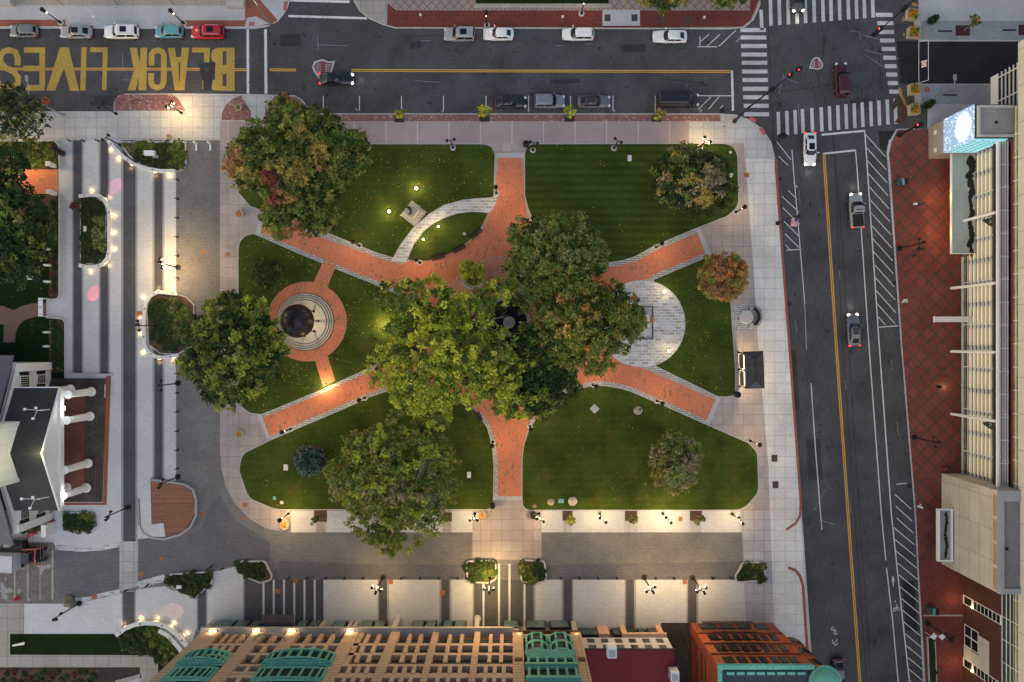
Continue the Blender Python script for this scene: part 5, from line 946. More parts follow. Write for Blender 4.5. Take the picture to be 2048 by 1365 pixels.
# ---- steps at the top left edge
sp = empty('stone_steps', P(230,0,.12), 0, 'wide stone steps along the top left edge', 'steps')
for i in range(4): part('step', sp, M['concrete_tan'], [(wx(-300),wx(455),wy(12-5.5*i),wy(-80),.1,.27+.15*i)])
part('end_pier', sp, limes, [(wx(452,1),wx(488,1),wy(14,1),wy(-80),.1,1.2)]); part('end_pier', sp, limes, [(wx(-5,1),wx(22,1),wy(10,1),wy(-80),.1,1.2)])
for i,(u,lab) in enumerate(((122,'left'),(233,'middle'),(345,'right'))):
    hr = empty('handrail', P(u,6,.2), 0, 'thin dark handrail on the stone steps, %s of the three'%lab, 'handrail'); part('rail', hr, M['iron'], f=lambda b: b.tube([(wx(u+6),wy(12),.2),(wx(u+5),wy(11),1.1),(wx(u-3),wy(-4),1.7),(wx(u-4),wy(-30),2.4)],.035,5)); part('post', hr, M['iron'], f=lambda b: b.tube([(wx(u-3),wy(-4),.5),(wx(u-3),wy(-4),1.7)],.035,5))
# ================================================================== OBJECTS IN THE SQUARE
IR = M['iron']
def obj_part(name, parent, m, f, smooth=False):
    b = MB(); f(b); return b.build(name, m, parent, False, smooth)
# ---- rotunda ------------------------------------------------------------------------------------
c = P(610.5,644,.18); rt = empty('rotunda', c, 0, 'small domed rotunda with round stone steps on a brick circle', 'rotunda')
sand = mat('rotunda_stone', (.5,.44,.36), var=.1, scale=4, stain=.12)
for i,(r,z) in enumerate(((4.05,.16),(3.75,.32),(3.45,.48),(3.1,.64))): obj_part('step', rt, sand, lambda b: b.lathe([(r-.07,0),(r-.07,z-.05),(r,z-.05),(r,z),(r-.45 if i < 3 else .01,z)],(0,0),48)); obj_part('step_joint_shadow', rt, M['bronze'], lambda b: b.lathe([(r+.09,z-.155),(r,z-.15)],(0,0),48))  # dark rings paint the joint and riser shadow at each step foot
for k in range(8):
    t = R(45*k+2); x, y = 2.0*math.cos(t), 2.0*math.sin(t)
    obj_part('column', rt, M['bronze'], lambda b: b.lathe([(.2,.64),(.2,.8),(.11,.9),(.1,3.7),(.18,3.95)],(x,y),10))
obj_part('ring_beam', rt, M['bronze'], lambda b: b.lathe([(1.9,3.9),(2.25,3.9),(2.32,4.05),(2.32,4.2),(2.2,4.25)],(0,0),40))
dm = mat('dome_metal', (.04,.032,.04), var=.25, scale=2, rough=.38, metal=.45)
obj_part('dome', rt, dm, lambda b: b.lathe([(2.3,4.2),(2.15,4.75),(1.85,5.3),(1.4,5.85),(.85,6.2),(.3,6.4),(0,6.45)],(0,0),40), True)
for k in range(12):
    t = R(30*k+8); obj_part('dome_rib', rt, M['bronze'], lambda b: b.tube([(r*math.cos(t),r*math.sin(t),z+.02) for r,z in ((2.3,4.2),(2.15,4.75),(1.85,5.3),(1.4,5.85),(.85,6.2),(.3,6.4))],.035,5))
obj_part('finial', rt, M['bronze'], lambda b: b.lathe([(.22,6.35),(.12,6.5),(.16,6.6),(0,6.75)],(0,0),10))
light('rotunda_light', (1.0,0,3.2), 150, (1,.75,.4), .2, rt)
# ---- sunken basin in the middle under the trees -----------------------------------------------------
c = P(1010,645,.13); fn = empty('fountain_basin', c, 0, 'round black fountain basin half hidden by branches in the middle of the park', 'fountain')
obj_part('rim', fn, M['concrete_dark'], lambda b: b.lathe([(3.6,0),(3.6,.42),(3.1,.45),(3.1,.05)],(0,0),40)); obj_part('water', fn, mat('black_water', (.008,.01,.016), var=0, rough=.6, spec=.1), lambda b: b.disc((0,0),3.12,.22,36))
obj_part('pedestal', fn, M['concrete_dark'], lambda b: b.lathe([(.9,.1),(.75,.5),(.45,.7),(.45,1.3),(.8,1.5),(.8,1.62),(.2,1.55),(0,1.55)],(.6,0),20))
# ---- monument on the granite circle ----------------------------------------------------------------
c = P(1285,646,.16); mn = empty('stepped_monument', c, 0, 'stepped stone monument partly under the trees on the granite circle', 'monument')
obj_part('kerb_frame', mn, M['bronze'], lambda b: (b.box(-1.4,1.4,2.25,2.35,0,.2), b.box(-1.4,1.4,-2.35,-2.25,0,.2), b.box(1.4,1.5,-2.35,2.35,0,.2)))
for i,(x,z0,z1) in enumerate(((1.15,0,.3),(.9,.3,.6),(.65,.6,1.9))): obj_part('plinth', mn, M['concrete_plain'], lambda b: b.box(-x-.6,x,-x*1.55,x*1.55,z0,z1))
obj_part('cap', mn, M['stone_white'], lambda b: b.prism([(-1,-.8),(.5,-.8),(.5,.8),(-1,.8)],1.9,2.4,0,False,.7))
light('monument_glow', P(1292,640,3.4), 22, (1,.8,.45), .1)
# ---- people and the statue: one skinned body each ---------------------------------------------------
PM_ = {k: mat('cloth_'+k, v, var=.15, scale=8) for k, v in dict(black=(.015,.015,.017), grey=(.1,.1,.11), navy=(.02,.025,.05), white=(.6,.6,.6), brown=(.09,.05,.03), red=(.25,.03,.03)).items()}
SKIN = mat('skin', (.42,.24,.17), var=.08); HAIR = mat('hair', (.02,.014,.01), var=.2)
def figure(name, loc, rz, h, top, low, label, cat, stride=.28, arm=(0,0), scale=1, skin=None, group=None, z0=0, skirt=False, parent=None):
    """one continuous body: skeleton -> skin -> mesh; arm = forward swing of (left, right) hand in metres"""
    V, E, Rd = [], [], []
    def v(p, r, par=None):
        V.append(p); Rd.append(r)
        if par is not None: E.append((par, len(V)-1))
        return len(V)-1
    pel = v((0,0,.93),.15); ab = v((0,.0,1.08),.135,pel); chst = v((0.01,0,1.28),.155,ab); nk = v((.01,0,1.46),.075,chst); hd = v((.03,0,1.55),.075,nk); hm = v((.05,0,1.64),.098,hd); v((.04,0,1.74),.075,hm)
    v((.145,0,1.625),.018,hm)                        # nose
    for s in (-1,1):
        st = stride*s; sw = arm[0 if s > 0 else 1]
        hip = v((0,s*.095,.88),.095,pel); kn = v((st*.55+.04,s*.1,.48),.065,hip); an = v((st-.02,s*.1,.09),.045,kn); v((st+.16,s*.11,.04),.04,an)
        sh = v((0,s*.19,1.4),.068,chst); el = v((-.04+sw*.4,s*.25,1.12),.048,sh); wr = v((sw,s*.25,.9 if abs(sw) < .35 else 1.05),.032,el); pm = v((sw+.03,s*.25,.83 if abs(sw) < .35 else 1.04),.034,wr)
        for k,(dy,l) in enumerate(((-.03,.07),(-.01,.085),(.012,.08),(.032,.062))): q = v((sw+.04+.01*k,s*.25+dy,.83-l*.55 if abs(sw)<.35 else 1.03),.0095,pm); v((sw+.055,s*.25+dy,.83-l if abs(sw)<.35 else 1.0),.008,q)
        v((sw+.075,s*.235,.8 if abs(sw)<.35 else 1.05),.01,wr)
    me = bpy.data.meshes.new(name); me.from_pydata(V,E,[]); o = bpy.data.objects.new(name, me); COL.objects.link(o)
    md = o.modifiers.new('s','SKIN')
    for i, sv in enumerate(me.skin_vertices[0].data): sv.radius = (Rd[i],Rd[i]); sv.use_root = i == 0
    md.use_smooth_shade = True; sb_ = o.modifiers.new('d','SUBSURF'); sb_.levels = 1; sb_.render_levels = 1
    dg = bpy.context.evaluated_depsgraph_get(); m2 = bpy.data.meshes.new_from_object(o.evaluated_get(dg)); o.modifiers.clear(); o.data = m2; bpy.data.meshes.remove(me)
    m2.name = name; m2.materials.clear(); sk = skin or SKIN
    for m in (top, low, sk, IR if skin is None else skin): m2.materials.append(m)
    for p in m2.polygons:
        cz = p.center.z; far = abs(p.center.y) > .21
        p.material_index = 3 if cz < .1 else 2 if cz > 1.47 or (far and cz < .9 and cz > .6) else 1 if cz < .95 and not far else 0
    hr_ = obj_part('hair', o, HAIR if skin is None else skin, lambda b: b.lathe([(.0,1.78),(.07,1.765),(.108,1.70),(.112,1.63),(.095,1.58)],(.03,0),12), True)
    o.location = loc; o.rotation_euler = (0,0,rz); k = h/1.78*scale; o.scale = (k,k,k)
    return tag(o, label, cat, group)
figure('person', P(1837,500,.13), R(200), 1.76, PM_['black'], PM_['navy'], 'person in black walking beside the lamp post on the red walk', 'person', .3, (.2,-.2))
figure('person', P(1820,514,.13), R(170), 1.7, PM_['black'], PM_['grey'], 'person in a dark jacket with bare forearms just south of the lamp post', 'person', .25, (-.2,.2))
figure('person', P(1890,932,.13), R(185), 1.78, PM_['black'], PM_['black'], 'person all in black walking near the beige wall', 'person', .32, (.22,-.22))
figure('person', P(1835,411,.13), R(190), 1.72, PM_['grey'], PM_['black'], 'person in grey with a white bag near the flat canopy', 'person', .25, (.5,-.1))
q = P(1829,409,.13); bg_ = obj_part('shopping_bag', None, M['white_paint'], lambda b: (b.prism([(-.2,-.12),(.2,-.12),(.2,.12),(-.2,.12)],0,.42,0,True,1.15), b.tube([(-.12,0,.42),(-.06,0,.62),(.06,0,.62),(.12,0,.42)],.015,5))); bg_.location = q; tag(bg_,'white carrier bag beside the person in grey','bag')
c = P(827,428,.17); sp_ = empty('statue_plinth', c, R(-38), 'tiered square stone plinth turned on its corner beside the granite path', 'plinth')
for r, z0, z1 in ((1.32,0,.25),(1.0,.25,.6),(.62,.6,2.3),(.72,2.3,2.5)): obj_part('tier', sp_, sand if z0 else M['granite'], lambda b: b.box(-r,r,-r,r,z0,z1))
figure('bronze_statue', (c.x,c.y,2.66), R(230), 3.3, M['bronze'], M['bronze'], 'dark bronze standing figure on the square stone plinth', 'statue', .1, (.35,-.05), skin=M['bronze'])
# ---- lamp posts -----------------------------------------------------------------------------------
def lamp_proto(name, h, style):
    root = empty(name, (0,0,0))
    obj_part('base', root, M['concrete_plain'] if style != 'tall' else IR, lambda b: b.lathe([(.42,0),(.42,.1),(.38,.14),(.2,.14),(.2,.05)],(0,0),18))
    obj_part('pole', root, IR, lambda b: b.lathe([(.2,.02),(.2,.5),(.13,.62),(.09,.75),(.07,h-.2),(.1,h-.15),(.07,h)],(0,0),10))
    def lantern(x, y, z, k=1.0):
        a = obj_part('lantern', root, IR, lambda b: (b.lathe([(.05*k,z-.05),(.2*k,z+.02),(.24*k,z+.55*k),(.28*k,z+.58*k),(.12*k,z+.8*k),(.04,z+.95*k),(0,z+.97*k)],(x,y),10)))
        return a
    if style == 'twin':
        obj_part('cross_arm', root, IR, lambda b: b.tube([(-.5,0,h-.25),(-.3,0,h-.05),(.3,0,h-.05),(.5,0,h-.25)],.045,6)); lantern(-.5,0,h-.35,.8); lantern(.5,0,h-.35,.8)
    elif style == 'single': lantern(0,0,h,1.15)
    else:
        obj_part('cross_arm', root, IR, lambda b: b.tube([(-.7,0,h-1.0),(.7,0,h-1.0)],.06,6)); lantern(-.65,0,h-1.3,.75); lantern(.65,0,h-1.25,.75)
        obj_part('spotlight', root, IR, lambda b: b.obox((.1,-.25,h-.4),(.3,.45,.3)))
    return root
PR = {('twin'): lamp_proto('lamp_post', 4.3, 'twin'), 'single': lamp_proto('lamp_post', 3.9, 'single'), 'tall': lamp_proto('lamp_post', 6.4, 'tall')}
LU_ = set()
bulb_mesh = None
def lamp(style, u, v, rz, label, lit=0, group=None, col=WARM, z=.12):
    src = PR[style]; p = P(u,v,z)
    group = group or {'twin':'twin lantern posts round the square','single':'park path lamp posts','tall':'tall plaza lamp posts'}[style]
    if style not in LU_:
        LU_.add(style); CH.pop(src.name,None); o = src; o.location = p; o.rotation_euler = (0,0,R(rz)); tag(o,label,'lamp post',group); CH[src.name] = [(c_, []) for c_ in kids(src)]
    else: o = dup(src, p, R(rz), label, group); o['category'] = 'lamp post'
    if not lit and style == 'single' and 330 < u < 1520 and v > 330: light('lamp_light', (0,0,3.2), 210, col, .2, o)
    if lit:
        h = {'twin':3.75,'single':3.75,'tall':5.0}[style]
        for x in ((-.5,.5) if style == 'twin' else (0,) if style == 'single' else (-.65,.65)):
            bo = obj_part('bulb', o, M['bulb'], lambda b: b.lathe([(0,h-.24),(.1,h-.2),(.1,h-.12),(.0,h-.08)],(x,0),8))
        light('lamp_light', (0,0,h-.6), lit*(2.6 if style == 'tall' else 1.55), col, .18, o)
    return o
for a in [('twin',736,296,30,'twin lantern post at the kerb just right of the big maple',0),('twin',906,296,8,'twin lantern post midway along the lawn kerb north of the statue',0),('twin',1066,301,-10,'twin lantern post at the corner beside the black bin',0),
  ('twin',1228,297,-30,'twin lantern post on the north kerb of the striped lawn',0),('twin',1400,295,-40,'lit twin lantern post on the north kerb above the tan flushed tree',420),
  ('single',993,387,0,'path lamp where the granite path meets the north walk',0),('single',719,492,0,'path lamp on the north edge of the path left of the granite path',0),('single',840,526,0,'path lamp at the west end of the dark benches',0),('single',1064,446,0,'path lamp just north west of the round topped tree',0),
  ('single',1312,495,0,'path lamp halfway up the north east brick path',0),('single',1471,425,0,'path lamp on the pink paving near the flag post',0),('single',1186,770,0,'path lamp beside the short bench south of the central trees',0),('single',1313,802,0,'path lamp midway along the south east brick path',0),
  ('single',1060,853,0,'path lamp at the left tip of the south east lawn',0),('single',1500,882,0,'path lamp at the right shoulder of the south east lawn',0),('single',986,884,0,'path lamp on the west edge of the south walk',0),('single',582,858,0,'path lamp near the outer end of the south west brick path',0),('single',730,796,0,'path lamp on the south west brick path close to the yellow green maple',0),
  ('single',577.5,1027,0,'lit lamp beside the round flower pot at the south west corner',520),('twin',950,1027,180,'lit twin lantern post left of the south walk',330),('twin',1078,1027,160,'twin lantern post right of the south walk',300),('twin',1199,1027,145,'lit twin lantern post between the first and second tree pits east of the walk',420),('twin',1325,1027,135,'brightest lit twin lantern post, between the second and third tree pits',620),('twin',1464,1028,125,'lit twin lantern post at the far right of the parking cells',330),
  ('tall',356,535,100,'lit tall post with cross arm beside the striped plaza, north of the linden',900),('tall',313,653,100,'tall post standing in the planted bed west of the linden',0),('tall',356,767,90,'tall post beside the plaza stripes just south west of the linden',0),('tall',356,954,60,'tall post beside the wooden deck',0),('tall',256,1015,60,'tall post north west of the wooden deck',0),
  ('tall',159,1207,40,'tall post beside the boulder in the lower left paving',0),('tall',112,654,90,'tall dark post in the mulch near the white gate',0),('tall',766,1155,-20,'tall post at the paving edge between the two widest pale cells',330),('tall',980,1155,0,'lit tall post in the bed west of the south walk',900),('tall',1288,1155,30,'tall rusty looking post east of the middle pale cells',420),('tall',1385,1156,25,'tall post one dark stripe east of the rusty looking post',380),
  ('single',122,46,0,'lit street lamp with a red banner above the grey hatchback',40),('single',368,48,0,'lit street lamp with a red banner above the teal hatchback',40),('single',974,52,0,'lit globe lamp on the red brick walk above the silver car',30),('single',1163,28,0,'lit lamp on the edge of the diamond paving',60),
  ('twin',234,229,40,'twin lantern post at the left end of the brick bump out',0),('twin',364,227,40,'lit twin lantern post at the right end of the brick bump out',620),('twin',88,231,40,'twin lantern post under the thinly leaved tree',0),('twin',242,291,40,'twin lantern post at the tip of the curved lit wall',0),('single',58.5,327,0,'lit lamp hidden in the leaves north of the brick path',420),
  ('tall',1799,497,90,'black lamp post next to the walking people on the red walk',0),('tall',1828,875,100,'black lamp post with a small banner south of the flagpoles on the red walk',0),('tall',1855,1247,120,'black lamp post beside the two white diamond signs',0)]:
    lamp(*a)
# extra lit places: a bollard light on the rotunda walk, the lit maple trunk, the shelter
for u,v,w,lab in ((652,770,260,'low path light at the foot of the rotunda link, glowing on the brick'),(772,652,420,'low light glowing on the grass beside the yellow green maple')):
    p = P(u,v,.2); bl_ = empty('path_light', p, 0, lab, 'light'); obj_part('post', bl_, IR, lambda b: b.lathe([(.09,0),(.09,.7),(0,.75)],(0,0),10)); obj_part('lens', bl_, M['bulb'], lambda b: b.lathe([(.095,.5),(.095,.62)],(0,0),10)); light('glow', (0.0,-.25 if u < 700 else 0,1.2), w, (1,.72,.3), .1, bl_)
for u,v,lab in ((833,378,'bright ground floodlight north of the statue plinth'),(779,424,'bright ground floodlight west of the statue plinth'),(877,454,'ground floodlight on the upper edge of the lens lawn'),(847,480,'small ground floodlight on the left of the lens lawn'),(1328,584,'bright floodlight on the north rim of the granite circle'),(1337,703,'bright floodlight on the south rim of the granite circle')):
    p = P(u,v,.18); fl_ = empty('ground_floodlight', p, 0, lab, 'floodlight'); k = 1.0 if u in (833,779,1328,1337) else .65
    obj_part('housing', fl_, IR, lambda b: b.lathe([(.3*k,0),(.3*k,.25),(.34*k,.3),(.26*k,.3)],(0,0),14)); obj_part('lens', fl_, mat('flood_lens', (1,.8,.42), emit=14) if 'fl' not in M else M['fl'], lambda b: b.disc((0,0),.2*k,.29,14)); light('flood_beam', (0,0,1.1), (170 if u < 1000 else 60)*k, (1,.74,.36), .15, fl_)
mk('lamp_dim', (1,.72,.35), emit=2.5)
# wall lights of the white seat walls ---------------------------------------------------------------
def seat_wall(label, pts, w, lights, z=.62):
    c_ = P(*pts[len(pts)//2],.12); rt_ = empty('seat_wall', c_, 0, label, 'wall')
    b = MB(); pl = strip(pts, w/2, -w/2); b.prism(W2(pl,z), .1, z, 0, True); b.build('wall', M['stone_white'], rt_, True)
    n = 0
    for i in range(0, len(pts)-1, 2):
        m_ = (Vector(pts[i])+Vector(pts[i+1]))/2; q = P(m_.x,m_.y,z); b = MB(); b.box(q.x-.08,q.x+.08,q.y-.08,q.y+.08,z,z+.05); b.build('skate_stop', IR, rt_, True)
    for (u,v,du,dv) in lights:
        q = P(u,v,.4); dx, dy = du/PPM, -dv/PPM; L_ = math.hypot(dx,dy) or 1; dx, dy = dx/L_, dy/L_
        b = MB(); b.obox((q.x,q.y,.36),(.5,.5,.08)); b.build('wall_lamp', M['bulb'], rt_, True) if 0 else None
        b = MB(); b.obox((q.x-dx*.12,q.y-dy*.12,.3),(.06,.4,.07),math.atan2(dy,dx)); b.build('wall_lamp', M['lamp_dim'], rt_, True)
        lo_ = light('wall_glow', (q.x+dx*.3,q.y+dy*.3,.36), 8, (1,.62,.24), .05); lo_.parent = rt_; lo_.location = Vector(lo_.location)-rt_.location
seat_wall('curved white wall with lights round the bed at the north of the stripes', [(215,281),(228,296),(245,313),(266,328),(290,337),(320,342),(350,342)], 7, [(222,297,-8,6),(238,315,-6,8),(262,332,-4,9),(310,347,0,9),(338,347,0,9)])
seat_wall('D shaped white wall with lights on three sides', [(157,393),(180,390),(196,391),(208,400),(216,416),(218,435),(218,500),(214,517),(204,529),(190,534),(175,534),(157,531)], 7, [(182,385,0,-9),(213,397,7,-7),(223,430,9,0),(223,465,9,0),(223,498,9,0),(212,528,7,7),(180,539,0,9)])
seat_wall('white curved wall with lights round the bed west of the linden', [(354,588),(335,586),(315,584),(300,592),(291,606),(288,630),(287,660),(288,688),(295,703),(308,713),(325,716),(356,711)], 7, [(316,579,0,-9),(346,581,0,-9),(288,596,-7,-6),(283,634,-9,0),(283,667,-9,0),(288,703,-7,5),(318,721,0,9),(347,718,0,9)])
seat_wall('long arched white wall with lights in the south west', [(231,1272),(250,1258),(270,1250),(290,1247),(312,1248),(335,1256),(355,1272),(372,1292),(380,1306)], 8, [(249,1252,-4,-8),(281,1242,0,-9),(313,1242,2,-9),(344,1251,6,-8),(370,1270,8,-6)], .7)
iw = obj_part('inner_seat_wall', None, M['stone_white'], lambda b: b.prism(W2(strip([(317,1262),(335,1272),(352,1290),(365,1308)],4,-4),.6),.1,.6,0,True)); tag(iw,'shorter white curved bench inside the long arched wall','bench')
# ---- wooden deck ---------------------------------------------------------------------------------
c = P(345,1018,.12); dk = empty('wooden_deck', c, 0, 'raised wooden stage with a grey rim and rounded corner beside the striped plaza', 'stage')
DP = fillet([(302,963),(365,972),(388,985,24),(389,1030,30),(370,1062,30),(333,1075),(326,1045),(304,1050)])
b = MB(); b.prism(W2(DP,.5),.1,.5,0,True); b.build('deck_boards', mat('deck_wood', (.27,.12,.075), var=.25, scale=2, stretch=(.35,4,1), tile=(9,.16,.025,(.1,.045,.03),.5,.2)), dk, True)
b = MB(); b.prism(W2(strip([(300,960),(366,969),(385,980),(391.5,1000),(391,1032),(380,1055),(362,1069),(330,1079),(305,1077),(287,1066),(278,1050),(276,1000)],2.2,-2.2),.56),.1,.56,0,True); b.build('rim', M['plaza_mid'], dk, True)
b = MB(); b.prism(W2(fillet([(279,985),(301,965),(303,1050,4),(327,1046),(331,1074),(305,1074,14),(282,1060,16)]),.53),.1,.53,0,True); b.build('pale_terrace', M['plaza_light'], dk, True)
# ---- bollards ---------------------------------------------------------------------------------
bo_src = empty('bollard', (0,0,0)); obj_part('post', bo_src, IR, lambda b: b.lathe([(.09,0),(.09,.85),(.06,.92),(0,.94)],(0,0),10)); obj_part('base_ring', bo_src, IR, lambda b: b.lathe([(.15,0),(.15,.05),(.09,.07)],(0,0),10)); obj_part('arm', bo_src, IR, lambda b: b.tube([(0,0,.8),(-.3,-.05,.8)],.04,6))
NTH = ['first','second','third','fourth','fifth','sixth','seventh','eighth','ninth','tenth','eleventh','twelfth','thirteenth','fourteenth']
bu = [0]
def boll(u, v, rz, label, group):
    if not bu[0]: bu[0] = 1; bo_src.location = P(u,v,.12); bo_src.rotation_euler = (0,0,R(rz)); tag(bo_src,label,'bollard',group)
    else: o = dup(bo_src, P(u,v,.12), R(rz), label, group); o['category'] = 'bollard'
for i, v in enumerate((361,399,437,475,513,556)): boll(356.5,v,-10 if v < 500 else 0,'black bollard, %s from the north beside the stripes above the lit tall post'%NTH[i],'bollards beside the stripes')
for i, v in enumerate((747,786,824,862,900,937)): boll(356.5,v,0,'black bollard, %s from the north in the row between linden and deck'%NTH[i],'bollards beside the stripes')
for i, u in enumerate((578,615,653,690,727,803,841,878,916)): boll(u,1156,-60,'black bollard, %s from the left along the shared street west of the south walk'%NTH[i],'bollards along the shared street')
for i, u in enumerate((1122,1159,1196,1233,1310,1347,1424,1461)): boll(u,1156,-120,'black bollard, %s from the left along the shared street east of the south walk'%NTH[i],'bollards along the shared street')
for i,(u,v) in enumerate(((423,1133),(446,1137),(296,1170),(253,1181))): boll(u,v,30,'black bollard, %s from the right along the south west kerb'%NTH[i],'bollards of the south west kerb')
for i, u in enumerate((141,169,197)): boll(u,283,135,'black bollard, %s from the left at the north end of the stripes'%NTH[i],'bollards at the stripe ends')
for i,(u,v) in enumerate(((393,288),(421,288))):
    o = obj_part('white_bollard', None, M['white_paint'], lambda b: (b.lathe([(.16,0),(.16,1.0),(.12,1.08),(0,1.1)],(0,0),12), b.box(-.1,.1,-1.0,-.0,.02,.12))); o.location = P(u,v,.12); tag(o,'white post with a flat foot, %s of the two east of the curved wall'%('left','right')[i],'bollard')
# ---- bike racks, benches, bins, plaques, boulders ---------------------------------------------------
for i,(u,v) in enumerate(((245,205),(273,205),(301,205),(331,205))):
    o = obj_part('bike_rack', None, IR, lambda b: b.tube([(-.35,-.25,0),(-.3,-.15,.75),(.05,.1,.85),(.35,.2,.7),(.42,.25,0)],.035,6)); o.location = P(u,v,.13); tag(o,'black hoop bike rack on the brick bump out, %s from the left'%NTH[i],'bike rack','bike racks on the bump out')
for i,(u,v) in enumerate(((605,1033),(672,1026))):
    o = obj_part('bike_rack', None, M['steel'], lambda b: b.tube([(-.6,-.2,0),(-.5,-.2,.7),(.5,-.2,.7),(.6,-.2,0)],.03,6)); o.location = P(u,v,.13); tag(o,('grey hoop rack on the pale cell beside the flower pot','grey hoop rack under the edge of the leaning elm')[i],'bike rack')
for i,(u,v) in enumerate(((1882,739),(1883,752.5))):
    o = obj_part('bike_rack', None, IR, lambda b: b.tube([(-.4,0,0),(-.4,0,.8),(-.1,0,.9),(.1,0,.7),(.4,0,.85),(.4,0,0)],.035,6)); o.location = P(u,v,.13); tag(o,'black wave bike rack on the red walk, %s of the two'%('northern','southern')[i],'bike rack')
def bench(u, v, rz, L, label, group=None):
    r_ = empty('bench', P(u,v,.16), R(rz), label, 'bench', group); wd = mat('bench_wood', (.035,.025,.022), var=.3) if 'bw' not in M else M['bw']; M['bw'] = wd
    obj_part('seat', r_, wd, lambda b: [b.box(-L/2,L/2,-.28+.14*k,-.17+.14*k,.42,.46) for k in range(4)]); obj_part('backrest', r_, wd, lambda b: [b.box(-L/2,L/2,.29+.04*k,.33+.04*k,.55+.14*k,.66+.14*k) for k in range(3)])
    for x in (-L/2+.1,0,L/2-.1): obj_part('leg_frame', r_, IR, lambda b: (b.box(x-.03,x+.03,-.28,-.22,0,.42), b.box(x-.03,x+.03,.24,.3,0,.95), b.box(x-.03,x+.03,-.28,.3,.38,.42)))
for i,(u,v,rz) in enumerate(((877,516,14),(919.5,499,29),(953,469,42))): bench(u,v,rz,1.9 if i != 2 else 2.0,'dark slatted bench on the lens lawn arc, %s from the west'%NTH[i],'benches on the lens lawn arc')
bench(1154,776,190,1.7,'dark bench at the south rim under the central trees'); bench(958,834,-60,1.3,'short dark bench at the tip of the south west lawn')
def bin_(u, v, lab, r=.36):
    r_ = empty('litter_bin', P(u,v,.13), 0, lab, 'bin'); obj_part('drum', r_, mat('bin_dark', (.03,.03,.036), var=.2, rough=.4), lambda b: b.lathe([(r*.85,0),(r,.1),(r,1.0),(r*1.1,1.03)],(0,0),16)); obj_part('lid', r_, IR, lambda b: b.lathe([(r*1.1,1.03),(r*.9,1.15),(r*.35,1.2),(r*.3,1.17)],(0,0),16))
bin_(1052,291,'round black bin at the corner of the north walk',.42); bin_(1472,789,'oval looking black bin south of the bus shelter',.42); bin_(985,1010,'black bin at the end of the south walk kerb',.38); bin_(117,302,'black bin on the low wall corner, nearer the bed',.4); bin_(127,308,'black bin on the low wall corner, nearer the stripes',.4); bin_(1067,1029,'brown wicker looking bin right of the south walk',.45)
for u, v, rz, w, h_, m, lab in ((1189,818,45,1.0,1.0,'concrete_plain','square stone plaque turned on its corner in the south east lawn'),(572,935,0,.6,.85,'stone_white','pale plaque left of the blue spruce'),(938,950,0,.55,.85,'stone_white','pale plaque right of the leaning elm'),(1259,317,0,.55,.85,'stone_white','pale plaque near the top of the striped lawn'),(929,468,0,.45,.4,'concrete_plain','small stone tablet on the lens lawn'),(60,556,0,.9,.55,'stone_white','pale ledger stone in the graveyard lawn'),(92,327,0,.3,.3,'copper','small green box lid') if 0 else (92,475,0,.45,.4,'copper','small green lid in the graveyard mulch'),(549,996,0,.4,.5,'copper','small green lid on the south west lawn'),(1122,1002,0,.85,.6,'copper','green utility lid between the two boulders')):
    o = obj_part('ground_plaque', None, M[m], lambda b: (b.obox((0,0,0),(w,h_,.16),0,0,.05), b.obox((0,0,.16),(w*.75,h_*.75,.03)))); o.location = P(u,v,.17); o.rotation_euler = (0,0,R(rz)); tag(o,lab,'plaque')
def boulder(u, v, r, m, lab):
    b = MB(); rr = random.Random(int(u)); n = 11
    b.lathe([(r*1.0,0),(r*1.05,.25*r),(r*.85,.7*r),(r*.45,.95*r),(0,1.0*r)],(0,0),n); b.v = [(x*rr.uniform(.8,1.15),y*rr.uniform(.8,1.15),z*rr.uniform(.85,1.1)) for x,y,z in b.v]
    o = b.build('boulder', m, None, loc=P(u,v,.16)); tag(o,lab,'boulder'); return o
st1 = mat('boulder_grey', (.33,.32,.3), var=.25, scale=3); st2 = mat('boulder_pale', (.55,.5,.42), var=.2, scale=3)
o = boulder(1276,821,.62,st1,'grey memorial boulder with a dark plaque on the south east lawn'); pq = obj_part('plaque', o, IR, lambda b: b.obox((.2,.18,.57),(.36,.3,.05)))
boulder(1145,1003,.62,st2,'pale boulder right of the green lid'); boulder(1102,1004,.5,mat('boulder_tan', (.4,.31,.23), var=.25),'tan boulder left of the green lid'); boulder(564,1005,.3,st2,'small pale stone at the foot of the south west lawn'); boulder(1069,1012,.28,mat('boulder_brown',(.25,.17,.11),var=.3),'small brown stone at the left end of the south east lawn kerb'); boulder(140,1203,.85,mat('boulder_olive', (.16,.15,.11), var=.35, scale=2),'olive grey boulder beside a tall post in the lower left paving'); boulder(1461,351,.35,M['stone_white'],'small white utility stone at the right of the striped lawn'); boulder(1461,305,.22,st2,'small pale stone at the corner of the striped lawn')
for i,(u,v) in enumerate(((97,499),(79,499),(97,531),(97,564),(60,498),(96,665),(96,693))):
    o = obj_part('grave_marker', None, M['stone_white'], lambda b: (b.box(-.36,.36,-.12,.12,0,.7), b.box(-.42,.42,-.17,.17,0,.15), b.lathe([(.36,-.12),(.36,.12)],(0,0),1) if 0 else None)); o.location = P(u,v,.17); tag(o,'low white post of the graveyard fence, '+('nearest the mulch in the north row','second from the mulch in the north row','next one south of the north row','southernmost above the curved path','third from the mulch in the north row','first below the dark tall post','last above the church')[i],'grave marker')
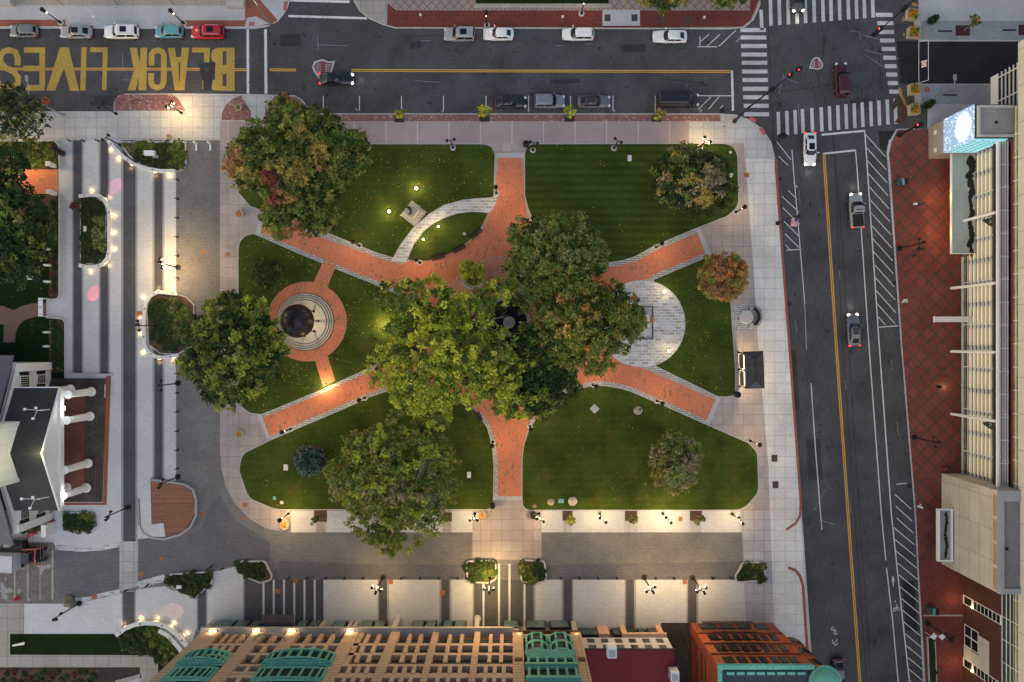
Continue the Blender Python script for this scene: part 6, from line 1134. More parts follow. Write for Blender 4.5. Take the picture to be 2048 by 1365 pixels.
gt = empty('white_gate', P(97.5,616,.16), 0, 'white painted gate frame across the mouth of the curved path', 'gate'); obj_part('frame', gt, M['white_paint'], lambda b: (b.box(-.3,.3,-1.3,1.3,1.9,2.0), b.box(-.3,.3,-1.3,-1.2,0,1.9), b.box(-.3,.3,1.2,1.3,0,1.9))); obj_part('louver', gt, M['steel'], lambda b: [b.box(-.18,.18,y-.06,y+.06,2.0,2.03) for y in (-.95,-.12,.05,.9)])
for i,(u,v) in enumerate(((110,333),(111,388))):
    o = obj_part('gate_pier', None, M['stone_white'], lambda b: (b.obox((0,0,0),(.55,.5,1.6)), b.obox((0,0,1.6),(.7,.62,.14)))); o.location = P(u,v,.15); tag(o,'white stone pier on the %s side of the brick path'%('north','south')[i],'pier')
# ---- flower pots and planters ----------------------------------------------------------------------
cone = mat('pot_stone', (.45,.38,.31), var=.15)
def pot(u, v, lab, cols=('orange','yellow'), r=.62):
    r_ = empty('flower_pot', P(u,v,.13), 0, lab, 'flower pot'); obj_part('bowl', r_, cone, lambda b: b.lathe([(r*.6,0),(r*.95,.45),(r,.6),(r*.85,.6),(r*.8,.5),(0,.5)],(0,0),18))
    for k in range(6):
        t = k*1.05; f_ = BUSH[cols[k%len(cols)]].copy(); COL.objects.link(f_); f_.name = 'foliage'; f_.parent = r_; f_.location = (math.cos(t)*r*.5*(k>0),math.sin(t)*r*.5*(k>0),.5); s = r*.5; f_.scale = (s,s,s); f_.rotation_euler = (0,0,t)
        for q_ in ('label','category','group'):
            if q_ in f_: del f_[q_]
    return r_
pot(481,868,'round pot of orange flowers on the pink paving west of the south west path'); pot(481,429,'round pot of orange flowers under the lower branches of the big maple'); pot(571,1048,'lit round pot of yellow flowers at the south west corner',('yellow','orange','yellow'),.75); pot(965,1030,'round pot of orange flowers left of the south walk'); pot(1303,641,'round pot of orange flowers against the stepped monument',('orange',),.4); pot(480,217,'round pot of dark foliage on the brick quarter',('white','orange'),.5); pot(341,275,'small pot of orange flowers north of the curved wall bed',('orange',),.35)
def square_planter(u, v, rz, lab):
    r_ = empty('square_planter', P(u,v,.02), R(rz), lab, 'planter', 'square planters at the alley mouth'); s = .72
    obj_part('box', r_, mat('planter_concrete', (.42,.36,.28), var=.12) if 'pcn' not in M else M['pcn'], lambda b: (b.box(-s,s,-s,s,0,.75), [b.box(*q) for q in ((-s,s,-s,-s+.12,.75,.9),(-s,s,s-.12,s,.75,.9),(-s,-s+.12,-s+.12,s-.12,.75,.9),(s-.12,s,-s+.12,s-.12,.75,.9))]))
    obj_part('soil', r_, M['soil'], lambda b: b.box(-s+.12,s-.12,-s+.12,s-.12,.75,.8))
    for k in range(9):
        f_ = BUSH[('yellow','orange','yellow','white')[(k*3+int(u+v))%4]].copy(); COL.objects.link(f_); f_.name = 'foliage'; f_.parent = r_; f_.location = (-.4+.4*(k%3),-.4+.4*(k//3),.8); f_.scale = (.46,.46,.5); f_.rotation_euler = (0,0,k)
        for q_ in ('label','category','group'):
            if q_ in f_: del f_[q_]
for a in ((1820,33,-8,'square concrete planter of yellow and orange flowers, northernmost of four'),(1822.5,69,-4,'square planter of flowers just north of the barrier gate'),(1824,182,3,'square planter of flowers just south of the barrier gate'),(1824,222,4,'square planter of flowers, southernmost of the four by the crossing')): square_planter(*a)
for k in ('yellow','orange','white'):
    if k in BUSH and 'label' not in BUSH[k] and k not in USED: COL.objects.unlink(BUSH[k]); bpy.data.objects.remove(BUSH[k])
for u, v, lab in ((1858,45,'tub with a spiky evergreen north of the alley'),(1851,213,'tub with a spiky evergreen south of the alley')):
    r_ = empty('evergreen_tub', P(u,v,.13), 0, lab, 'plant tub'); obj_part('tub', r_, IR, lambda b: b.lathe([(.3,0),(.42,.5),(.36,.5),(0,.45)],(0,0),14))
    f_ = BUSH['dark'].copy(); COL.objects.link(f_); f_.name = 'foliage'; f_.parent = r_; f_.location = (.25,.05,.45); f_.scale = (.75,.6,1.7)
    for q_ in ('label','category','group'):
        if q_ in f_: del f_[q_]
wl = obj_part('kerb_wall', None, mat('low_wall', (.4,.35,.29), var=.1), lambda b: b.box(wx(1828),wx(1838),wy(80),wy(36),.02,.55)); tag(wl,'low buff wall beside the two northern planters','wall'); wl = obj_part('kerb_wall', None, M['concrete_tan'], lambda b: b.box(wx(1828),wx(1838),wy(209),wy(168),.02,.55)); tag(wl,'low buff wall beside the two southern planters','wall')
OB = MB(); sandm = mat('sand_spill', (.35,.2,.06), var=.3)
sheet('sand_spill', [[(1797,175),(1803,178),(1805,190),(1812,205),(1814,214),(1808,212),(1802,198),(1797,188)], [(1805,33),(1808,34),(1808,44),(1803,44)], [(1806,66),(1809,65),(1810,74),(1806,73)], [(1822,5),(1830,6),(1840,12),(1836,14),(1826,13)], [(1852,3),(1864,3),(1863,11),(1855,13)]], .0125, sandm)
sheet('leaf_drift', [[(1796,190),(1802,195),(1810,212),(1814,222),(1812,240),(1800,247),(1788,246),(1796,236),(1801,222),(1794,212),(1784,226),(1786,206)]], .0127, mat('wet_leaves', (.08,.035,.02), var=.5, scale=7, spots=((.3,.2,.05),7,.68,(1,1,1))))
# ---- bus shelter, round seat sculpture -------------------------------------------------------------
c = P(1497,739,.13); bs_ = empty('bus_shelter', c, R(2), 'bus shelter with a dark hipped glass roof beside the east lawn', 'bus shelter')
shm = mat('shelter_roof', (.04,.036,.045), var=.2, rough=.25, spec=.6)
obj_part('roof', bs_, shm, lambda b: b.add([(-1.2,-2.55,2.5),(1.35,-2.55,2.5),(1.35,2.55,2.5),(-1.2,2.55,2.5),(.07,-1.5,3.1),(.07,1.5,3.1)],[(0,1,4),(1,2,5,4),(2,3,5),(3,0,4,5),(3,2,1,0)]))
obj_part('roof_rib', bs_, M['bronze'], lambda b: (b.tube([(.07,-1.5,3.12),(.07,1.5,3.12)],.05,5), [b.tube([(x,y*2.55,2.52),(.07,y*1.5,3.12)],.05,5) for x in (-1.2,1.35) for y in (-1,1)], [b.tube([(-1.2,y,2.52),(.07,y*.9,3.1),(1.35,y,2.52)],.03,5) for y in (-.85,.85)]))
obj_part('gutter', bs_, IR, lambda b: (b.box(-1.25,-1.18,-2.6,2.6,2.42,2.52), b.box(1.32,1.4,-2.6,2.6,2.42,2.52), b.box(-1.18,1.32,-2.6,-2.52,2.42,2.52), b.box(-1.18,1.32,2.52,2.6,2.42,2.52)))
for y in (-2.4,0,2.4): obj_part('post', bs_, M['bronze'], lambda b: b.lathe([(.18,0),(.16,.2),(.07,.3),(.07,2.45),(.16,2.55)],(-1.35,y),10)); obj_part('post', bs_, M['bronze'], lambda b: b.lathe([(.1,0),(.07,.3),(.07,2.45)],(1.2,y),8))
obj_part('back_glass', bs_, M['glass_green'], lambda b: (b.box(-1.38,-1.34,-2.2,-.2,.4,2.2), b.box(-1.38,-1.34,.2,2.2,.4,2.2))); obj_part('bench_seat', bs_, M['stone_white'], lambda b: b.box(-1.05,-.6,-2.1,2.1,.42,.5)); light('shelter_light', (-1.1,1.4,2.2), 260, (1,.76,.4), .2, bs_); light('shelter_light', (-1.1,-1.6,2.2), 260, (1,.76,.4), .2, bs_)
sheet('cobble_circle', [(1466,611),(1490,609)]+arc(1500,634,26,-75,75,14)+[(1490,660),(1468,662),(1463,658),(1461,616)], L4_, G)
c = P(1497,634,.14); rs = empty('curved_bench', c, 0, 'curved black bench round a pale stone disc on cobbles', 'bench')
obj_part('stone_disc', rs, M['concrete_plain'], lambda b: b.lathe([(1.0,0),(1.0,.35),(.85,.42),(0,.42)],(-.35,0),24)); obj_part('ring_wall', rs, M['granite'], lambda b: b.lathe([(1.6,0),(1.6,.35),(1.45,.4),(.95,.4),(.95,0)],(0,0),24,0,R(-85),R(85))); obj_part('seat', rs, IR, lambda b: b.lathe([(1.52,.4),(1.52,.75),(1.1,.75),(1.1,.4)],(0,0),24,0,R(-62),R(62)))
# ---- traffic signals and street light arms ----------------------------------------------------------
def signal_head(root, p, rz, lit=True):
    h = obj_part('signal_head', root, IR, lambda b: (b.obox((p[0],p[1],p[2]),(.42,.4,1.05),rz), b.obox((p[0],p[1],p[2]-.08),(.1,.7,1.2),rz)))
    if lit: obj_part('red_lens', h, M['signal_red'], lambda b: b.obox((p[0]-.22*math.cos(rz),p[1]-.22*math.sin(rz),p[2]+.68),(.06,.26,.26),rz))
def mast(name, u, v, h, tip, heads, lab, m=IR, r=.16, lamp_at=None):
    base = P(u,v,.12); root = empty(name, base, 0, lab, 'traffic signal'); t = Vector(P(*tip,h))-base
    obj_part('pole', root, m, lambda b: b.lathe([(.3,0),(.3,.4),(r,.6),(r*.8,h)],(0,0),12)); obj_part('mast_arm', root, m, lambda b: b.tube([(0,0,h-.25),tuple(t*.5+Vector((0,0,.1 -.0))) if 0 else (t.x*.5,t.y*.5,h-.05),(t.x,t.y,h)],[.12,.09,.06],8))
    for f_, rz, lit in heads: signal_head(root, (t.x*f_,t.y*f_,h-.75), R(rz), lit)
    return root
mast('traffic_signal', 1469,243,6.5,(1606,132),[(.78,0,True),(.93,60,True),(.45,90,False)],'long black signal mast reaching over the crossing from the park corner')
mast('traffic_signal', 1832,-4,6.5,(1750,68),[(.55,0,False),(.92,0,True),(.99,90,False)],'signal mast reaching in from the top right corner')
q = mast('traffic_signal', 1798,271,4.6,(1846,247),[(.45,0,True),(.7,40,True)],'short black signal post at the north end of the red walk')
pk = empty('signal_post', P(1549,286,.12), 0, 'short signal post with two heads on the park corner kerb', 'traffic signal'); obj_part('pole', pk, IR, lambda b: b.lathe([(.16,0),(.08,.3),(.07,3.6)],(0,0),8)); signal_head(pk,(.2,.1,2.8),R(30),False); signal_head(pk,(-.3,.2,2.9),R(120),False)
def arm_light(u, v, h, elbow, head, lab, m, cat='street light'):
    base = P(u,v,.12); root = empty('street_light', base, 0, lab, cat); e = Vector(P(*elbow,h))-base; t = Vector(P(*head,h+.3))-base
    obj_part('pole', root, m, lambda b: b.lathe([(.2,0),(.2,.3),(.12,.5),(.08,h)],(0,0),10)); obj_part('arm', root, m, lambda b: b.tube([(0,0,h-.1),(e.x,e.y,h),(t.x,t.y,h+.3)],[.07,.06,.045],7)); a = math.atan2(t.y-e.y,t.x-e.x)
    hd = obj_part('lamp_head', root, m, lambda b: b.prism([(t.x+math.cos(a)*x-math.sin(a)*y,t.y+math.sin(a)*x+math.cos(a)*y) for x,y in ((-.35,-.1),(.0,-.22),(.45,-.2),(.6,0),(.45,.2),(0,.22),(-.35,.1))],h+.22,h+.4,0,True)); obj_part('lens', hd, M['globe_off'], lambda b: b.disc((t.x+.2*math.cos(a),t.y+.2*math.sin(a)),.16,h+.405,10))
arm_light(126.6,230.5,7.8,(60,195),(55,160),'tall grey street light leaning over the painted letters', M['steel']); arm_light(541,48,6.5,(516,12),(503,-6),'grey street light on the corner of the side street', M['steel']); arm_light(1876,189,4.5,(1908,171),(1909,158),'slim grey light pole between the alley and the screen tower', M['steel'])
# light trailer with white box in the bed north of the stripes
c = P(357,341,.3); lt = empty('camera_mast', c, 0, 'dark pole carrying a white equipment box over the north bed', 'mast'); tp = Vector(P(304,310,7.2))-c
obj_part('pole', lt, IR, lambda b: b.lathe([(.14,0),(.09,.4),(.07,7.0)],(0,0),8)); obj_part('arm', lt, IR, lambda b: b.tube([(0,0,6.8),(tp.x+.3,tp.y-.1,7.1)],.05,6)); obj_part('equipment_box', lt, M['white_paint'], lambda b: b.obox((tp.x-.15,tp.y+.15,6.9),(1.35,.6,.6))); obj_part('bracket', lt, M['steel'], lambda b: b.obox((tp.x+.5,tp.y-.25,6.8),(.7,.35,.35)))
# ---- flags and banners
def flag_cloth(name, w, h_, cols, stripes, label, loc, rz, canton=False, emblem=None):
    b = MB(); n = 8; mats_ = [mat(name+'_c%d'%i, c_, var=.08) for i, c_ in enumerate(cols)]
    for r_i in range(stripes):
        for k in range(n):
            x0, x1 = w*k/n, w*(k+1)/n; y = lambda x: .07*math.sin(x*5); z0, z1 = -h_*r_i/stripes, -h_*(r_i+1)/stripes
            m_ = 2 if canton and k < 3 and r_i < 7 else r_i % 2 if stripes > 1 else 0
            b.add([(x0,y(x0),z0),(x1,y(x1),z0),(x1,y(x1),z1),(x0,y(x0),z1)],[(0,1,2,3)],m_)
    o = b.build(name, mats_, None, loc=loc); o.rotation_euler = (R(-62),0,R(rz)); tag(o,label,'flag')
    if emblem: obj_part('emblem', o, M['white_paint'], lambda b: [b.add([(w*a,-.0-.085,-h_*c1),(w*(a+.12),-.085,-h_*c1),(w*(a+.12),-.085,-h_*(c1+.4)),(w*a,-.085,-h_*(c1+.4))],[(0,1,2,3)]) for a, c1 in ((.3,.3),(.5,.2),(.66,.38))])
    return o
fp = empty('flag_post', P(1555,447,.12), 0, 'curved black post at the east kerb with a striped flag hanging from it', 'lamp post'); t = Vector(P(1598,433,5.6))-fp.location
obj_part('base', fp, IR, lambda b: b.lathe([(.3,0),(.3,.15),(.12,.4)],(0,0),12)); obj_part('pole', fp, IR, lambda b: b.tube([(0,0,0),(.05,.02,4.2),(t.x*.45,t.y*.6,5.3),(t.x,t.y,5.6)],[.1,.08,.06,.04],8)); obj_part('lantern', fp, IR, lambda b: b.lathe([(.05,5.0),(.24,5.1),(.28,5.5),(.1,5.75),(0,5.8)],(t.x,t.y),10))
flag_cloth('national_flag', 1.15, .85, [(.5,.04,.05),(.7,.68,.66),(.03,.05,.16)], 13, 'red and white striped flag with a blue corner over the hatched bay', P(1596,437,4.6), -97, True)
for (u,v,lab) in ((1963,440,'dark grey pennant with a white emblem on the northern canopy column'),(1963,846,'dark grey pennant with a white emblem on the southern canopy column')):
    p = P(u,v,7.2); o = obj_part('pennant', None, mat('pennant_grey', (.06,.068,.075), var=.1) if 'pg' not in M else M['pg'], lambda b: b.add([(0,0,2.0),(0,.02,.1),(.35,.02,-.9),(1.5,.05,.1),(1.5,.03,2.0)] if 0 else [(0,0,0),(1.55,.35,0.02),(1.55,-1.0,.04),(.9,-.7,.03),(.3,-.25,.02),(0,0,-.03),(1.55,.35,-.01),(1.55,-1.0,.01),(.9,-.7,0),(.3,-.25,-.01)],[(0,4,3,2,1),(5,6,7,8,9)])); o.location = p; tag(o,lab,'flag')
    obj_part('emblem', o, M['white_paint'], lambda b: [b.add([(x,y,.06),(x+.22,y,.06),(x+.22,y-.1,.06),(x,y-.1,.06)],[(0,3,2,1)]) for x, y in ((1.0,-.02),(1.12,-.2),(.98,-.36))])
for u, v, lab in ((100,40,'red banner with pale pattern on the left street lamp'),(347,50,'red banner with pale pattern on the right street lamp')):
    p = P(u,v,3.2); o = obj_part('banner', None, mat('banner_red', (.33,.07,.11), var=.3, scale=4) if 'bnr' not in M else M['bnr'], lambda b: b.add([(-.45,.3,.0),(.5,-.35,-.1),(.5,-.15,-1.2),(-.45,.45,-1.1)],[(0,1,2,3),(3,2,1,0)] if 0 else [(0,1,2,3)])); o.location = p; tag(o,lab,'banner'); obj_part('banner_arm', o, IR, lambda b: b.tube([(-.6,.42,.03),(.6,-.4,-.08)],.03,5))
# ---- signs ---------------------------------------------------------------------------------------
sg = empty('roadwork_sign', P(96,205,.01), R(-12), 'orange roadwork sign with a dark symbol standing on the road', 'sign'); om = mat('sign_orange', (.6,.1,.03), var=.1)
obj_part('panel', sg, om, lambda b: b.add([(-.35,-.5,1.1),(.15,-.55,1.1),(.2,.6,.5),(-.45,.6,.55)],[(0,1,2,3)])); obj_part('panel', sg, om, lambda b: b.add([(.22,-.6,1.0),(.62,-.6,.95),(.62,.3,.55),(.27,.3,.6)],[(0,1,2,3)])); obj_part('symbol', sg, IR, lambda b: b.flat([(-.1+.16*math.cos(k*.8),.12+.16*math.sin(k*.8)) for k in range(8)],.82)); obj_part('stand', sg, IR, lambda b: (b.tube([(-.3,.5,.5),(0,.9,0)],.03,5), b.tube([(-.1,-.5,1.1),(-.1,-.2,0)],.03,5)))
bg2 = empty('barrier_gate', P(1843,126,.05), 0, 'thin white swing gate across the alley with a round no entry sign', 'gate'); yT, yB = wy(85)-wy(126), wy(167)-wy(126)
obj_part('gate_frame', bg2, M['white_paint'], lambda b: (b.tube([(-.45,yB,.15),(-.45,yT,.15)],.035,5), b.tube([(.4,yB+.1,1.1),(.4,yT-.1,1.1)],.035,5), b.tube([(-.45,yB,.15),(.4,yB+.1,1.1)],.03,5), b.tube([(-.45,yT,.15),(.4,yT-.1,1.1)],.03,5), b.tube([(-.45,0,.15),(.4,0,1.1)],.02,5)))
sgn = obj_part('sign_plate', bg2, M['white_paint'], lambda b: b.add([(-.25,-.85,.5),(.2,-.85,1.0),(.2,.05,1.0),(-.25,.05,.5)],[(0,1,2,3)])); obj_part('red_ring', sgn, mat('sign_red', (.5,.03,.04), var=.05), lambda b: b.add([(-.03+r_*.22*math.cos(t_),-.4+r_*.38*math.sin(t_),.76+r_*.245*math.cos(t_)) for r_ in (1,.68) for t_ in [k*.3927 for k in range(16)]],[(k,(k+1)%16,16+(k+1)%16,16+k) for k in range(16)])); obj_part('red_bar', sgn, M['sign_red'] if 'sign_red' in M else mat('sign_bar', (.5,.03,.04), var=.05), lambda b: b.add([(-.13,-.62,.66),(-.07,-.62,.72),(.08,-.18,.88),(.02,-.18,.82)],[(0,1,2,3)]))
for i,(u,v) in enumerate(((1854.5,1264.5),(1871,1265))):
    o = obj_part('diamond_sign', None, M['white_paint'], lambda b: (b.prism([(-.48,0),(0,-.48),(.48,0),(0,.48)],1.7,1.74,0,True), b.tube([(-.3,0,0),(-.3,0,1.7)],.04,6))); o.location = P(u,v,.13); tag(o,'white diamond shaped board, the %s of the pair at the planted strip'%('left','right')[i],'sign')
sw_ = empty('notice_board', P(212,782,.95), 0, 'white notice board with blue lettering on the porch steps', 'sign'); obj_part('board', sw_, M['white_paint'], lambda b: b.add([(-.2,-.95,.1),(.25,-.9,.8),(.3,.95,.8),(-.15,.9,.1),(-.16,-.95,.06),(.28,-.9,.76),(.33,.95,.76),(-.11,.9,.06)],[(0,1,2,3),(7,6,5,4),(0,3,7,4),(1,5,6,2)])); obj_part('lettering', sw_, mat('blue_letter', (.05,.09,.3), var=.05), lambda b: [b.add([(-.06+.13*j,-.6+.16*i,.33+.2*j),(.0+.13*j,-.6+.16*i,.42+.2*j),(.0+.13*j,-.5+.16*i,.42+.2*j),(-.06+.13*j,-.5+.16*i,.33+.2*j)],[(0,1,2,3)]) for i in range(8) for j in range(2)])
wb2 = empty('info_panel', P(44,1285,.16), R(8), 'pale slanted information panel on the dark south lawn', 'sign'); obj_part('panel', wb2, M['stone_white'], lambda b: b.add([(-.95,-.2,.7),(.75,-.2,.7),(1.1,.3,1.1),(-.7,.15,1.1)],[(0,1,2,3)])); obj_part('post', wb2, IR, lambda b: (b.tube([(-.6,0,0),(-.6,0,.85)],.04,6), b.tube([(.6,0,0),(.6,0,.85)],.04,6)))
tb_ = obj_part('bed_label', None, M['stone_white'], lambda b: (b.obox((0,0,.35),(.75,.5,.05)), b.tube([(0,0,0),(0,0,.35)],.04,5))); tb_.location = P(360,1173,.3); tag(tb_,'small white label board in the triangular bed','sign')
dg_ = obj_part('garden_sign', None, M['stone_white'], lambda b: (b.obox((0,0,.4),(.4,.75,.05)), b.tube([(0,0,0),(0,0,.4)],.04,5))); dg_.location = P(173,459,.3); tag(dg_,'small white board among the plants of the D shaped bed','sign')
# ---- news boxes, meters, parking signs ---------------------------------------------------------------
tl = mat('teal_box', (.09,.3,.32), var=.1); 
for u, v, rz, m1, lab in ((1799,367,8,mat('grey_teal', (.16,.27,.29), var=.1),'dark grey teal street box near the north end of the red walk'),(1860,1218,-5,tl,'turquoise street box near the concrete cross band')):
    r_ = empty('street_box', P(u,v,.13), R(rz), lab, 'street box'); obj_part('body', r_, mat('box_dark', (.03,.05,.055), var=.1), lambda b: b.box(-.6,.6,-.42,.42,0,1.15)); obj_part('top_panel', r_, m1, lambda b: b.add([(-.65,-.45,1.0),(.1,-.45,1.25),(.1,.45,1.25),(-.65,.45,1.0)],[(0,1,2,3)])); obj_part('hood', r_, IR, lambda b: b.box(.1,.65,-.45,.45,1.15,1.25)); obj_part('handle', r_, M['steel'], lambda b: b.box(-.66,-.6,-.1,.1,.5,.6))
for i,(u,v,lab) in enumerate(((843,38,'on the red brick walk right of the corner'),(1124,42,'above the white hatchback on the red brick walk'),(1404,43,'above the hatched bay on the red brick walk'),(198,42,'above the silver sedan on the pale pavement'),(717,225,'at the second bay line beside the maple'),(887,229,'at the fourth bay line on the south kerb'),(1057,228,'at the sixth bay line on the south kerb'),(1226,228,'between the grey sedan and the black van'),(1397,228,'at the front of the black van'))):
    r_ = empty('parking_meter', P(u,v,.13), 0, 'slim parking meter '+lab, 'parking meter', 'parking meters of the upper street'); obj_part('post', r_, M['steel'], lambda b: b.lathe([(.05,0),(.035,1.2)],(0,0),6)); obj_part('head', r_, M['white_paint'] if i < 4 else M['steel'], lambda b: b.obox((0,0,1.2),(.26,.2,.38)))
for u, v, lab in ((1808,602,'small heap of pale litter on the red walk beside the kerb'),(1838,1012,'pale litter heap at the south of the red walk')):
    o = obj_part('litter_heap', None, M['stone_white'], lambda b: [b.obox((rng.uniform(-.25,.25),rng.uniform(-.25,.25),0),(.2,.16,.1+.1*k),k) for k in range(6)]); o.location = P(u,v,.13); tag(o,lab,'litter')
lb_ = empty('light_bollard', P(1876,774,.13), 0, 'black bollard with a bright streak of light on the red walk', 'light'); obj_part('post', lb_, IR, lambda b: b.lathe([(.22,0),(.2,.8),(.12,.95),(0,.97)],(0,0),12)); obj_part('lens', lb_, M['head_on'], lambda b: b.box(.19,.23,-.08,.08,.3,.7)); light('glow', (.75,0,.45), 14, (1,.75,.45), .05, lb_)
# ================================================================== VEHICLES
PAINT = lambda n, c, rough=.28: mat('paint_'+n, c, var=.03, stain=0, rough=rough, spec=.5, coat=.6)
def car(kind, u, v, rz, L, paint, label, lit=False, cat='car', roofc=None, sunroof=False, rails=False, name=None, group=None):
    """root at the middle of the car on the road; x runs to the front"""
    S = dict(sedan=(1.82,1.45,.92,-.41,.20,-.22,.04,.76,.62), hatch=(1.80,1.55,.95,-.47,.24,-.40,.06,.77,.62), suv=(1.93,1.76,1.05,-.48,.22,-.44,.07,.82,.70), van=(2.02,2.25,1.15,-.495,.36,-.485,.25,.92,.82), pickup=(1.95,1.8,1.08,-.10,.24,-.07,.08,.82,.70))[kind]
    Wd, Ht, belt, cb0, cb1, cr0, cr1, cw0, cw1 = S; root = empty(name or ('parked_car' if not lit else 'moving_car'), P(u,v,.01), R(rz), label, cat, group); hw = Wd/2
    cb0, cb1, cr0, cr1 = cb0*L, cb1*L, cr0*L, cr1*L
    # lower body lofted along x: (x, half width, low z, shoulder z)
    hood = belt-(.17 if kind != 'van' else .12)
    st = [(-L/2,hw*.78,.42,belt-.22),(-L/2+.12,hw*.93,.26,belt-.06),(-L/2+.45,hw*.99,.2,belt),(-L*.2,hw,.18,belt),(cb1-.3,hw,.18,belt),(cb1+.1,hw*.995,.18,belt-.03),(L/2-.75,hw*.97,.2,hood+.05),(L/2-.28,hw*.88,.22,hood-.06),(L/2-.08,hw*.72,.28,hood-.2),(L/2,hw*.55,.38,hood-.32)]
    b = MB(); prof = []
    for x, w, z0, z1 in st:
        prof.append([(x,-w*.9,z0),(x,-w,z0+.25),(x,-w*.985,z1-.16),(x,-w*.90,z1-.03),(x,-w*.55,z1+.025),(x,w*.55,z1+.025),(x,w*.90,z1-.03),(x,w*.985,z1-.16),(x,w,z0+.25),(x,w*.9,z0)])
    n = 10; vs = [q for p in prof for q in p]
    b.add(vs, [(i*n+k,i*n+(k+1)%n,(i+1)*n+(k+1)%n,(i+1)*n+k) for i in range(len(st)-1) for k in range(n)]+[tuple(range(n-1,-1,-1)),tuple(range((len(st)-1)*n,len(st)*n))])
    b.f = [f[::-1] if len(f) == 4 else f[::-1] for f in b.f]
    body = b.build('body', paint, root, False, True); md = body.modifiers.new('bev','SUBSURF'); md.levels = 1; md.render_levels = 1
    roofp = roofc or paint
    def fr(z): t = (z-belt)/(Ht-belt); return cb0+(cr0-cb0)*t, cb1+(cr1-cb1)*t, cw0*hw/.91+(cw1-cw0)*hw/.91*t
    def ringp(z, g=0, r=.22):
        x0, x1, w = fr(z); x0 -= g; x1 += g; w += g; return [(x0,-w+r*1.2,z),(x0+r*.4,-w,z),(x1-r*1.3,-w,z),(x1,-w+r*1.6,z),(x1,w-r*1.6,z),(x1-r*1.3,w,z),(x0+r*.4,w,z),(x0,w-r*1.2,z)]
    b = MB(); lo, hi = ringp(belt-.05), ringp(Ht-.1); tp = ringp(Ht-.03,-.08); tq = ringp(Ht,-.26); m8 = 8
    b.add(lo+hi+tp+tq, [(j*8+k,j*8+(k+1)%8,(j+1)*8+(k+1)%8,(j+1)*8+k) for j in range(3) for k in range(8)]+[tuple(range(24,32))]); b.f = [f[::-1] if 0 else f for f in b.f]
    b.build('cabin', roofp, root, False, False)
    def glass(name, k0, t0=.06, t1=.86, a0=.04, a1=.96, g=.012, extra=None):
        z0, z1 = belt+(Ht-.1-belt)*t0, belt+(Ht-.1-belt)*t1; A, B = ringp(z0,g), ringp(z1,g); p0, p1, q0, q1 = [Vector(x) for x in (A[k0],A[(k0+1)%8],B[k0],B[(k0+1)%8])]
        bb_ = MB(); L0 = lambda p,q,s: tuple(p+(q-p)*s); bb_.add([L0(p0,p1,a0),L0(p0,p1,a1),L0(q0,q1,a1),L0(q0,q1,a0)],[(0,1,2,3)]); return bb_.build(name, M['glass_dark'], root, False, False)
    glass('windshield',3,.04,.93,.0,1.0); glass('windshield_corner',2,.06,.9,.1,1); glass('windshield_corner',4,.06,.9,0,.9)
    if kind != 'van': glass('rear_window',7,.08,.9,.03,.97)
    for k0 in (1,5):
        if kind == 'van': glass('side_window',k0,.25,.9,.80 if k0 == 1 else .03,.97 if k0 == 1 else .2)
        else: glass('side_window',k0,.08,.86,.05,.49); glass('side_window',k0,.08,.86,.53,.95)
    if sunroof: obj_part('sunroof', root, M['glass_dark'], lambda b: b.obox(((cr0+cr1)/2+.2,0,Ht-.005),(.95,.8,.012),0,0,.1))
    if rails:
        for s in (-1,1): obj_part('roof_rail', root, M['steel'], lambda b: b.tube([(cr0+.3,s*(cw1*hw/.91-.12),Ht+.02),(cr1-.35,s*(cw1*hw/.91-.12),Ht+.02)],.03,5))
    if kind == 'pickup': obj_part('cargo_bed', root, IR, lambda b: (b.box(-L/2+.15,cb0-.08,-hw*.78,hw*.78,belt+.03,belt+.045)))
    for s in (-1,1):
        obj_part('mirror', root, paint, lambda b: b.obox((cb1-.35,s*(hw+.1),belt+.02),(.16,.26,.16),0,0,.03))
        obj_part('headlight', root, M['head_on'] if lit else M['head_off'], lambda b: b.obox((L/2-.22,s*hw*.66,hood-.24),(.36,.34,.16),-s*.5,0,.04))
        obj_part('taillight', root, M['tail_on'] if lit else M['tail_off'], lambda b: b.obox((-L/2+.1,s*hw*.74,belt-.3),(.2,.34,.2),s*.25,0,.03))
        for x in (L*.31,-L*.29):
            w_ = obj_part('wheel', root, M['rubber'], lambda b: (b.add(*cyl(x,s*(hw-.1),.33,.33,.24)),)); obj_part('rim', w_, M['rim'], lambda b: b.add(*cyl(x,s*(hw+.015),.33,.2,.03)))
    obj_part('bumper', root, IR, lambda b: b.box(-L/2-.03,-L/2+.1,-hw*.7,hw*.7,.34,.46)); obj_part('bumper', root, IR, lambda b: b.box(L/2-.1,L/2+.02,-hw*.5,hw*.5,.36,.46))
    if lit: light('headlamp_glow', (L/2+.9,0,.45), 6, (1,.9,.7), .15, root)
    return root
def cyl(x, y, z, r, w, n=18):
    vs = [(x+r*math.cos(2*math.pi*k/n), y+s*w/2, z+r*math.sin(2*math.pi*k/n)) for s in (-1,1) for k in range(n)]
    return vs, [(k,(k+1)%n,n+(k+1)%n,n+k) for k in range(n)]+[tuple(range(n-1,-1,-1)),tuple(range(n,2*n))], 0
SIL, WHT = PAINT('silver',(.28,.29,.31)), PAINT('white',(.72,.72,.73)); BLK = PAINT('black',(.012,.013,.016)); GRY = PAINT('grey',(.11,.12,.14)); GRY2 = PAINT('slate',(.19,.2,.23)); TEAL = PAINT('teal',(.1,.3,.34)); RED = PAINT('red',(.42,.012,.025)); DRED = PAINT('wine',(.06,.008,.014)); MID = PAINT('steel',(.16,.17,.185))
gN, gS, gM = 'cars parked along the north kerb', 'cars parked along the park kerb', 'cars moving on the streets'
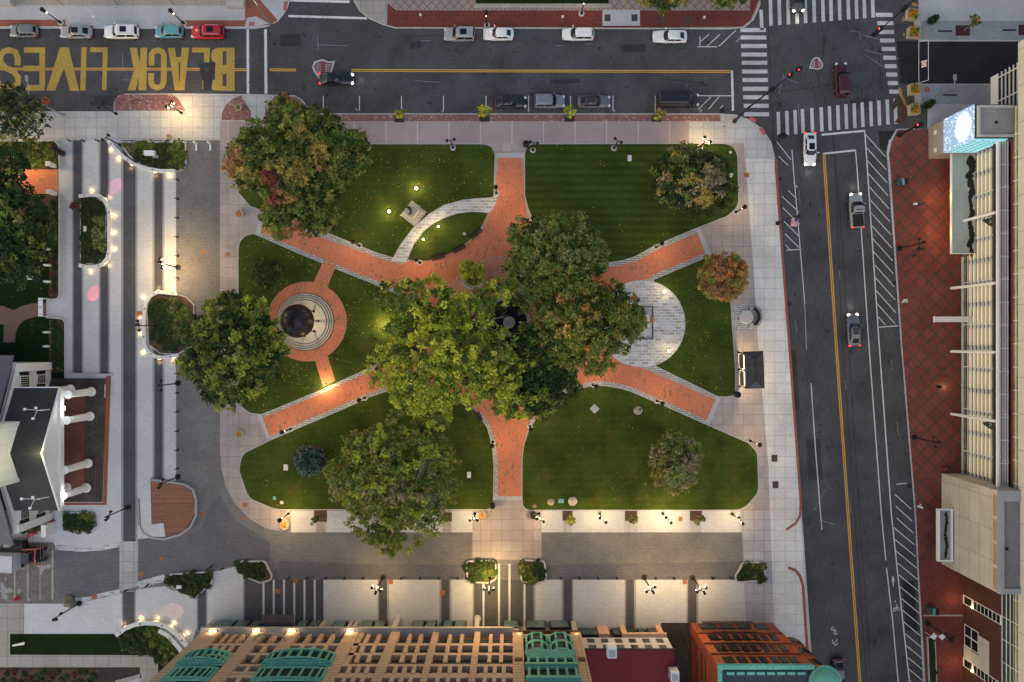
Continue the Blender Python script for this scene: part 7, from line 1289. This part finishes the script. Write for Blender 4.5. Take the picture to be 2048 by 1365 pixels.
car('hatch',53.5,66,180,4.05,MID,'grey hatchback, first from the left at the north kerb',group=gN)
car('sedan',157,68,180,4.65,SIL,'silver sedan with an open sunroof between grey hatchback and white SUV',sunroof=True,group=gN)
car('suv',247.5,68,180,5.0,WHT,'white SUV with a dark glass roof panel at the north kerb',sunroof=True,rails=True,group=gN)
car('hatch',342,67.5,180,4.1,TEAL,'teal hatchback at the north kerb',group=gN)
car('suv',419,68.5,180,4.8,RED,'bright red SUV with silver roof rails at the north kerb',sunroof=True,rails=True,group=gN)
car('suv',919.5,73,180,4.4,SIL,'silver estate with dark roof rails at the brick walk',sunroof=True,rails=True,group=gN)
car('sedan',997,72,180,4.4,WHT,'white sedan right behind the silver estate',group=gN)
car('hatch',1155.5,72.5,180,4.6,WHT,'white hatchback alone midway along the brick walk',group=gN)
car('sedan',1338,77,180,4.9,WHT,'white sedan near the hatched bay with dark roof ends',group=gN)
car('sedan',1021,207,0,4.6,BLK,'black sedan, first of the cars along the park kerb',group=gS)
car('suv',1098.5,206,0,4.4,GRY2,'blue grey estate with red tail light between black and grey sedans',group=gS)
car('sedan',1187,206,0,4.7,GRY,'dark grey sedan left of the empty bay',roofc=PAINT('dark_roof',(.03,.03,.035)),group=gS)
car('van',1354,204,0,5.9,BLK,'long black van parked nearest the crossing',cat='van',name='parked_van',group=gS)
car('sedan',675,161,0,4.9,BLK,'black sedan driving right, crossing the road emblem with its lights on',lit=True,group=gM)
car('suv',1679,163,93,4.9,DRED,'dark wine red SUV crossing the junction',lit=False,name='moving_car',group=gM)
car('sedan',1616.5,301,-90,4.7,WHT,'white sedan driving away from the junction beside the park corner',lit=True,sunroof=True,group=gM)
car('pickup',1708.5,423,93,5.0,SIL,'silver pickup driving up the street beside the hatching',lit=True,group=gM)
car('sedan',1703.5,660,93,4.7,GRY,'dark grey car following the silver pickup',lit=True,sunroof=True,group=gM)
car('suv',1592,-4,-88,4.7,BLK,'black car with bright headlights entering at the top crossing',lit=True,group=gM)
car('sedan',1675,1348,-86,4.8,PAINT('navy',(.03,.035,.05)),'dark car half hidden beside the green turret at the bottom',group=None)
# ---- box trailer, loader and scrap in the bottom left corner
bt = empty('box_trailer', P(14,1117,.02), R(-2), 'white box trailer at the lower left edge', 'trailer'); obj_part('box', bt, mat('trailer_white', (.52,.53,.55), var=.1, stain=.15), lambda b: b.box(-5.2,2.6,-1.15,1.15,.9,3.0)); obj_part('roof_edge', bt, M['steel'], lambda b: (b.box(-5.2,2.65,1.15,1.2,2.9,3.05), b.box(-5.2,2.65,-1.2,-1.15,2.9,3.05), b.box(2.6,2.66,-1.15,1.15,2.9,3.05))); obj_part('chassis', bt, IR, lambda b: b.box(-5,2.9,-1,1,.6,.9))
for x in (-3.6,-2.5):
    for s in (-1,1): w_ = obj_part('wheel', bt, M['rubber'], lambda b: b.add(*cyl(x,s*.95,.5,.5,.3))); obj_part('rim', w_, M['rim'], lambda b: b.add(*cyl(x,s*1.11,.5,.26,.03)))
ld = empty('wheel_loader', P(75,1107,.02), R(3), 'red framed compact loader beside the box trailer', 'loader'); rdm = PAINT('loader_red',(.42,.06,.05),.5)
obj_part('chassis', ld, IR, lambda b: b.box(-1.3,1.0,-1.0,1.0,.4,1.2)); obj_part('cab_roof', ld, mat('cab_grey', (.07,.075,.085), var=.1), lambda b: b.obox((-.35,-.1,2.3),(1.0,1.5,.1),0,0,.12)); obj_part('cab_post', ld, rdm, lambda b: [b.tube([(x,y,1.1),(x,y,2.3)],.06,5) for x in (-.85,.2) for y in (-.8,.6)])
obj_part('lift_arm', ld, rdm, lambda b: (b.tube([(-.8,1.05,2.0),(.9,1.05,1.9),(1.3,1.0,1.2)],.12,6), b.tube([(.5,-1.35,1.5),(.75,0,1.9),(.9,1.1,1.9)],.11,6), b.tube([(-.8,.95,1.4),(-.8,1.05,2.0)],.11,6))); obj_part('cross_bar', ld, rdm, lambda b: b.box(.3,1.4,-1.4,-1.2,1.2,1.45))
for y in (-.75,.75): w_ = obj_part('wheel', ld, M['rubber'], lambda b: b.add(*cyl(1.15,y,.5,.5,.4))); obj_part('rim', w_, rdm, lambda b: b.add(*cyl(1.15,y+(.21 if y > 0 else -.21),.5,.3,.04)))
sc_ = empty('scrap_trailer', P(24,1084,.02), 0, 'green machine with a white slatted crate behind the box trailer', 'machine'); obj_part('engine', sc_, mat('machine_green', (.12,.25,.15), var=.3), lambda b: (b.box(-1.8,-.6,-.4,.5,.3,1.4), b.box(-1.5,-1.2,.5,.7,.6,1.1), b.tube([(-.7,.1,1.4),(1.3,0,1.3)],.06,6))); obj_part('crate', sc_, M['stone_white'], lambda b: [b.box(-.5+.24*k,-.32+.24*k,-.5,.6,.4,1.2) for k in range(4)]); obj_part('frame', sc_, IR, lambda b: (b.box(.6,2.4,-.4,.6,.2,.7), b.box(1,2.2,-.2,.3,.7,1.0))); obj_part('wheel', sc_, M['rubber'], lambda b: b.add(*cyl(2.2,-.6,.4,.4,.3)))
for i,(u,v,rz,lab) in enumerate(((65,1068,20,'red plastic barrier lying at the foot of the porch wall'),(106,1049,90,'short red barrier on the kerb beside the porch bed'),(36,1197,80,'small red barrel shaped cone on the muddy ground'))):
    o = obj_part('barrier', None, mat('barrier_red', (.4,.06,.07), var=.2) if i == 0 else bpy.data.materials['barrier_red'], lambda b: (b.prism([(-.7,-.18),(.7,-.18),(.7,.18),(-.7,.18)],0,.8,0,True,.75), b.box(-.75,-.5,-.25,.25,0,.08), b.box(.5,.75,-.25,.25,0,.08)) if i < 2 else b.lathe([(.4,0),(.4,.06),(.25,.08),(.2,.9),(.0,.95)],(0,0),12)); o.location = P(u,v,.13); o.rotation_euler = (0,0,R(rz)); tag(o,lab,'barrier')
fnc = empty('wire_fence', P(108,1130,.12), 0, 'thin temporary wire fence round the muddy yard', 'fence')
fpts = [(0,1075),(58,1074),(95,1073),(96,1110),(104,1140),(119,1133),(124,1180),(130,1182)]
for u, v in fpts: q = P(u,v,.12)-fnc.location; obj_part('post', fnc, M['steel'], lambda b: b.tube([(q.x,q.y,0),(q.x,q.y,1.8)],.035,5))
obj_part('wire', fnc, M['steel'], lambda b: [b.tube([tuple(P(u,v,.12)-fnc.location+Vector((0,0,z))) for u,v in fpts],.018,4) for z in (.5,1.1,1.75)])
# pink and speckled light projected on the paving by added spots without fixtures
for u,v,r,base,colr,wt,lab in ((187,588,13,(112,654),(1,.03,.14),420,'pink'),(231,372,14,(242,291),(1,.1,.36),260,'rose'),(348,1222,16,(408,1262),(1,.42,.22),150,'amber')):
    hgt = 6.0; a = P(*base,hgt); t = P(u,v,.13); d = t-a; ang = 2*math.degrees(math.atan(r/PPM/d.length))
    lo_ = light('light_projector', a, wt*d.length**2/16, colr, .02, None, ang); lo_.rotation_euler = d.to_track_quat('-Z','Y').to_euler(); lo_.data.spot_blend = .15
